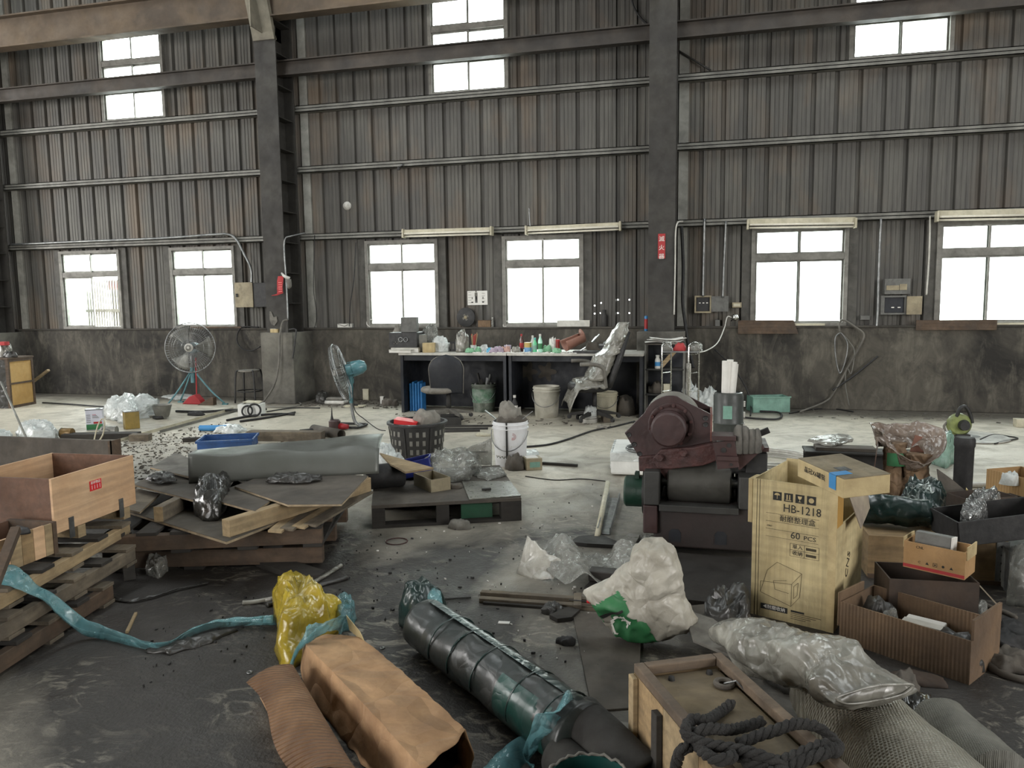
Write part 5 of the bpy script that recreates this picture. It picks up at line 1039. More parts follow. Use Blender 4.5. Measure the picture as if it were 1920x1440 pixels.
def edged(ob, out, t):                                # pale cut edge showing round a dirty board
    e = MB(); n = len(out); c = [(x*1.004, y*1.004) for x, y in out]
    e.add([(x, y, .001) for x, y in c]+[(x, y, t-.001) for x, y in c], [(i, (i+1) % n, n+(i+1) % n, n+i) for i in range(n)]); e.obj('cut_edge', mat('cut_edge', '#a9977a', '#837560', amt=.35, scale=12, rough=.85), ob)
ob = one('plywood_sheet', 'dirty plywood sheet with pale edge under the timber beams', 'board', mb, mat('ply_dirty', '#4a453d', '#5f584c', amt=.5, scale=3, rough=.85), (o.x, o.y, zt+.002))
edged(ob, [(p.x-o.x, p.y-o.y) for p in v], .014)
def beam(label, pa, pb, zb, w, h, m, name='timber_beam', cat='timber'):
    a, b = P(pa[0], pa[1], zb), P(pb[0], pb[1], zb); L = (b-a).length
    r = T(name, label, cat, a, ang(a, b)); MB().b(0, L, -w/2, w/2, 0, h).obj('beam', m, r, bevel=.003)
    MB().b(-.0015, .0, -w/2, w/2, 0, h).obj('end_grain', 'pine', r); return r
zb = .259
beam('long squared timber beam under the bent grey steel sheet', (425, 1006), (690, 920), zb, .055, .085, 'pine')
beam('short squared timber beam left of the shiny black bag', (298, 978), (372, 938), zb, .05, .08, 'pine_grey')
for i, (q4, zz, m, lb) in enumerate([
    ([(250, 908), (365, 938), (470, 900), (330, 868)], .345, 'hardboard', 'dirty fibre board with pale edge left of black bag'),
    ([(282, 876), (353, 893), (400, 880), (330, 848)], .37, 'stone_grey', 'pale grey sheet offcut beside the bent steel sheet'),
    ([(412, 940), (478, 958), (520, 930), (440, 900)], .345, 'hardboard', 'dark board with pale splintered end right of black bag'),
    ([(440, 912), (540, 946), (640, 945), (690, 892), (520, 880)], .36, 'hardboard', 'wide dusty board beneath bent steel sheet right side'),
    ([(240, 955), (262, 960), (300, 925), (255, 915)], .30, 'pine_grey', 'short pale plank end at left of the board stack')]):
    v = [P(x, y, zz) for x, y in q4]; o = sum(v, Vector())/len(v)
    edged(one('board', lb, 'board', MB().prism([(p.x-o.x, p.y-o.y) for p in v], 0, .012), m, (o.x, o.y, zz-.012)), [(p.x-o.x, p.y-o.y) for p in v], .012)
for i in range(4):
    a, b = P(515+22*i, 1000-4*i, .245), P(600+30*i, 930-2*i, .245); one('batten', ['broken pale slat nearest the long timber beam', 'second loose slat right of the long timber beam', 'third splintered slat right of the long beam', 'outermost loose slat at right edge of pallet'][i], 'slat', MB().b(-(b-a).length/2, (b-a).length/2, -.035, .035, 0, .012), 'pine_grey' if i % 2 else 'pine', (a+b)/2+Vector((0, 0, .002)), ang(a, b), rx=.08, group='loose slats on the second pallet')
gbag('shiny black plastic bag slumped between the timber beams', [(365, 965), (372, 935), (400, 915), (440, 918), (430, 950), (415, 975), (385, 978)], .15, mat('bag_shiny', '#222220', amt=.35, dirt='#55544f', scale=6, rough=.28, pat='creases', pscale=7, bump=.8, coat=.4), 12, .4, 7, z=.26)
# bent steel sheet: a leaning front face that folds back over a rounded crease
SA, SB = Vector((-2.97, 3.86, .345)), Vector((-1.93, 4.26, .362))
def bent(u, v):
    base = SA.lerp(SB, u); d = Vector((-.34, .94, 0)); ht = lerp(.165, .14, u); R = lerp(.012, .13, min(1, u*1.3))
    if v < .42: k = v/.42; return base + Vector((0, 0, ht*lerp(k, math.sin(k*PI/2), u))) + d*R*(1-math.cos(k*PI/2))
    k = (v-.42)/.58; L = lerp(.22, .40, u)
    arch = math.sin(k*PI*.8)*lerp(.005, .022, u)*(1+.3*math.sin(u*9))
    return base + Vector((0, 0, ht+arch+lerp(-.01, .0, u)*k)) + d*(R+L*k)
o = Vector((-2.4, 4.2, .36)); r = T('bent_steel_sheet', 'large bent grey steel sheet folded over the pallet stack', 'sheet', o)
MB().grid(40, 30, lambda u, v: tuple(Vector(bent(u, v))-o + Vector((0, 0, .010*math.sin(u*14+2)*math.sin(v*3)*(v > .4))))).obj('sheet', 'sheet_steel', r, smooth=True, solid=.003)
for i, (px, zz, lb) in enumerate([([(275, 900), (300, 890), (325, 893), (330, 902), (300, 908)], .36, 'crumpled dark glove on the fibre board left side'), ([(498, 905), (520, 893), (560, 894), (605, 898), (570, 906)], .37, 'flattened film strip under the bent steel sheet edge')]):
    gbag(lb, px, .03, 'film_dark', 15+i, .6, 20, 'film_scrap', 'scrap', z=zz)
# clear bag scraps in front of stack
gbag('shiny crumpled clear bag on floor before lowest pallet', [(276, 1078), (285, 1055), (300, 1050), (315, 1060), (312, 1080), (295, 1085)], .08, 'film_clear', 18, .7, 14)
gbag('small shiny film scrap right of crumpled clear bag', [(315, 1062), (345, 1052), (366, 1058), (350, 1066)], .04, 'film_clear', 19, .7, 16)
gbag('shiny film scrap tucked at pallet front edge', [(270, 1030), (290, 1015), (318, 1022), (312, 1038), (285, 1042)], .05, 'film_clear', 20, .7, 16)
pipe('dirty plastic strap winding over floor before the pallets', [P(455, 1130, .01), P(480, 1128, .01), P(520, 1120, .02), P(560, 1106, .01), P(600, 1085, .01), P(640, 1060, .01)], .011, 'film_grey', 'strap', 'plastic_strap')
pipe('second dirty strap reaching the corner of lowest pallet', [P(500, 1135, .01), P(540, 1120, .015), P(590, 1100, .01), P(635, 1088, .01), P(650, 1083, .01)], .012, 'film_dark', 'strap', 'plastic_strap')
v = [P(480, 1062), P(560, 1092), P(600, 1088), P(610, 1080), P(540, 1058)]; o = sum(v, Vector())/5; one('board', 'dark board lying on the floor at the pallet corner', 'board', MB().prism([(p.x-o.x, p.y-o.y) for p in v], .0, .03), 'wood_dirty', o)
# low pallet with clutter
A, B = P(698, 992, 0), P(978, 976, 0); th = ang(A, B); wd = (B-A).length; h3 = .15
r = T('pallet', 'low wide pallet carrying the blue bin and clear bag', 'pallet', A, th)
MB().b(0, wd, 0, 1.0, h3-.022, h3).obj('top_board', 'hardboard', r, bevel=.002)
for x in (0, .40, wd-.13):
    for y in (0, .45, .88): MB().b(x, x+.08+.05*(x > .5), y, y+.1, .018, h3-.023).obj('block', 'wood_dirty', r)
for y in (0, .45, .88): MB().b(0, wd, y, y+.1, 0, .018).obj('bottom_board', 'wood_dirty', r)
MB().b(.02, wd-.02, .97, .985, .02, h3-.024).obj('gap_blocker', 'wood_dirty', r)  # added board hides the bright floor behind, keeping the gap underneath dark
u1 = Vector((math.cos(th), math.sin(th), 0)); n1 = Vector((-u1.y, u1.x, 0))
one('green_block', 'dark green plastic block tucked under the low pallet', 'block', MB().b(-.10, .10, -.03, .03, 0, .10), mat('green_dull', '#1f4b35', amt=.3, rough=.5), A+u1*.66+n1*.08+Vector((0, 0, .02)), th)
lump('stone', 'grey rock like lump in front of the low pallet', 'rubble', P(863, 990, 0), .07, .04, .05, 'stone_grey', 91, .4)
gbag('clear plastic sack heaped on the low pallet', [(790, 893), (800, 872), (825, 866), (865, 862), (895, 868), (902, 885), (880, 900), (850, 905), (815, 903)], .12, 'film_clear', 21, .5, 6, z=h3+.003)
gbag('flat dusty film lying at the right of clear sack', [(880, 890), (905, 880), (940, 882), (950, 893), (915, 902)], .03, 'film_clear', 22, .5, 8, z=h3+.001)
one('clear_sheet', 'upright clear plastic sheet behind the clear sack', 'sheet', sheet(10, 10, lambda u, v: (lerp(-.10, .10, u), .03*math.sin(u*4), lerp(0, .12+.09*u, v)), 9, .03, 6), 'film_clear', P(898, 872, h3), .2, smooth=True, solid=.002)
p1 = P(798, 903, h3); p2 = P(808, 924, h3); p3 = P(848, 918, h3)
r = T('metal_tray', 'pale metal box tray on the low pallet before blue bin', 'tray', P(827, 921, h3)+Vector((0, 0, .001)), ang(p2, p3)+.05); openbox(MB(), .145, .26, .085, .004, y0=0).obj('body', 'panel_beige', r)
MB().b(-.070, .070, .002, .258, .004, .006).obj('dusty_floor', 'hardboard', r)
r = T('bin', 'deep blue stacking bin tipped on the low pallet', 'bin', P(785, 903, h3)+Vector((-.02, .03, .03)), .35, rx=-.12, ry=-.2); openbox(MB(), .21, .24, .11, .006, y0=0).obj('body', 'blue_deep', r, bevel=.005)
mb = MB(); mb.b(-.11, .11, .235, .25, .105, .12); mb.b(-.115, -.105, 0, .25, .105, .118); mb.b(.105, .115, 0, .25, .105, .118); mb.obj('rim', 'blue_deep', r)
v = [P(712, 852, .34), P(813, 880, .30), P(760, 888, .29), P(730, 872, .31)]; o = sum(v, Vector())/4
mb = MB(); mb.add([tuple(p-o) for p in v]+[tuple(p-o+Vector((0, 0, .012))) for p in v], [(3,2,1,0),(4,5,6,7),(0,1,5,4),(1,2,6,5),(2,3,7,6),(3,0,4,7)])
one('plywood_offcut', 'pale pointed plywood offcut lying over the blue bin', 'board', mb, 'pine', o)
gbag('white torn film beside the pointed plywood offcut', [(706, 868), (712, 850), (728, 862), (760, 880), (740, 892)], .12, 'film_white', 24, .5, 12, z=.16)
r = T('dark_cylinder', 'dusty dark drum lying at the left end of low pallet', 'drum', P(722, 915, h3)+Vector((0, 0, .085)), .6); MB().lathe([(0, -.13), (.075, -.13), (.083, -.12), (.083, .12), (.075, .13), (0, .13)], 24, Matrix.Rotation(PI/2, 4, 'Y')).obj('body', 'rubber', r, smooth='edge'); MB().b(-.135, -.128, -.05, .05, -.05, .05).obj('label', 'film_clear', r)
v = [P(866, 903, h3+.004), P(957, 903, h3+.004), P(977, 930, h3+.004), P(880, 937, h3+.004)]; o = sum(v, Vector())/4
one('glass_plate', 'scratched grey plate lying flat on the low pallet corner', 'plate', MB().prism([(p.x-o.x, p.y-o.y) for p in v], 0, .006), mat('scratched_plate', '#7b7a70', '#54534c', amt=.45, scale=12, rough=.35), (o.x, o.y, h3+.002))
one('metal_clip', 'small dark clip lying on the scratched plate', 'clip', MB().b(-.03, .03, -.012, .012, 0, .012), 'steel_dark', P(912, 918, h3+.012)+Vector((0, 0, -.002)), .5)
lump('rag', 'small grey rag beside the pale metal tray', 'rag', P(855, 915, h3), .05, .04, .03, 'hardboard', 93)
one('manhole_ring', 'faint rusty ring lying flat on dark floor', 'ring', MB().tube(ring(.062, 28, .004), .003, 6, closed=True), 'machine_rust', P(744, 1016))
# foam block with steel coil
q = [P(1145, 893), P(1214, 896)]; r = T('foam_block', 'large white wrapped foam block left of the red machine', 'block', q[0], ang(*q)+.06)
MB().b(0, .55, 0, .62, .012, .19).obj('body', 'foam', r, bevel=.02); MB().b(-.004, .556, -.004, .02, .12, .194).obj('wrap_flap', 'film_white', r, bevel=.006); MB().b(-.006, .28, .02, .60, .06, .188).obj('wrap_side', 'film_white', r, bevel=.006)
mb = MB()
for i in range(5): mb.tube([(x, y, z+.006*i) for x, y, z in ring(.13+.006*(i % 3), 36, .006)], .005, 5, closed=True)
one('wire_coil', 'coil of steel wire lying on the white foam block', 'coil', mb, 'galv', P(1200, 845, .2)+Vector((.03, .0, -.0)), smooth=True)
mb = MB(); random.seed(7)
for i in range(9): mb.tube([(x*(1+.03*math.sin(i)), y, z+.009*i) for x, y, z in ring(.34+.012*(i % 4)-.02*(i > 5), 44, .009)], .007, 5, closed=True)
one('wire_coil', 'large coil of white cable on floor behind the red machine', 'coil', mb, 'white_plastic', P(1440, 872, 0), smooth=True)
# broom and angle iron left of machine
a = P(1120, 1012, 0); b = P(1143, 902, 0); r = T('shovel', 'flat shovel with pale handle lying left of the red machine', 'shovel', a, ang(a, b))
MB().tube([(0, 0, .02), ((b-a).length*.82, 0, .05)], .018, 10).obj('handle', 'enamel_cream', r, smooth=True)
bl = [P(x, y)-a for x, y in ((1068, 1022), (1085, 1012), (1125, 1008), (1162, 1024), (1160, 1029), (1100, 1026))]
c_, s_ = math.cos(-ang(a, b)), math.sin(-ang(a, b)); MB().prism([(p.x*c_-p.y*s_, p.x*s_+p.y*c_) for p in bl], .002, .022).obj('blade', 'steel_dark', r)
a, b = P(1132, 1003, 0), P(1152, 935, 0); L = (b-a).length; r = T('steel_channel', 'short steel channel with red tape beside shovel handle', 'channel', (a+b)/2, ang(a, b)); mb = MB(); mb.b(-L/2, L/2, -.04, .04, 0, .006); mb.b(-L/2, L/2, -.04, -.034, .006, .045); mb.b(-L/2, L/2, .034, .04, .006, .045); mb.obj('channel', 'galv', r); MB().b(L*.1, L*.2, .041, .044, .0, .04).obj('red_tape', 'print_red', r)
v = [P(1163, 1020), P(1180, 1006), P(1200, 1008), P(1192, 1024)]; o = sum(v, Vector())/4; r = T('clear_tray', 'clear blister tray on the floor before the machine', 'tray', o); MB().prism([(p.x-o.x, p.y-o.y) for p in v], .003, .02).obj('tray', 'clear_plastic_tray', r); 
gbag('crumpled clear blister beside the clear tray', [(1200, 1018), (1208, 1010), (1228, 1012), (1232, 1022), (1215, 1026)], .03, 'film_clear', 26, .6, 20)
# steel floor plate under the machine
v = [P(1095, 1112), P(1410, 1150), P(1440, 1060), P(1160, 1036)]; o = sum(v, Vector())/4
one('steel_plate', 'thick dark steel plate lying under the red machine', 'plate', MB().prism([(p.x-o.x, p.y-o.y) for p in v], 0, .03), mat('plate_dark', '#2e2b28', '#3b3733', amt=.5, scale=3, rough=.6, metal=.3), o, bevel=.003)
a = P(1100, 1108); one('steel_block', 'dark steel bar on the plate edge behind feed bag', 'bar', MB().b(0, .36, 0, .08, 0, .05), 'plate_dark', a+Vector((0, .05, .031)), -.05, bevel=.004)
# ================================================================ RED MACHINE
PZ = .031
mo = Vector((P(1230, 1030).x, 4.22, PZ)); r = T('press_machine', 'heavy red roller machine with green motor on steel plate', 'machine', mo)
def wx(px): return W(px, 950, 4.24).x-mo.x
def wz(py): return W(1300, py, 4.24).z-mo.z
x0, x1 = wx(1207), wx(1432)
mb = MB().b(wx(1226), x1, 0, .75, 0, wz(948)); body = mb.obj('base', mat('machine_base', '#322624', '#261f1d', amt=.5, scale=4, rough=.65), r, bevel=.01)
for px in (1266, 1352): fpr(MB(), [(wx(px)-.032, wz(1016)), (wx(px)+.032, wz(1016)), (wx(px)+.032, wz(998)), (wx(px)+.018, wz(992)), (wx(px)-.018, wz(992)), (wx(px)-.032, wz(998))], -.003, .0).obj('slot', 'navy', body)
MB().b(wx(1207), wx(1234), -.03, .60, wz(1000), wz(948)).obj('side_casting', 'machine_red', r, bevel=.006)
MB().b(wx(1208), wx(1237), -.03, .55, wz(947), wz(884)).obj('cheek', 'machine_grey', r, bevel=.006)
MB().b(wx(1384), wx(1420), -.03, .55, wz(947), wz(888)).obj('cheek', 'machine_grey', r, bevel=.006)
MB().b(wx(1237), wx(1384), -.045, .04, wz(956), wz(944)).obj('front_lip', 'machine_grey', r, bevel=.003)
MB().lathe([(0, 0), (.112, 0), (.12, .008), (.12, wx(1371)-wx(1250)-.008), (.112, wx(1371)-wx(1250)), (0, wx(1371)-wx(1250))], 40, Matrix.Translation((wx(1250), .16, wz(913))) @ Matrix.Rotation(PI/2, 4, 'Y')).obj('roller', mat('roller_grey', '#52514c', '#43423e', amt=.35, rough=.5, metal=.3), r, smooth='edge')
MB().b(wx(1245), wx(1378), .2, .6, wz(946), wz(892)).obj('rear_housing', 'black', r)
MB().tube([(wx(1238), .16, wz(913)), (wx(1384), .16, wz(913))], .035, 16).obj('shaft', 'galv', r, smooth='edge')
Mg = Matrix.Translation((wx(1168), .12, wz(934))) @ Matrix.Rotation(PI/2, 4, 'Y')
MB().lathe([(0, 0), (.078, 0), (.088, .01), (.088, .11), (0, .11)], 30, Mg).obj('motor', 'machine_green', r, smooth='edge')
MB().lathe([(.05, .105), (.125, .105), (.125, .125), (.05, .125)], 30, Mg).obj('motor_flange', 'machine_grey', r, smooth='edge')
MB().b(wx(1188), wx(1196), .08, .14, wz(907), wz(896)).obj('motor_lug', 'machine_green', r)
YU = 4.30
def WU(px, py, Y=YU): p = W(px, py, Y); return (p.x-mo.x, p.z-mo.z)
def arc(cx, cy, rr, a0, a1, n): return [(cx+rr*math.cos(lerp(a0, a1, i/n)), cy-rr*math.sin(lerp(a0, a1, i/n))) for i in range(n+1)]
pl = [(1198, 857), (1171, 812)] + arc(1258, 797, 55, 2.72, 1.35, 10) + [(1280, 750), (1333, 777), (1332, 829), (1262, 843), (1235, 852)]
y0 = YU-mo.y
fpr(MB(), [WU(*p) for p in pl], y0, y0+.022).obj('side_plate', 'machine_red', r, bevel=.003)
fpr(MB(), [WU(*p) for p in [(1230, 850)]+arc(1258, 797, 52, 2.6, 1.2, 8)+[(1333, 777), (1332, 829), (1262, 843)]], y0+.28, y0+.30).obj('side_plate', 'machine_red', r, bevel=.003)
cx_, cz_ = WU(1258, 797); Mh = Matrix.Translation((cx_, y0, cz_)) @ Matrix.Rotation(PI/2, 4, 'X')
Mh2 = Matrix.Translation((cx_-.01, y0, cz_-.012)) @ Matrix.Rotation(PI/2, 4, 'X')
MB().lathe([(.125, -.01), (.125, .008), (.115, .010), (.10, .004)], 40, Mh).obj('bearing_ring', 'machine_red', r, smooth='edge')
MB().lathe([(0, .105), (.085, .105), (.095, .095), (.097, 0)], 40, Mh2).obj('hub_cover', 'machine_red', r, smooth='edge')
for i in range(10):
    a = i*2*PI/10+.2; MB().lathe([(0, .018), (.010, .018), (.010, 0)], 8, Mh @ Matrix.Translation((.112*math.cos(a), .112*math.sin(a), .0))).obj('bolt', 'machine_rust', r)
MB().lathe([(0, -.275), (.155, -.275), (.158, -.26), (.158, -.045), (.155, -.03), (0, -.03)], 48, Mh).obj('belt_drum', mat('belt', '#7e7a70', '#65625a', amt=.3, rough=.7), r, smooth='edge')
ex, ez = WU(1333, 777); ex2, ez2 = WU(1332, 828)
MB().b(ex-.004, ex+.008, y0, y0+.30, ez2, ez).obj('end_plate', mat('rust_pink', '#86584e', '#6b4540', amt=.35, scale=10, rough=.7), r, bevel=.002)
for i, (px, py) in enumerate([(1179, 815), (1189, 833), (1199, 851), (1323, 784), (1323, 796)]):
    q = WU(px, py); MB().lathe([(0, .003), (.009, .003), (.014, .005), (.014, 0)], 14, Matrix.Translation((q[0], y0, q[1])) @ Matrix.Rotation(PI/2, 4, 'X')).obj('bolt_hole', 'black', r)
arm = [(1224, 858), (1240, 842), (1300, 838), (1345, 828), (1346, 862), (1318, 872), (1262, 878), (1232, 878)]
fpr(MB(), [WU(*p, YU-.03) for p in arm], y0-.05, y0+.24).obj('arm_casting', 'machine_rust', r, bevel=.006)
fpr(MB(), [WU(*p, YU-.03) for p in [(1197, 857), (1235, 853), (1240, 880), (1237, 884), (1198, 884)]], y0-.03, y0+.24).obj('foot_casting', 'machine_rust', r, bevel=.006)
fpr(MB(), [WU(*p, YU) for p in [(1234, 876), (1262, 876), (1250, 900), (1240, 886)]], y0-.01, y0+.05).obj('gusset', 'machine_rust', r)
for px, py in ((1237, 858), (1281, 849)):
    q = WU(px, py, YU-.06); MB().lathe([(0, .035), (.018, .035), (.022, .025), (.022, 0)], 6, Matrix.Translation((q[0], y0-.05, q[1])) @ Matrix.Rotation(PI/2, 4, 'X')).obj('hex_bolt', 'machine_rust', r)
# right hand bracket of angle plates
fpr(MB(), [WU(*p, YU-.08) for p in [(1337, 829), (1377, 823), (1386, 875), (1345, 879)]], y0-.10, y0-.085).obj('bracket_plate', 'machine_red', r, bevel=.002)
mb = MB(); 
q1, q2 = WU(1335, 816, YU-.1), WU(1380, 826, YU-.1); mb.b(q1[0], q2[0], y0-.12, y0+.02, q2[1], q1[1]); mb.obj('bracket_flange', 'machine_red', r, bevel=.002)
q1, q2 = WU(1344, 861, YU-.1), WU(1384, 855, YU-.1); MB().b(q1[0], q2[0], y0-.135, y0-.05, q1[1], q2[1]).obj('bracket_rib', 'machine_red', r, bevel=.002)
for px, py, rr in ((1357, 844, .014), (1367, 835, .012), (1371, 871, .008)):
    q = WU(px, py, YU-.1); MB().lathe([(0, .004), (rr, .004), (rr, 0)], 12, Matrix.Translation((q[0], y0-.10, q[1])) @ Matrix.Rotation(PI/2, 4, 'X')).obj('plate_hole', 'black', r)
fpr(MB(), [WU(*p, YU) for p in [(1378, 812), (1392, 820), (1392, 850), (1431, 832), (1432, 838), (1388, 878), (1384, 878)]], y0-.04, y0+.0).obj('gusset_plate', 'machine_red', r, bevel=.002)
q = WU(1395, 832); MB().b(q[0]-.03, q[0]+.13, y0-.0, y0+.30, WU(1395, 846)[1], WU(1395, 838)[1]).obj('shelf_plate', 'machine_red', r)
q1, q2 = WU(1398, 890), WU(1440, 852); MB().b(q1[0], q2[0], y0+.02, y0+.35, q1[1], q2[1]).obj('gear_box', 'black', r, bevel=.005)
q1 = WU(1262, 876); q2 = WU(1398, 886); MB().b(q1[0], q2[0], y0+.05, y0+.3, q2[1]-.02, q1[1]).obj('upper_deck', 'black', r)
q = WU(1396, 820, 4.3); 
for i in range(4):
    lump('glove', ['grey work glove draped outermost on the machine bracket', 'second grey glove draped over the machine bracket', 'third grey glove hanging on the machine bracket', 'innermost grey glove on the machine bracket'][i], 'glove', (mo.x+q[0]-.035+.032*i, 4.25+.015*i, mo.z+q[1]-.075), .030, .06, .145-.008*i, mat('glove_dark', '#6b6862', '#4f4d48', amt=.4, scale=9, rough=.9), 95+i, .12, 9, 'gloves draped on the machine bracket')
a, b = W(1422, 815, 4.4), W(1442, 806, 4.4); one('black_bar', 'short black bar sticking out right of the gloves', 'bar', MB().bar(Vector((-.06, 0, -.025)), (b-a), .03, .03), 'black', a)
# ================================================================ LEFT STACK: PALLETS AND PLYWOOD BOXES
def pallet_y(label, near, far, w, z, h, m, slats=7):  # long side runs near->far on its right-hand edge, body to the left
    a, b = Vector(near), Vector(far); L = (b-a).length; th = math.atan2(b.y-a.y, b.x-a.x)
    r = T('pallet', label, 'pallet', (a.x, a.y, z), th)
    for y in (0, w/2-.02, w-.04): MB().b(0, L, y, y+.04, .016, h-.016).obj('stringer', m, r, bevel=.003)
    for i in range(slats):
        x = lerp(0, L-.09, i/(slats-1)); MB().b(x, x+.09, -.005, w, h-.016, h).obj('top_slat', 'wood_dirty' if i % 2 else 'pine_grey', r, bevel=.002)
        if i % 2 == 0: MB().b(x, x+.09, -.005, w, 0, .016).obj('bottom_slat', 'pine_grey', r, bevel=.002)
    return r
pallet_y('bottommost pallet of the stack under the plywood boxes', (-2.50, 1.75, 0), (-2.72, 2.95, 0), .9, 0, .10, 'wood_brown')
pallet_y('middle pallet of the stack under the plywood boxes', (-2.56, 1.9, 0), (-2.80, 3.20, 0), .9, .101, .095, 'pine_grey')
pallet_y('topmost pallet directly under the plywood box skids', (-2.60, 1.95, 0), (-2.91, 3.30, 0), .9, .197, .085, 'pine')
one('black_batten', 'black batten leaning from topmost pallet corner to the floor', 'slat', MB().bar(W(236, 1000, 3.28)-P(244, 1088), (0, 0, .0), .055, .012), 'wood_dirty', P(244, 1088))
A, Bc, Cc = Vector((-2.93, 2.85, 0)), Vector((-2.96, 3.41, 0)), Vector((-3.42, 3.33, 0))
th = ang(A, Bc); L1 = (Bc-A).length
r = T('plywood_box', 'open plywood box with red fragile sticker atop the left pallets', 'crate', (A.x, A.y, .345), th); H1 = .262; W1 = .50; tk = .012
MB().b(0, L1, 0, tk, 0, H1).obj('front_panel', 'ply', r); MB().b(0, L1, W1-tk, W1, 0, H1).obj('rear_panel', 'ply', r)
MB().b(0, tk, tk, W1-tk, 0, H1).obj('side_panel', 'ply_red', r); MB().b(L1-tk, L1, tk, W1-tk, 0, H1).obj('side_panel', 'ply_red', r); MB().b(tk, L1-tk, tk, W1-tk, 0, tk).obj('bottom_panel', 'ply_red', r)
Mr = Matrix.Translation((0, -.0015, 0)) @ FACE
st = MB(); st.b(.235, .315, -.0018, .0, .145, .195); st = st.obj('red_sticker', 'red_bright', r)
text('易碎物品', .017, 'print_white', Matrix.Translation((.275, -.0022, .184)) @ FACE, st)
for i in range(4):
    x = .248+i*.018; MB().b(x, x+.003, -.0024, -.0018, .152, .172).obj('glass_icon', 'print_white', st)
for x in (.085, .43): 
    m_ = MB(); m_.b(x, x+.032, -.003, 0, -.045, .055); m_.obj('metal_strap', 'galv', r)
MB().b(-.003, 0, .30, .36, .03, .065).obj('metal_label', 'galv', r)
for x in (.14, .46):
    M_ = TR((A.x, A.y, .283), th); one('skid_block', 'small skid block under the plywood box, %s the metal strap' % ('nearer end beside' if x < .3 else 'farther end below'), 'block', MB().b(x, x+.05, .0, .42, 0, .06), 'pine', M_.translation, th)
# small board crate in front of it
a = P(108, 1035, .284); b = P(0, 1078, .284); th = ang(b, a); L2 = (a-b).length+.25; h2 = .14
r = T('board_crate', 'rough plank crate in front of the plywood box', 'crate', a, th)
for i in range(9):
    x = -(i+1)*L2/9; MB().b(x+.001, x+L2/9-.001, 0, .012, 0, h2+.002*(i % 3)).obj('plank', ['pine', 'ply', 'ply_old'][i % 3], r)
MB().b(-.02, .002, -.004, .25, -.01, h2+.004).obj('corner_post', 'wood_brown', r); MB().b(-L2, -.02, .24, .25, 0, h2).obj('back_board', 'ply_red', r); MB().b(-L2, -.02, .012, .24, 0, .01).obj('bottom_board', 'ply_red', r)
one('brown_plank', 'reddish brown plank leaning at the left frame edge', 'plank', MB().bar((0, 0, 0), W(30, 992, 2.55)-W(-12, 1100, 2.3), .035, .03), 'wood_brown', W(-12, 1100, 2.3))
lump('rag', 'dark scorched rag on rim of the rough plank crate', 'rag', P(38, 1000, .42), .05, .03, .03, 'black', 101)
# dark box lid behind the plywood box
pa, pb = W(-60, 828, 4.15), W(205, 826, 4.15); o = (pa+pb)/2; hh = pb.z
r = T('fibre_board', 'dark fibre board standing upright behind the plywood box', 'board', (o.x, 4.15, 0)); MB().b(-(pb.x-pa.x)/2, (pb.x-pa.x)/2, 0, .02, 0, hh).obj('panel', 'hardboard', r, bevel=.004); MB().b((pb.x-pa.x)/2-.012, (pb.x-pa.x)/2, -.003, .1, 0, hh-.005).obj('edge_strip', 'wood_brown', r)
gbag('yellow and white printed carton scraps at the left frame edge', [(-30, 852), (-30, 844), (10, 842), (32, 846), (30, 856)], .10, 'enamel_cream', 102, .3)
# ================================================================ CYAN FILM, YELLOW BAG, ROLLS
def ribbon(name, label, cat, pts, wid, m, seed=0, nw=8, fold=.03, solid=.0015):
    pts = bez(pts, 8); N = len(pts); ws = wid if isinstance(wid, list) else [wid]*2
    def fn(u, v):
        i = min(N-1, int(round(v*(N-1)))); p = pts[i]; d = pts[min(i+1, N-1)]-pts[max(i-1, 0)]; d.normalize(); x = d.cross(Vector((0, 0, 1))).normalized()
        k = v*(len(ws)-1); j = min(int(k), len(ws)-2); w_ = lerp(ws[j], ws[j+1], k-j)
        return p + x*(u-.5)*w_ + Vector((0, 0, fold*math.sin(u*PI*1.4+v*5)+.006*noise.noise(Vector((u*4, v*25, seed)))))
    c = pts[N//2]; mb = MB().grid(nw, N, lambda u, v: tuple(fn(u, v)-c)); return one(name, label, cat, mb, m, c, smooth=True, solid=solid)
ribbon('film_strip', 'long translucent cyan film strip trailing from pallets to yellow bag', 'film', [P(-10, 1072, .34), P(25, 1078, .32), P(60, 1100, .26), P(100, 1130, .17), P(150, 1172, .06), P(200, 1190, .02), P(262, 1208, .012), P(305, 1212, .012), P(350, 1190, .015), P(400, 1172, .02), P(450, 1168, .02), P(515, 1164, .03)], [.09, .10, .08, .05, .03, .03, .07, .07, .05, .05], 'film_cyan', 3)
one('wood_splinter', 'pale wood splinter on the floor beside the cyan film strip', 'splinter', MB().bar((0, 0, .006), P(255, 1152)-P(238, 1188)+Vector((0, 0, .006)), .012, .01), 'pine', P(238, 1188))
ribbon('film_strip', 'grey dirty film strip behind the cyan film strip', 'film', [P(150, 1105), P(230, 1125, .01), P(280, 1120, .01), P(330, 1105, .01), P(390, 1092, .01)], .02, 'film_dark', 4, fold=.004)
gbag('shiny dark film scrap beneath the cyan strip right end', [(270, 1222), (330, 1208), (400, 1190), (440, 1185), (380, 1212), (320, 1228)], .02, 'film_dark', 104, .6, 14, 'film_scrap', 'scrap')
gbag('bright yellow plastic bag bunched at end of kraft paper tube', [(508, 1160), (520, 1140), (552, 1124), (578, 1128), (592, 1150), (640, 1165), (625, 1195), (590, 1215), (560, 1248), (528, 1250), (516, 1215), (528, 1190)], .17, 'film_yellow', 105, .42, 7, n=80)
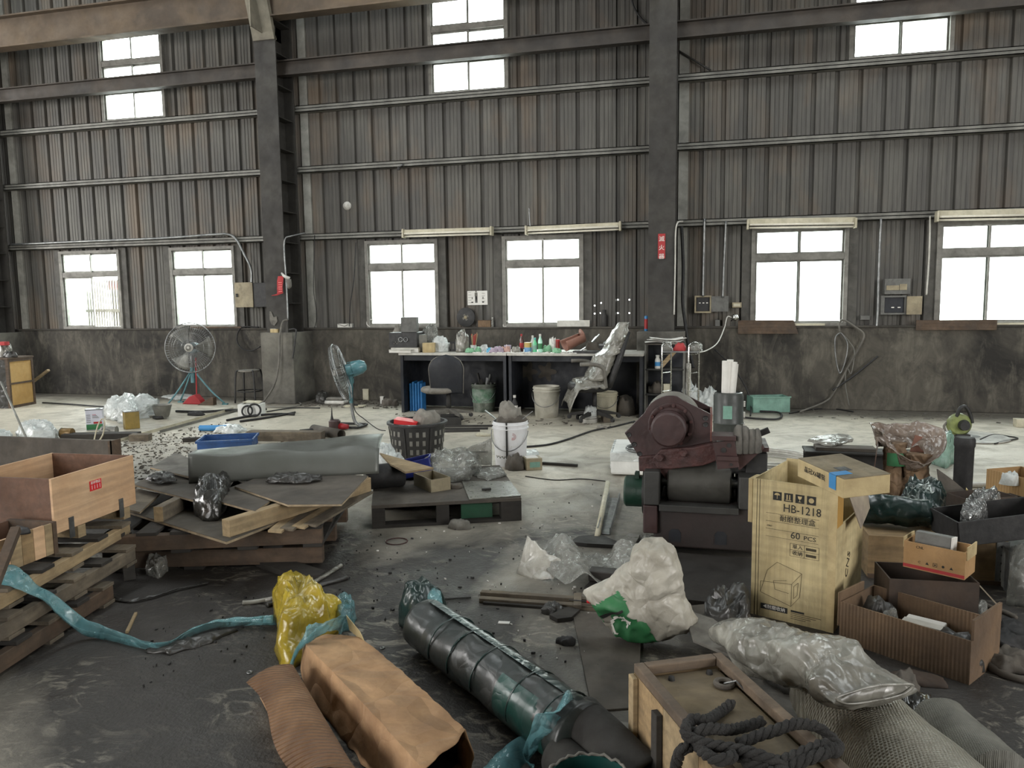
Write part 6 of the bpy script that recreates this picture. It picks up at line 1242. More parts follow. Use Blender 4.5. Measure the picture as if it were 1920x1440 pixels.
ribbon('film_strip', 'pale cyan film twisted around neck of the yellow bag', 'film', [P(545, 1252, .03), P(555, 1225, .10), P(568, 1200, .17), P(590, 1182, .20), P(622, 1170, .20), P(642, 1168, .16), P(645, 1180, .10)], [.02, .04, .045, .05, .03], 'film_cyan', 6)
gbag('puff of teal film right of the yellow plastic bag', [(610, 1160), (620, 1148), (655, 1145), (668, 1160), (660, 1180), (640, 1185)], .09, 'film_cyan', 107, .5, 14)
# kraft paper covered long box-like tube
K = dict(TL0=P(553, 1190, .165), TR0=P(652, 1178, .14), TL1=P(792, 1440, .17), TR1=P(878, 1374, .15))
dK = (K['TL1']-K['TL0']).normalized(); sK = Vector((-dK.y, dK.x, 0))
def kraft(u, v):                                     # v along, u around (open ring): bottom left, top left, top right, bottom right
    a, b = K['TL0'].lerp(K['TL1'], v), K['TR0'].lerp(K['TR1'], v)
    bl = Vector((a.x, a.y, .004))-sK*(.02); br = Vector((b.x, b.y, .004))+sK*.015
    P4 = [bl, a, b, br, bl]; k = u*4; i = min(3, int(k)); p = P4[i].lerp(P4[i+1], k-i); c = (a+b+bl+br)/4
    n = rdg((p.x*1.0, p.y, p.z), 9, 5)-.5+.6*noise.noise(p*22); jag = .035*noise.noise(Vector((u*9, 3, v))) if v > .97 else 0
    sh = 1 if v > .14 else .70+.30*(v/.14)
    q = c+(p-c)*(1+.06*n)*sh; return q + dK*jag + Vector((0, 0, .01*math.sin(v*PI*1)*(1 if u > .2 else 0)))
o = (K['TL0']+K['TR1'])/2; o.z = 0
r = T('paper_tube', 'long brown kraft paper wrapped tube, open dark end to camera', 'tube', o)
MB().grid(49, 60, lambda u, v: tuple(kraft(u, v)-o)).obj('wrapping', 'kraft', r, smooth='edge', solid=.004)
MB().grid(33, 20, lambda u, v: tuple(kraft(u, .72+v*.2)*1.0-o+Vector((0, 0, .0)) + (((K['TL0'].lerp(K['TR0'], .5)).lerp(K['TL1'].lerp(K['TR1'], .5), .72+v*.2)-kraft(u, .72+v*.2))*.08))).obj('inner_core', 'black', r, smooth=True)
c = K['TL0'].lerp(K['TR0'], .5)-o; MB().lathe([(0, 0), (.075, 0), (.07, .02), (0, .03)], 18, Matrix.Translation(c+Vector((0, 0, -.08))+dK*.02) @ dK.to_track_quat('Z', 'Y').to_matrix().to_4x4()).obj('end_cap', 'kraft', r, smooth=True)
fl = MB(); a1 = K['TR0']+dK*.02-o; fl.add([tuple(a1), tuple(a1+dK*.15), tuple(a1+dK*.10-sK*.0+Vector((0, 0, .03))), tuple(a1-dK*.03+Vector((0, 0, .05)))], [(0, 1, 2, 3)]); fl.obj('torn_flap', 'cardboard_box', r, solid=.003)
# corrugated folded sheet beside it
def corr(u, v):
    ridge = P(548, 1246, .16).lerp(P(668, 1450, .16), v); lf = P(462, 1280, .12).lerp(P(556, 1450, .10), v)+Vector((.02*math.sin(v*6), 0, .01*math.sin(v*5))); rt_ = P(552, 1292, .03).lerp(P(678, 1458, .03), v)
    return (lf.lerp(ridge, u/.6) + Vector((0, 0, .02*math.sin(u/.6*PI)))) if u < .6 else ridge.lerp(rt_, (u-.6)/.4)
o = P(590, 1370, .08); mb = MB().grid(24, 60, lambda u, v: tuple(corr(u, v)-o))
th = ang(P(548, 1246, .16), P(668, 1450, .16))
r = T('corrugated_sheet', 'folded corrugated brown cardboard sheet left of kraft tube', 'cardboard', o, th)
mb.obj('sheet', 'kraft_corr', r, M=Matrix.Rotation(-th, 4, 'Z'), smooth='edge', solid=.005); 
mb = MB(); p0 = P(485, 1292, .0)-o; p1 = P(556, 1400, 0)-o; 
MB().bar(P(500, 1285, .05)-o, P(575, 1420, .05)-o, .05, .08).obj('support_core', 'kraft', r, M=Matrix.Rotation(-th, 4, 'Z'))
# dark wrapped roll
R0, R1 = Vector((-1.085, 2.80, .105)), Vector((-.335, 2.13, .105)); d = (R1-R0).normalized()
def rollmesh(R0, R1, r0, r1, n=36, m=60, amp=.06, seed=0, sc=6, cap=True, sq=1.0, zmin=.003, shape=None):
    mb = MB(); rings = []; d = (R1-R0).normalized(); x = Vector((-d.y, d.x, 0)).normalized(); c = (R0+R1)/2; c.z = 0
    for i in range(m+1):
        t = i/m; p = R0.lerp(R1, t); rr = lerp(r0, r1, t)*(shape(t) if shape else 1); q = []
        for j in range(n):
            a = 2*PI*j/n; e = x*math.cos(a)*rr + Vector((0, 0, 1))*math.sin(a)*rr*sq; k = 1+amp*(rdg(tuple((p+e)), sc, seed)-.45)
            s = p+e*k; s.z = max(zmin, s.z); q.append(s-c)
        rings.append(q)
    mb.loft(rings, True, cap); return mb, c
mb, c = rollmesh(R0, R1, .10, .105, amp=.10, seed=2); r = T('wrapped_roll', 'long dark roll wrapped in green black film with taped bands', 'roll', c); mb.obj('wrapping', 'roll_wrap', r, smooth=True)
for t in (.22, .36, .52, .74, .90):
    p = R0.lerp(R1, t); x = Vector((-d.y, d.x, 0)); MB().tube([p-c+(x*math.cos(a)+Vector((0, 0, math.sin(a))))*.107+d*.012*math.sin(a) for a in [i*PI/16-.3 for i in range(20)]], .0035, 5).obj('band', 'film_green', r, smooth=True)
def patch_roll(t0, t1, a0, a1, rad, m, nm):
    x = Vector((-d.y, d.x, 0)); MB().grid(14, 14, lambda u, v: tuple(R0.lerp(R1, lerp(t0, t1, u))-c+(x*math.cos(lerp(a0, a1, v))+Vector((0, 0, math.sin(lerp(a0, a1, v)))))*rad)).obj(nm, m, r, smooth=True)
patch_roll(.66, .93, 2.2, 3.9, .1075, mat('film_teal_dark', '#14463e', '#0f322d', amt=.35, rough=.4, coat=.15, pat='creases', pscale=8, bump=.5), 'green_patch')
patch_roll(.03, .97, 1.25, 1.6, .1082, mat('painted_sheen', '#23403f', '#182726', amt=.3, rough=.28, coat=.3, pat='creases', pscale=14, bump=.3), 'top_highlight')  # lighter strip along the top paints the roll's highlight
mb, c = rollmesh(R1-d*.05+Vector((.02, .02, .03)), R1+d*.27+Vector((.0, .0, .0)), .068, .068, amp=.06, seed=3, m=24, cap=False)
r = T('felt_roll', 'brown black felt roll poking from the dark wrapped roll', 'roll', c); mb.obj('layer', 'felt_roll', r, smooth=True, solid=.012)
mb, c2 = rollmesh(R1-d*.02+Vector((.02, .02, .03)), R1+d*.24+Vector((.0, .0, .0)), .035, .035, amp=.05, seed=5, m=10, cap=False); mb.obj('inner_layer', 'black', r, smooth=True, solid=.008, M=Matrix.Translation(c2-c))
mb, c = rollmesh(R1-d*.0+Vector((-.07, -.05, -.03)), R1+d*.30+Vector((-.07, -.05, -.03)), .06, .06, amp=.08, seed=8, m=20)
r = T('felt_roll', 'lower dark felt roll beside the cyan film tail', 'roll', c); mb.obj('layer', 'felt_roll', r, smooth=True)
gbag('crumpled teal black film bunched at far end of dark roll', [(748, 1175), (756, 1150), (785, 1140), (820, 1145), (838, 1170), (820, 1190), (775, 1200)], .16, 'film_green', 108, .3, 8)
gbag('bright cyan film tuft at the far end of dark roll', [(800, 1140), (812, 1128), (828, 1135), (832, 1155), (815, 1158)], .07, 'film_cyan', 109, .35, 10, z=.12)
ribbon('film_strip', 'wide cyan film tail hanging over the dark roll end', 'film', [P(1062, 1310, .20), P(1048, 1325, .215), P(1032, 1345, .20), P(1018, 1375, .12), P(990, 1410, .03), P(955, 1440, .02), P(930, 1465, .02)], [.05, .07, .08, .09, .10, .12], 'film_cyan', 7)
# round pot at the bottom edge
pc = Vector((-.272, 1.82, 0)); r = T('round_pot', 'dark round pot with wavy pale rim at bottom edge', 'pot', pc)
MB().lathe([(0, .0), (.085, 0), (.105, .19), (.10, .19), (.08, .01), (0, .01)], 36).obj('wall', mat('pot_teal', '#12403c', amt=.35, rough=.35), r, smooth='edge')
MB().tube([((.105+.004*math.sin(i*7))*math.cos(2*PI*i/60), (.105+.004*math.sin(i*5))*math.sin(2*PI*i/60), .192+.004*math.sin(i*2.1)) for i in range(60)], .004, 6, closed=True).obj('rim', 'stone_grey', r, smooth=True)
r = T('round_pot', 'black canister top peeking in beneath the corrugated sheet', 'pot', (-.98, 1.70, 0)); MB().lathe([(0, 0), (.05, 0), (.05, .16), (.045, .165), (.04, .15), (0, .15)], 24).obj('wall', 'rubber', r, smooth='edge')
# ================================================================ FEED BAG AND FILM, CENTRE FOREGROUND
def ptin(p, poly):
    x, y = p; c = False; n = len(poly)
    for i in range(n):
        x1, y1 = poly[i]; x2, y2 = poly[(i+1) % n]
        if (y1 > y) != (y2 > y) and x < (x2-x1)*(y-y1)/(y2-y1)+x1: c = not c
    return c
YB = 3.02; oc = W(1195, 1160, YB)
ol = [(W(x, y, YB).x-oc.x, W(x, y, YB).z-oc.z) for x, y in [(1094, 1148), (1130, 1130), (1180, 1098), (1186, 1068), (1212, 1052), (1240, 1050), (1262, 1078), (1275, 1110), (1282, 1168), (1302, 1205), (1290, 1228), (1240, 1240), (1180, 1243), (1150, 1225), (1122, 1190)]]
bag = blob(ol, .10, 31, .30, 120, 44, 7, flat=False, pw=1)
zmin = min(v.y for v in bag.v); lift = -zmin-oc.z+.004
r = T('feed_bag', 'slumped white feed sack with green printed panel', 'sack', (oc.x, YB+.04, oc.z+max(0, lift)))
Mb = Matrix.Rotation(-.0, 4, 'Z') @ Matrix.Rotation(PI/2, 4, 'X') @ Matrix.Translation((0, 0, -.10))
bag.obj('sack', mat('sack_white', '#b9b5a9', '#9c978a', amt=.35, dirt='#57524a', scale=6, rough=.45, pat='creases', pscale=8, bump=.7), r, M=Mb, smooth=True)
def surf_patch(poly, m, nm, off, holes=()):
    pp = [(W(x, y, YB).x-oc.x, W(x, y, YB).z-oc.z) for x, y in poly]; hh = [[(W(x, y, YB).x-oc.x, W(x, y, YB).z-oc.z) for x, y in h] for h in holes]; mb = MB()
    for f in bag.f:
        if len(f) > 4: continue
        c = sum((bag.v[i] for i in f), Vector())/len(f)
        if c.z < .10: continue
        if ptin((c.x, c.y), pp) and not any(ptin((c.x, c.y), h) for h in hh):
            mb.add([bag.v[i]+Vector((0, 0, off)) for i in f], [tuple(range(len(f)))])
    if mb.f: mb.obj(nm, m, r, M=Mb, smooth=True)
surf_patch([(1110, 1168), (1162, 1140), (1182, 1165), (1180, 1185), (1215, 1195), (1235, 1238), (1180, 1244), (1148, 1228)], 'print_green', 'green_panel', .002, [[(1128, 1190), (1140, 1180), (1150, 1195), (1150, 1222), (1158, 1238), (1146, 1232)]])
surf_patch([(1128, 1188), (1165, 1168), (1170, 1174), (1132, 1195)], 'print_black', 'name_band', .004)
def arcpx(cx, cy, rr, a0, a1, w_, n=20): return [(cx+rr*math.cos(lerp(a0, a1, i/n)), cy-rr*math.sin(lerp(a0, a1, i/n))) for i in range(n+1)]+[(cx+(rr-w_)*math.cos(lerp(a1, a0, i/n)), cy-(rr-w_)*math.sin(lerp(a1, a0, i/n))) for i in range(n+1)]
surf_patch(arcpx(1168, 1205, 22, .6, 4.2, 5), 'print_white', 'swirl_mark', .004); surf_patch(arcpx(1172, 1200, 9, -1.2, 2.6, 4), 'print_white', 'swirl_centre', .005)
# big clear film with opened mouth
def bigfilm(u, v):
    a = P(992, 1062).lerp(P(1235, 1085), u); b = P(1060, 1108).lerp(P(1235, 1120), u)
    hgt = .13*math.exp(-((u-.22)/.13)**2)*(1-.5*v)+.11*math.exp(-((u-.75)/.16)**2)*(1-v*.6)+.03
    p = a.lerp(b, v); k = rdg((u*1.1, v*.5, 2), 5, 3)-.4; return (p.x, p.y+.12*(1-v)*(u > .1), max(.004, hgt+.06*k*(1-v)))
oo = P(1120, 1090); o = one('film_sheet', 'large crumpled clear film sheet with lifted corner behind feed sack', 'film', MB().grid(60, 26, lambda u, v: tuple(Vector(bigfilm(u, v))-oo)), 'film_clear', oo, smooth=True, solid=.002)
def cornerf(u, v):
    a = lerp(0, 1.2, u); return (lerp(0, .22, u), -.02-.10*v-.02*math.sin(u*3), lerp(.15-.06*u, .0, v)*(.9+.2*math.sin(u*4+1)) + .01)
one('film_sheet', 'milky film flap standing at left end of crumpled film', 'film', sheet(24, 16, cornerf, 5, .03, 9), mat('film_milky', '#c9c6bc', '#aaa79d', amt=.25, scale=6, rough=.3, alpha=.92, pat='creases', pscale=7, bump=.7, coat=.3), P(993, 1062)+Vector((0, .0, 0)), -.35, smooth=True, solid=.002)
for i, (pa, pb, w_, lb) in enumerate([((900, 1128), (1150, 1146), .035, 'long flat timber strip nearest camera left of feed sack'), ((902, 1116), (1150, 1133), .035, 'second long timber strip behind the nearest strip'), ((905, 1134), (1075, 1147), .02, 'short dark strip lying along the long timber strips')]):
    a, b = P(*pa), P(*pb); L = (b-a).length; one('timber_strip', lb, 'timber', MB().b(0, L, -w_/2, w_/2, 0, .022 if i < 2 else .012), 'pine_grey' if i < 2 else 'wood_dirty', a+Vector((0, .012*(i == 2), 0)), ang(a, b), bevel=.002)
r = T('screwdriver', 'red handled screwdriver on the timber strips by the feed sack', 'tool', P(1092, 1130, .03)+Vector((0, 0, .008))); MB().tube([(.02, 0, 0), (.11, .01, 0)], .009, 8).obj('handle', 'red_bright', r, smooth='edge'); MB().tube([(-.06, 0, 0), (.02, 0, 0)], .003, 6).obj('shaft', 'black', r)
one('timber_strip', 'short pale batten crossing the long timber strips', 'timber', MB().b(-.018, .018, -.07, .08, 0, .012), 'pine_grey', P(1083, 1128, .024), .15, bevel=.002)
for q4, zz, tk_, m, lb in [
    ([(1073, 1150), (1110, 1336), (1195, 1330), (1205, 1160)], .0, .008, 'hardboard', 'dusty fibre board flat on floor beneath the feed sack'),
    ([(1262, 1142), (1388, 1130), (1440, 1205), (1300, 1175)], .032, .01, 'hardboard', 'brown board on the steel plate right of feed sack'),
    ([(1280, 1146), (1338, 1165), (1440, 1248), (1398, 1246), (1300, 1205)], .09, .012, 'stone_grey', 'tapered grey board tilted between sack and timber crate'),
    ([(1030, 1160), (1065, 1145), (1088, 1150), (1072, 1165), (1045, 1168)], .0, .02, 'wood_dirty', 'small dark wedge on floor left of the fibre board')]:
    v = [P(x, y, zz) for x, y in q4]; o = sum(v, Vector())/len(v); one('board', lb, 'board', MB().prism([(p.x-o.x, p.y-o.y) for p in v], 0, tk_), m, (o.x, o.y, zz), bevel=.002)
one('support_block', 'dark block under the tapered grey board', 'block', MB().b(-.05, .05, -.05, .05, 0, .088), 'wood_dirty', P(1340, 1210, 0)+Vector((0, .05, 0)))
gbag('crumpled dirty film scrap on floor near the timber strips', [(1015, 1150), (1020, 1140), (1045, 1138), (1055, 1148), (1035, 1156)], .03, 'film_dark', 111, .6, 20, 'film_scrap', 'scrap')
lump('rag', 'small black oily rag left of the fibre board', 'rag', P(1062, 1208), .04, .02, .03, 'rubber', 112, .7)
one('paper_scrap', 'white paper scrap lying flat between roll and strips', 'paper', MB().b(-.025, .025, -.012, .012, 0, .003), 'paper', P(945, 1168), .1)
one('metal_ring', 'small steel washer nearest the yellow bag', 'washer', MB().tube(ring(.008, 16, .003), .003, 6, closed=True), 'galv', P(717, 1216))
one('metal_ring', 'small steel washer left of corrugated cardboard sheet', 'washer', MB().tube(ring(.009, 16, .003), .003, 6, closed=True), 'galv', P(468, 1262))
one('metal_rod', 'thin dark rod lying between dark roll and the strips', 'rod', MB().tube([(0, 0, .005), P(883, 1122)-P(832, 1125)+Vector((0, 0, .005))], .004, 6), 'steel_dark', P(832, 1125))
r = T('foam_chunk', 'pale worn chunk on floor between roll and timber crate', 'block', P(1175, 1400)); MB().b(-.04, .035, -.06, .06, 0, .05).obj('chunk', 'enamel_cream', r, bevel=.008); MB().b(-.03, .02, -.04, .05, .0505, .053).obj('dust_cap', 'stone_grey', r)
# ================================================================ TIMBER CRATE WITH ROPE
FLc, FRc = P(1188, 1243, .36), P(1352, 1222, .36); th = ang(FLc, FRc); Wc = (FRc-FLc).length; Hc = .36; Lc = .80
cr = T('timber_crate', 'tall timber crate with framed top and black rope on it', 'crate', (FLc.x, FLc.y, 0), th)
f = .03
for a_, b_, nm in (((0, f), (-Lc, 0), 'frame_rail'), ((Wc-f, Wc), (-Lc, 0), 'frame_rail')):
    MB().b(a_[0], a_[1], b_[0], b_[1], Hc-.028, Hc).obj(nm, 'frame_old', cr, bevel=.004)
MB().b(f, Wc-f, -f, 0, Hc-.028, Hc).obj('frame_rail', 'frame_old', cr, bevel=.004)
MB().b(f, Wc-f, -Lc, -Lc+f, Hc-.028, Hc).obj('frame_rail', 'frame_old', cr, bevel=.004)
MB().b(f, Wc-f, -Lc+f, -f, Hc-.045, Hc-.033).obj('top_panel', mat('panel_dusty', '#8b7a5e', '#5c5242', amt=.5, dirt='#33302a', scale=4, rough=.85, pat='wood', pscale=10, pamt=.3), cr)
for k in range(4): MB().b(.001, .014, -Lc+k*Lc/4+.001, -Lc+(k+1)*Lc/4-.001, 0, Hc-.029).obj('side_board', 'ply_old' if k % 2 else 'pine', cr)
MB().b(Wc-.014, Wc-.001, -Lc, 0, 0, Hc-.029).obj('side_panel', 'ply_old', cr); MB().b(.015, Wc-.015, -.014, -.001, 0, Hc-.029).obj('end_panel', 'ply_old', cr); MB().b(.015, Wc-.015, -Lc, -Lc+.014, 0, Hc-.029).obj('end_panel', 'ply_old', cr)
MB().b(-.016, .0, -.035, 0, 0, Hc-.03).obj('corner_batten', 'pine', cr, bevel=.002); MB().b(-.018, .0, -.20, -.165, 0, Hc-.05).obj('dark_batten', 'wood_dirty', cr, bevel=.002)
for x, y in ((.09, -.06), (.21, -.055)): MB().lathe([(0, .012), (.008, .01), (.010, 0)], 10, Matrix.Translation((x, y, Hc-.033))).obj('bolt_head', 'steel_dark', cr, smooth=True)
rp = MB().tube(ring(.022, 18, .0), .008, 8, closed=True).obj('twine_knot', 'hardboard', cr, M=Matrix.Translation((.215, -.13, Hc-.025)))
MB().tube([(.0, 0, 0), (.02, -.03, .02), (.035, -.05, .0)], .0025, 5).obj('wire_end', 'galv', rp)
CR = TR((FLc.x, FLc.y, 0), th)
def strand(path, rad=.0125):                          # three-strand twisted rope
    path = bez(path, 12); mb = MB(); N = len(path); dist = 0
    D = [0]
    for i in range(1, N): D.append(D[-1]+(path[i]-path[i-1]).length)
    ups = Vector((0, 0, 1)); pts = [[], [], []]
    for i, p in enumerate(path):
        d = (path[min(i+1, N-1)]-path[max(i-1, 0)]); d.normalize(); x = d.cross(ups); x = x.normalized() if x.length > .05 else Vector((1, 0, 0)); y = x.cross(d)
        for k in range(3):
            a = D[i]*95+k*2*PI/3; pts[k].append(p+(x*math.cos(a)+y*math.sin(a))*rad*.55)
    for k in range(3): mb.tube(pts[k], rad*.62, 6)
    return mb
zr = Hc+.015; zi = Hc-.016
def RP(px, py, z): return P(px, py, z)
rope = [([RP(1372, 1318, zi), RP(1350, 1335, zi), RP(1325, 1350, zr), RP(1300, 1348, zr+.02), RP(1288, 1362, zr+.01), RP(1300, 1375, zr+.02), RP(1330, 1366, zr+.03), RP(1370, 1368, zr+.0), RP(1405, 1360, zi+.01), RP(1430, 1352, zi+.01)], 'upper'),
        ([RP(1296, 1352, zr+.01), RP(1285, 1370, zr+.03), RP(1296, 1385, zr+.02), RP(1330, 1397, zr+.02), RP(1375, 1404, zr+.02), RP(1420, 1415, zr+.02), RP(1455, 1430, zr+.01), RP(1475, 1450, zr+.0)], 'mid'),
        ([RP(1385, 1395, zr), RP(1420, 1380, zr+.01), RP(1460, 1367, zr+.02), RP(1492, 1357, zr+.02), RP(1530, 1362, zr+.0), RP(1560, 1385, zr-.02), RP(1572, 1400, zr-.03), RP(1562, 1410, zr-.0), RP(1548, 1396, zr+.02), RP(1520, 1405, zr+.02), RP(1480, 1422, zr+.01), RP(1450, 1430, zr+.01)], 'loop'),
        ([RP(1300, 1388, zr), RP(1318, 1410, zr+.01), RP(1345, 1425, zr+.02), RP(1370, 1420, zr+.02), RP(1378, 1410, zr+.0), RP(1400, 1428, zr), RP(1440, 1440, zr)], 'low'),
        ([RP(1296, 1398, zr), RP(1280, 1405, zr), RP(1270, 1425, zr-.04), RP(1266, 1450, zr-.09)], 'tail'),
        ([RP(1560, 1400, zr), RP(1545, 1412, zr+.02), RP(1510, 1425, zr+.01), RP(1470, 1440, zr), RP(1440, 1452, zr)], 'back')]
rr_ = T('rope', 'thick black twisted rope knotted across the timber crate top', 'rope', (FLc.x+.15, FLc.y-.35, Hc))
for pth, nm in rope: strand([p-rr_.location for p in pth]).obj('strand', 'rope', rr_, smooth=True)
# ================================================================ WOVEN ROLLS AND LONG PLASTIC BAG
dW = Vector((.37, -.93, 0)).normalized()
W0 = Vector((.375, 2.53, .135)); mb, c = rollmesh(W0, W0+dW*1.0, .135, .14, amp=.07, seed=11, sc=4, m=50, n=44, shape=lambda t: .80+.2*min(1, t*8))
one('woven_roll', 'thick glossy woven plastic sack roll right of timber crate', 'roll', mb, 'woven', c, smooth=True)
a, b = P(1750, 1345, .085), P(1872, 1470, .085); mb, c = rollmesh(a, b, .085, .095, amp=.07, seed=12, sc=5, m=40, n=36, shape=lambda t: .78+.22*min(1, t*9))
one('woven_roll', 'grey stained felt roll at lower right of the frame', 'roll', mb, mat('felt_grey', '#87857b', '#5d5b53', amt=.55, dirt='#33322d', scale=3.5, rough=.7, bump=.4, pat='weave', pscale=60, pamt=.15), c, smooth=True)
gbag('shiny black film wedge between the two big rolls', [(1665, 1335), (1690, 1325), (1740, 1345), (1790, 1400), (1830, 1450), (1790, 1450), (1720, 1385)], .09, mat('bag_shiny2', '#2c2c2b', amt=.3, dirt='#77756c', scale=9, rough=.15, pat='creases', pscale=14, bump=1, coat=.9), 113, .5, 10)
gbag('dirty grey rag bunch where the long bag ends', [(1655, 1310), (1670, 1290), (1705, 1282), (1722, 1300), (1715, 1322), (1680, 1330)], .06, 'hardboard', 114, .6, 12, 'rag', 'rag')
L0, L1_ = P(1352, 1184, .16), P(1640, 1280, .355)
def bshape(t): return (.55+.45*min(1, t*3.5))*(1 if t < .92 else 1-.25*((t-.92)/.08))
def sackmesh():
    mb = MB(); R_ = []; d = (L1_-L0).normalized(); x = Vector((-d.y, d.x, 0)).normalized(); c = (L0+L1_)/2; c.z = 0
    for i in range(100):
        t = i/99; w_ = lerp(.05, .112, min(1, t*3))*(1+.25*max(0, (t-.8)/.2)); h_ = lerp(.035, .085, min(1, t*3))*(1-.72*max(0, (t-.72)/.28)**1.5); p = L0.lerp(L1_, t)+Vector((0, 0, .012*math.sin(t*11)-.03*max(0, (t-.75)/.25))); q = []
        for j in range(64):
            a = 2*PI*j/64; e = x*math.cos(a)*w_ + Vector((0, 0, 1))*math.sin(a)*h_; k = 1+.5*(rdg(tuple(p*.6+e), 9, 14)-.45)*(.4+.6*abs(math.sin(a)))
            q.append(p+e*k-c)
        R_.append(q)
    return mb.loft(R_, True, True), c
mb, c = sackmesh()
r = T('plastic_sack', 'long crumpled greyish plastic sack lying over the woven roll', 'sack', c); mb.obj('sack', 'film_grey', r, smooth=True)
dd = (L1_-L0).normalized(); xx = Vector((-dd.y, dd.x, 0)).normalized()
MB().tube([L1_-c+dd*.004+Vector((0, 0, -.03))+(xx*math.cos(a)*.122+Vector((0, 0, math.sin(a)*.021)))*(1+.05*math.sin(a*5)) for a in [i*PI/20 for i in range(40)]], .0035, 6, closed=True).obj('hem', 'film_grey', r, smooth=True)
gbag('dark film flap underneath the far end of long sack', [(1318, 1190), (1330, 1165), (1375, 1140), (1405, 1150), (1400, 1185), (1350, 1200)], .14, 'film_dark', 116, .5, 9)
gbag('dark grey plastic crumple under the long sack middle', [(1435, 1275), (1450, 1255), (1500, 1250), (1550, 1280), (1540, 1305), (1480, 1305)], .12, 'film_dark', 117, .5, 9)
# ================================================================ TALL CARTON
F0, F1 = P(1407, 1150), P(1562, 1187); th = ang(F0, F1); wb = (F1-F0).length; db = .46; hb = .615
hbx = T('tall_carton', 'tall open cardboard carton printed HB-1218 60 PCS', 'box', F0, th); t = .006
def wavy(x0, z0, x1, z1, n=2): return [(x0, z0), (x1, z1)]
MB().b(0, wb, 0, t, 0, hb).obj('front_wall', 'carton_face', hbx); MB().b(0, wb, db-t, db, 0, hb+.01).obj('back_wall', 'carton_face', hbx)
MB().b(0, t, t, db-t, 0, hb).obj('side_wall', 'carton_face', hbx); MB().b(wb-t, wb, t, db-t, 0, hb-.17).obj('side_wall', 'carton_face', hbx); MB().b(t, wb-t, t, db-t, 0, t).obj('bottom', 'cardboard_box', hbx)
MB().b(wb-t, wb, t+.0, .10, hb-.17, hb-.01).obj('side_tab', mat('carton_inner', '#a8813f', amt=.2, rough=.85), hbx)
mb = MB(); mb.add([(wb, .12, hb-.02), (wb, db-.02, hb), (wb+.03, db-.03, hb-.17), (wb+.06, .14, hb-.19), (wb+.004, .12, hb-.02), (wb+.004, db-.02, hb), (wb+.034, db-.03, hb-.17), (wb+.064, .14, hb-.19)], [(0,1,2,3),(7,6,5,4),(0,4,5,1),(1,5,6,2),(2,6,7,3),(3,7,4,0)]); mb.obj('side_flap', mat('carton_dusty', '#a29682', '#82766a', amt=.35, scale=5, rough=.85), hbx)
MB().b(-.022, -.004, .005, .10, hb-.20, hb-.005).obj('left_flap', 'cardboard_box', hbx)
MB().b(wb-.03, wb+.002, -.003, 0, 0, hb).obj('corner_crease', 'cardboard_box', hbx)
for x in (.018, .030): MB().b(x, x+.002, -.0008, .0, .0, hb).obj('crease_line', 'print_brown', hbx)
def HX(u): return u*wb
def HZ(v): return hb*(1-v)
def prt(u0, u1, v0, v1, m='print_black', nm='print', y=-.0012): return MB().b(HX(u0), HX(u1), y, 0, HZ(v1), HZ(v0)).obj(nm, m, hbx)
for i, u in enumerate((.25, .385, .52, .655)):
    ic = prt(u, u+.105, .075, .135, 'print_black', 'handling_icon'); cxu = HX(u+.052); czu = HZ(.105)
    q = MB()
    if i == 0: q.prism([(cxu+.012*math.cos(a), czu+.004+.010*math.sin(a)) for a in [k*PI/8 for k in range(9)]], .0012, .0018, FACE); q.b(cxu-.001, cxu+.001, -.0018, -.0012, czu-.012, czu+.004)
    elif i == 1: q.b(cxu-.008, cxu-.003, -.0018, -.0012, czu-.009, czu+.012); q.b(cxu+.003, cxu+.008, -.0018, -.0012, czu-.009, czu+.012); q.b(cxu-.012, cxu+.012, -.0018, -.0012, czu-.014, czu-.011)
    elif i == 2: q.prism([(cxu-.009, czu+.012), (cxu+.009, czu+.012), (cxu+.006, czu+.001), (cxu+.001, czu-.002), (cxu+.001, czu-.01), (cxu+.007, czu-.013), (cxu-.007, czu-.013), (cxu-.001, czu-.01), (cxu-.001, czu-.002), (cxu-.006, czu+.001)], .0012, .0018, FACE)
    else: q.prism([(cxu+.011*math.cos(a), czu+.011*math.sin(a)) for a in [k*PI/8 for k in range(16)]], .0012, .0018, FACE); q.prism([(cxu+.007*math.cos(a), czu+.007*math.sin(a)) for a in [k*PI/6 for k in range(12)]], .0019, .002, FACE)
    q.obj('icon_mark', 'cardboard_box', ic)
def ht(s, u, v, size, sx=1, m='print_black'): return text(s, size, m, Matrix.Translation((HX(u), -.0012, HZ(v))) @ FACE, hbx, 'lettering', sx, .0004)
ht('HB-1218', .60, .185, .050, .88)
prt(.17, .80, .232, .2335, nm='rule_line'); prt(.17, .80, .290, .2915, nm='rule_line'); prt(.17, .80, .345, .3465, nm='rule_line'); prt(.17, .80, .40, .401, nm='rule_line')
ht('耐磨整理盒', .55, .262, .030); ht('60', .53, .370, .042); ht('PCS', .70, .375, .026, 1.2); ht('CMO', .215, .325, .010)
for v0 in (.425, .47, .515): prt(.47, .81, v0, v0+.0015, nm='table_line')
for u0 in (.47, .64, .81): prt(u0, u0+.003, .425, .515, nm='table_line')
ht('單入', .56, .448, .022); ht('收納', .56, .493, .022); prt(.66, .78, .44, .458, 'print_brown', 'table_text'); prt(.66, .78, .485, .503, 'print_brown', 'table_text')
dl = MB(); 
def ln(u0, v0, u1, v1): dl.bar((HX(u0), -.0008, HZ(v0)), (HX(u1), -.0008, HZ(v1)), .0012, .0012, (0, 1, 0))
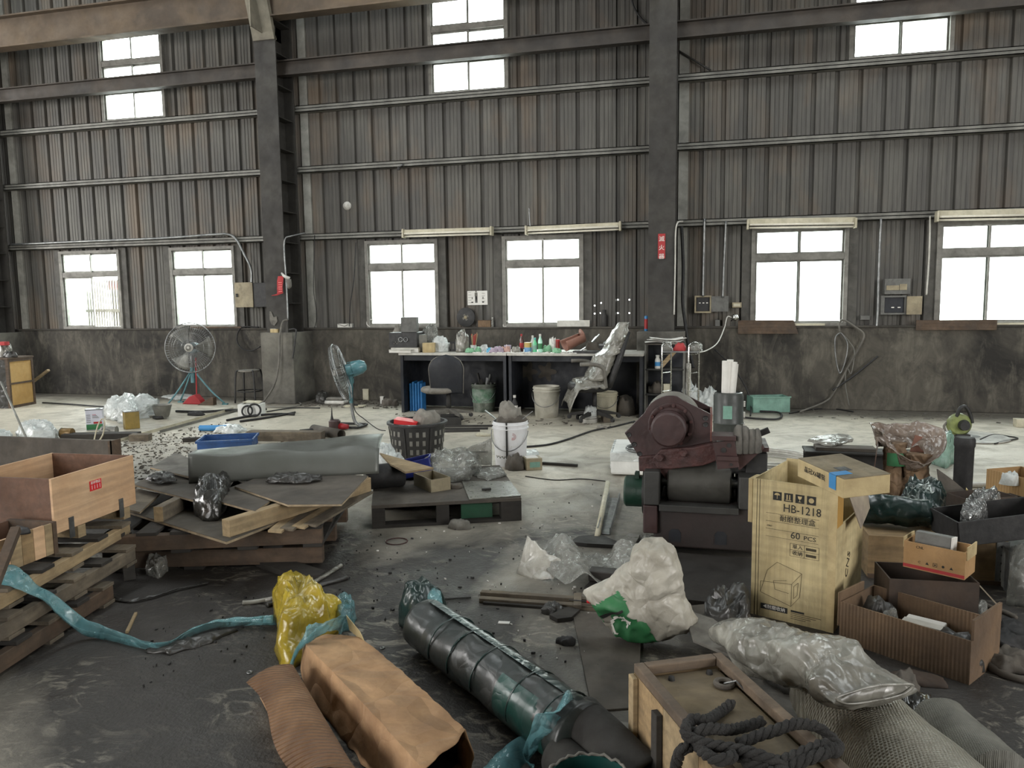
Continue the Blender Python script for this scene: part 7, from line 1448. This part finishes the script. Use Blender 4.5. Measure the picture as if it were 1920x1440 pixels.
for s in [(.12, .82, .20, .65), (.20, .65, .32, .58), (.32, .58, .62, .63), (.62, .63, .50, .72), (.50, .72, .12, .74), (.50, .72, .50, .88), (.62, .63, .60, .80), (.60, .80, .50, .88), (.12, .82, .50, .88), (.12, .74, .12, .82), (.53, .73, .53, .82), (.58, .70, .57, .79), (.53, .73, .58, .70), (.53, .82, .57, .79), (.28, .72, .44, .70), (.28, .72, .30, .78), (.30, .78, .47, .79)]: ln(*s)
dl.obj('drawing_lines', 'print_brown', hbx)
lb_ = prt(.13, .46, .90, .94, 'print_black', 'maker_band'); text('◀耐磨收納', .020, 'print_white', Matrix.Translation((HX(.295), -.0016, HZ(.92))) @ FACE, lb_)
for i in range(4): prt(.50, .86-.06*i, .925+.013*i, .928+.013*i, 'print_brown', 'small_print')
prt(.50, .66, .905, .918, 'print_black', 'heading_band')
text('CNS', .06, 'print_brown', Matrix.Translation((wb+.001, .20, .24)) @ Matrix.Rotation(PI/2, 4, 'Z') @ Matrix.Rotation(PI/2, 4, 'X') @ Matrix.Rotation(1.2, 4, 'Z'), hbx, 'side_lettering')
# carton resting on it
cA = P(1496, 860, .725); cD = P(1582, 896, .715); th2 = ang(cA, cD); wq = (cD-cA).length
r = T('carton', 'flat tan carton with blue tape resting on tall carton', 'box', cA+Vector((0, 0, -.075)), th2, ry=.05, rx=.05)
MB().b(0, wq, 0, .20, 0, .075).obj('body', 'cardboard_box', r, bevel=.003); MB().b(-.001, wq+.001, .004, .201, .0755, .078).obj('dusty_top', mat('carton_top', '#94886f', '#7a6f59', amt=.4, scale=7, rough=.85, pat='wood', pscale=10, pamt=.3), r)
MB().b(wq*.55, wq*.72, .05, .10, .0785, .079).obj('hand_hole', 'black', r); MB().b(wq*.72, wq*.86, -.002, .07, .079, .0795).obj('blue_tape', 'print_blue', r); MB().b(wq*.72, wq*.86, -.0025, -.001, .02, .078).obj('blue_tape', 'print_blue', r)
text('晶冠X6罐裝', .026, 'print_black', Matrix.Translation((wq*.40, -.001, .045)) @ FACE, r, 'lettering', 1.1)
# ================================================================ RIGHT CLUSTER
def carton(name, label, pa, pb, z, h, d, m, dz=None, part=True, rzo=0, cat='box', t=.006):
    a, b = P(pa[0], pa[1], z), P(pb[0], pb[1], z); L = (b-a).length; r = T(name, label, cat, a, ang(a, b)+rzo)
    MB().b(0, L, 0, t, 0, h).obj('front_wall', m, r); MB().b(0, L, d-t, d, 0, h).obj('back_wall', m, r); MB().b(0, t, t, d-t, 0, h).obj('side_wall', m, r); MB().b(L-t, L, t, d-t, 0, h).obj('side_wall', m, r); MB().b(t, L-t, t, d-t, 0, t).obj('bottom', m, r)
    return r, L
r, L = carton('open_carton', 'open brown cardboard tray box lowest in right cluster', (1573, 1200), (1817, 1285), 0, .165, .28, 'cardboard_brown')
MB().b(L-.006, L+.004, .01, .27, .166, .24).obj('side_flap', 'cardboard_brown', r); MB().b(-.01, -.001, .0, .2, .06, .2).obj('side_flap', 'cardboard_brown', r)
oc_ = r.location.copy(); tb = r.rotation_euler.z
def inbox(x, y, z): return TR(oc_, tb) @ Vector((x, y, z))
r = T('white_carton', 'small crushed white carton inside the open brown tray box', 'box', inbox(.20, .10, .008), tb+.15); MB().b(0, .14, 0, .10, 0, .11).obj('body', 'paper', r, bevel=.004); MB().b(-.001, .141, -.001, .05, .1105, .113).obj('lid_flap', 'white_paint', r)
for i, (x, y, rr, h, m, lb) in enumerate([(.08, .16, .07, .13, 'film_dark', 'dark film bundle at left inside open brown tray box'), (.155, .09, .04, .13, 'film_clear', 'clear crumple beside white carton in the tray box'), (.40, .10, .09, .11, 'film_dark', 'dusty grey film at right inside open brown tray box')]):
    p = inbox(x, y, .008); lump('film_bundle', lb, 'film', p, rr, rr*.8, h, m, 120+i, .5)
r, L = carton('dark_carton', 'dark dusty carton under the small printed carton', (1664, 1180), (1832, 1190), 0, .22, .22, 'cardboard_dark')
mb = MB(); mb.add([(L, .0, .21), (L, .16, .21), (L+.09, .12, .12), (L+.07, -.03, .13)], [(0, 1, 2, 3)]); mb.obj('side_flap', mat('flap_grey', '#8d8371', amt=.3, rough=.85), r, solid=.005)
zc = P(1693, 1059, .0); r, L = carton('printed_carton', 'small tan carton with red stripe and symbols', (1693, 1062), (1808, 1088), .235, .115, .14, mat('carton_tan', '#b08c60', '#9c7a50', amt=.3, scale=5, rough=.8))
MB().b(0, L, -.001, 0, .004, .018).obj('red_stripe', 'print_red', r); text('CNL', .016, 'print_brown', Matrix.Translation((L*.27, -.001, .098)) @ FACE, r)
for i, s in enumerate('C▲▣●▲'): text(s, .014 if i != 2 else .022, 'print_black', Matrix.Translation((L*(.27+.13*i), -.001, .035)) @ FACE, r, 'symbol')
MB().b(-.006, -.001, .01, .13, .085, .13).obj('flap', 'cardboard_box', r); MB().b(L+.001, L+.006, .01, .13, .08, .135).obj('flap', 'cardboard_box', r)
o_ = r.location.copy(); tz_ = r.rotation_euler.z; r = T('insert_box', 'grey folded box insert standing in the small printed carton', 'box', TR(o_, tz_) @ Vector((.03, .03, .03)), tz_, rx=-.1); MB().b(0, .14, 0, .05, 0, .125).obj('body', 'panel_grey', r, bevel=.002); MB().b(.141, .15, 0, .05, .02, .125).obj('end_flap', 'paper', r)
# plywood case behind
r, L = carton('plywood_case', 'long plywood case with riveted metal corner behind cartons', (1626, 1082), (1888, 1098), 0, .215, .55, 'ply_old', t=.012, cat='crate')
MB().b(L-.055, L+.002, -.003, 0, 0, .216).obj('corner_strip', 'galv', r); MB().b(0, L, -.012, -.0, .0, .02).obj('base_rail', 'wood_brown', r)
for i in range(5): MB().lathe([(0, .003), (.005, .002), (.006, 0)], 8, Matrix.Translation((L-.03, -.003, .03+i*.04)) @ Matrix.Rotation(PI/2, 4, 'X')).obj('rivet', 'steel_dark', r)
MB().b(.012, L-.012, .012, .535, .19, .205).obj('lid_board', 'ply_old', r)
zt = .217
def rb(px, py, z): return P(px, py, z)
mb, c = rollmesh(Vector((.80, 4.28, zt+.075)), Vector((1.12, 4.22, zt+.075)), .078, .07, amp=.3, seed=21, sc=8, m=30, zmin=zt+.003); one('dark_bag', 'dark green plastic bag lying on the plywood case', 'bag', mb, 'film_green', c, smooth=True)
gbag('twisted dark bag end with teal glints on plywood case', [(1690, 960), (1700, 930), (1745, 928), (1772, 950), (1765, 985), (1720, 990)], .13, 'film_green', 131, .5, 11, z=zt+.002)
r = T('white_carton', 'small white open box at the back of plywood case', 'box', P(1752, 990, zt+.002), .25, rx=.1); openbox(MB(), .12, .09, .07, .004, x0=0).obj('body', 'paper', r)
r = T('black_case', 'slanted black open case at right edge over plywood case', 'case', P(1800, 1026, zt)+Vector((0, 0, .0)), .22, ry=-.12)
openbox(MB(), .48, .26, .12, .008, x0=0).obj('body', 'rubber', r, bevel=.003)
gbag('silver crinkled foil bag between white box and black case', [(1798, 985), (1815, 960), (1850, 945), (1880, 945), (1860, 965), (1835, 995)], .10, mat('foil', '#9a9a98', '#7c7c7a', amt=.3, scale=8, rough=.22, metal=.4, pat='creases', pscale=16, bump=1), 133, .5, 12, z=zt+.06)
gbag('clear film draped over right end of plywood case', [(1888, 1135), (1890, 1098), (1925, 1090), (1960, 1100), (1960, 1150)], .22, 'film_clear', 134, .4, 7)
r = T('steel_box', 'dark grey steel box end at right frame edge', 'box', P(1898, 1120)); MB().b(0, .3, .05, .5, 0, .2).obj('body', 'panel_grey', r, bevel=.004); MB().b(-.004, .0, .06, .1, .0, .2).obj('edge', 'galv', r)
# kraft sacks and canopy
for i, (px, py, rr, h, lb) in enumerate([(1690, 955, .085, .30, 'wrinkled brown paper sack with green print standing'), (1735, 960, .10, .24, 'squat wrinkled brown paper sack right of green printed one')]):
    p = P(px, py, 0)
    mb = MB(); R_ = []
    for k in range(26):
        tt = k/25; ww = rr*(1-.25*math.sin(tt*PI*.9)); q = []
        for j in range(30):
            a = 2*PI*j/30; kk = ww*(1+.45*(rdg((math.cos(a)*.3, math.sin(a)*.3, tt*.5), 6, i+5)-.5)+.07*noise.noise(Vector((math.cos(a)*3, math.sin(a)*3, tt*9)))); q.append((kk*math.cos(a), kk*.8*math.sin(a), tt*(h+.10)))
        R_.append(q)
    mb.loft(R_); r = T('paper_sack', lb, 'sack', (p.x, p.y+.25, 0)); mb.obj('sack', 'kraft_sack', r, smooth=True)
    if i == 0: MB().grid(10, 6, lambda u, v: ((rr*.96)*math.sin(lerp(-.8, .8, u)), -(rr*.80)*math.cos(lerp(-.8, .8, u))-.012, lerp(.25, .34, v))).obj('green_print', 'print_green', r, smooth=True)
sc_ = P(1710, 960, 0)+Vector((0, .25, 0))
def canopy(u, v):
    a = 2*PI*u; rr = lerp(.10, .22, v)*(1+.12*math.sin(3*a+1)); x = rr*math.cos(a)*1.05; y = rr*math.sin(a)*.8; z = .33+.12*v + x*-.22 + (.06*math.sin(a*2+.5)) + y*.55
    k = rdg((x, y, z), 9, 4)-.5; return (x+.02*k, y, z+.05*k)
r = T('clear_sack', 'clear brown tinted plastic sack with wide open mouth', 'sack', (sc_.x, sc_.y, 0))
MB().grid(60, 16, canopy).obj('mouth', mat('film_brown', '#7b6a5e', '#5f5148', amt=.35, dirt='#b5aca0', scale=9, rough=.22, alpha=.93, pat='creases', pscale=9, bump=.9, coat=.5), r, smooth=True, solid=.002)
MB().grid(20, 20, lambda u, v: (lerp(-.24, -.10, v*.3)+.05*u, -.05+lerp(-.1, .15, u), lerp(.06, .40, v)+.02*math.sin(v*9))).obj('side_sheet', mat('brown_sheet', '#5d4438', '#463329', amt=.35, rough=.4), r, smooth=True, solid=.003)
MB().b(-.04, .09, .06, .07, .34, .46, Euler((0, .25, 0)).to_matrix().to_4x4()).obj('card_insert', 'terracotta', r)
gbag('mint tinted film draped behind the open clear sack', [(1742, 868), (1752, 852), (1785, 852), (1792, 866), (1775, 880)], .22, mat('film_mint', '#8fb09f', '#6f9584', amt=.3, scale=6, rough=.3, alpha=.7, pat='creases', pscale=6, bump=.5), 135, .3, 7)
q = P(1806, 950, 0); r = T('black_cylinder', 'tall black steel cylinder standing right of clear sack', 'cylinder', (q.x-.04, q.y-.1, 0)); MB().lathe([(0, 0), (.055, 0), (.057, .42), (.062, .43), (.062, .47), (.055, .485), (0, .485)], 28).obj('body', 'rubber', r, smooth='edge'); MB().lathe([(.058, .1), (.062, .12), (.058, .14)], 28).obj('band', 'steel_dark', r, smooth=True)
v = [P(x, y, .2) for x, y in [(1765, 868), (1790, 905), (1822, 955), (1790, 975), (1768, 930)]]
r = T('torn_board', 'torn yellow edged fibre board leaning on black cylinder', 'board', P(1800, 975, .0), .3, rx=-.25); fpr(MB(), [(-.10, 0), (.04, 0), (.10, .14), (-.02, .25), (-.11, .32)], 0, .012).obj('board', 'hardboard', r); fpr(MB(), [(.03, .02), (.05, .0), (.11, .13), (.06, .2)], -.004, .0).obj('yellow_edge', 'film_yellow', r)
# i-beam
a, b = P(1513, 908), P(1660, 915); th = ang(a, b); r = T('steel_beam_offcut', 'short dark steel i-beam lying behind the tall carton', 'beam', (a.x-.02, a.y, 0), th)
Lb = .78; mb = MB(); mb.b(0, Lb, 0, .24, .235, .25); mb.b(0, Lb, .11, .13, .02, .235); mb.b(0, Lb, 0, .24, 0, .018); mb.obj('profile', 'steel_dark', r, bevel=.003); MB().b(.08, .5, .05, .2, .251, .275).obj('top_plate', 'hardboard', r)
gbag('dusty grey film pad lying on the short i-beam', [(1515, 828), (1530, 820), (1590, 818), (1600, 828), (1560, 838)], .03, 'film_grey', 136, .4, 9, z=.277)
# disc, tool and lead
q = P(1812, 820); r = T('round_plate', 'large pale round plate lying on the floor at right', 'plate', (q.x, q.y, 0)); MB().lathe([(0, 0), (.37, 0), (.375, .008), (.37, .014), (0, .014)], 48).obj('disc', mat('disc_dusty', '#b5b1a6', '#7d7a72', amt=.4, scale=6, rough=.45), r, smooth='edge'); MB().lathe([(.05, .0145), (.12, .015)], 32).obj('worn_ring', 'panel_grey', r)
q = W(1797, 812, 8.3); r = T('power_tool', 'dusty yellow green power tool standing on round plate', 'power tool', (q.x, 8.3, .016))
Mx = Matrix.Translation((0, 0, .12)) @ Matrix.Rotation(PI/2, 4, 'X'); MB().lathe([(0, .05), (.09, .045), (.11, .02), (.11, -.02), (0, -.03)], 24, Mx).obj('housing', mat('tool_green', '#8f9a5a', '#6d7548', amt=.35, scale=10, rough=.5), r, smooth='edge')
MB().lathe([(0, .10), (.045, .10), (.055, .05), (0, .05)], 16, Mx @ Matrix.Translation((.03, .0, 0))).obj('motor', 'black', r, smooth='edge'); MB().tube(bez([(-.03, -.03, .20), (-.01, -.04, .28), (.04, -.03, .30), (.09, -.02, .22), (.11, -.02, .14)], 6), .018, 8).obj('handle', 'black', r, smooth=True)
MB().tube(bez([(-.10, 0, .14), (-.13, 0, .10), (-.12, 0, .05)], 6), .012, 8).obj('front_knob', 'stone_grey', r, smooth=True); MB().b(-.03, .09, -.06, .02, .0, .03).obj('base_shoe', 'black', r)
pipe('grey lead with plug curling right of the round plate', [P(1838, 824, .016), P(1862, 815, .012), P(1890, 818, .01), P(1908, 822, .01), P(1880, 828, .01), P(1865, 832, .01)], .007, 'rubber', 'cable', 'cable')
# right edge cartons
r, L = carton('orange_carton', 'orange brown opened carton at the right edge', (1848, 920), (1990, 960), 0, .16, .3, 'cardboard', t=.006)
r, L = carton('dark_carton', 'low dark open carton left of the orange carton', (1838, 985), (1955, 975), 0, .11, .25, 'cardboard_dark')
r, L = carton('dark_carton', 'dim flat carton wedged behind black case', (1815, 1000), (1905, 992), .0, .20, .2, 'cardboard_dark')
lump('cloth', 'white scrap on the orange carton at frame edge', 'cloth', P(1905, 915, .1)+Vector((0, .1, 0)), .06, .05, .08, 'film_white', 137)
one('white_tube', 'short white tube lying behind the low dark carton', 'tube', MB().tube([(-.1, 0, .02), (.14, .02, .02)], .02, 10), 'white_plastic', P(1838, 915), smooth='edge')
boxthing('carton', 'small pale box far at right frame edge', 'box', P(1914, 800, 0), .12, .1, .08, 'enamel_cream')
# floor mess, lower right
for px, h, m, s, lb in [([(1835, 1200), (1850, 1180), (1890, 1175), (1925, 1190), (1930, 1220), (1880, 1225)], .05, 'rubber', 141, 'black rag bunch on floor right of the open tray box'), ([(1840, 1250), (1870, 1225), (1920, 1230), (1940, 1262), (1880, 1268)], .04, 'hardboard', 142, 'dusty rag bunch lower right on floor'), ([(1828, 1160), (1838, 1145), (1852, 1150), (1848, 1172)], .05, 'film_clear', 143, 'clear cup like film on floor at tray box corner')]:
    gbag(lb, px, h, m, s, .6, 13, 'rag', 'rag')
pipe('pale flat hose curving over floor at the right edge', [P(1850, 1245, .015), P(1885, 1265, .012), P(1930, 1275, .012), P(1990, 1270, .012)], .014, 'hardboard', 'hose', 'hose')
pipe('frayed grey cord on the floor behind the tray box', [P(1840, 1130, .01), P(1862, 1140, .01), P(1890, 1150, .01), P(1905, 1158, .01)], .01, 'hardboard', 'cord', 'cord')
gbag('low shelf of cardboard scraps under the tray box edge', [(1660, 1268), (1700, 1258), (1770, 1275), (1775, 1292), (1700, 1285)], .02, 'cardboard_dark', 144, .3, 12, 'scrap', 'scrap')
# floor litter nobody could count
def zone(poly):
    def f(a, b):
        while True:
            xs = [p[0] for p in poly]; ys = [p[1] for p in poly]; x, y = random.uniform(min(xs), max(xs)), random.uniform(min(ys), max(ys))
            if ptin((x, y), poly): return P(x, y)
    return f
litter('floor_litter', 'wood chips and dark scraps strewn behind the pallet stack', 700, zone([(205, 830), (420, 790), (470, 815), (360, 850), (350, 900), (245, 920)]), mat('chip_dark', '#59534a', '#3d3933', amt=.4, scale=9, rough=.9), .012, 201)
litter('floor_litter', 'pale chips scattered on the dusty floor behind pallets', 170, zone([(200, 830), (460, 795), (700, 830), (380, 850), (330, 890), (245, 900)]), 'pine_grey', .012, 202)
litter('floor_litter', 'debris along the foot of the plinth wall', 200, zone([(560, 748), (760, 752), (745, 768), (560, 762)]), 'hardboard', .03, 203)
litter('floor_litter', 'small dark crumbs scattered over the near floor', 260, zone([(650, 1000), (1150, 900), (1160, 1300), (820, 1150), (450, 1250), (250, 1300), (300, 1150)]), 'rubber', .006, 204)
litter('floor_litter', 'tiny white crumbs scattered over the near floor', 60, zone([(650, 1000), (1150, 900), (1160, 1300), (820, 1150)]), 'paper', .006, 205)
litter('floor_litter', 'scraps along the foot of the right wall', 90, zone([(1490, 766), (1900, 772), (1880, 795), (1500, 785)]), 'stone_grey', .022, 206)
litter('floor_litter', 'scraps under desks and around chair legs', 120, zone([(740, 775), (1200, 780), (1180, 800), (760, 800)]), 'hardboard', .018, 207)
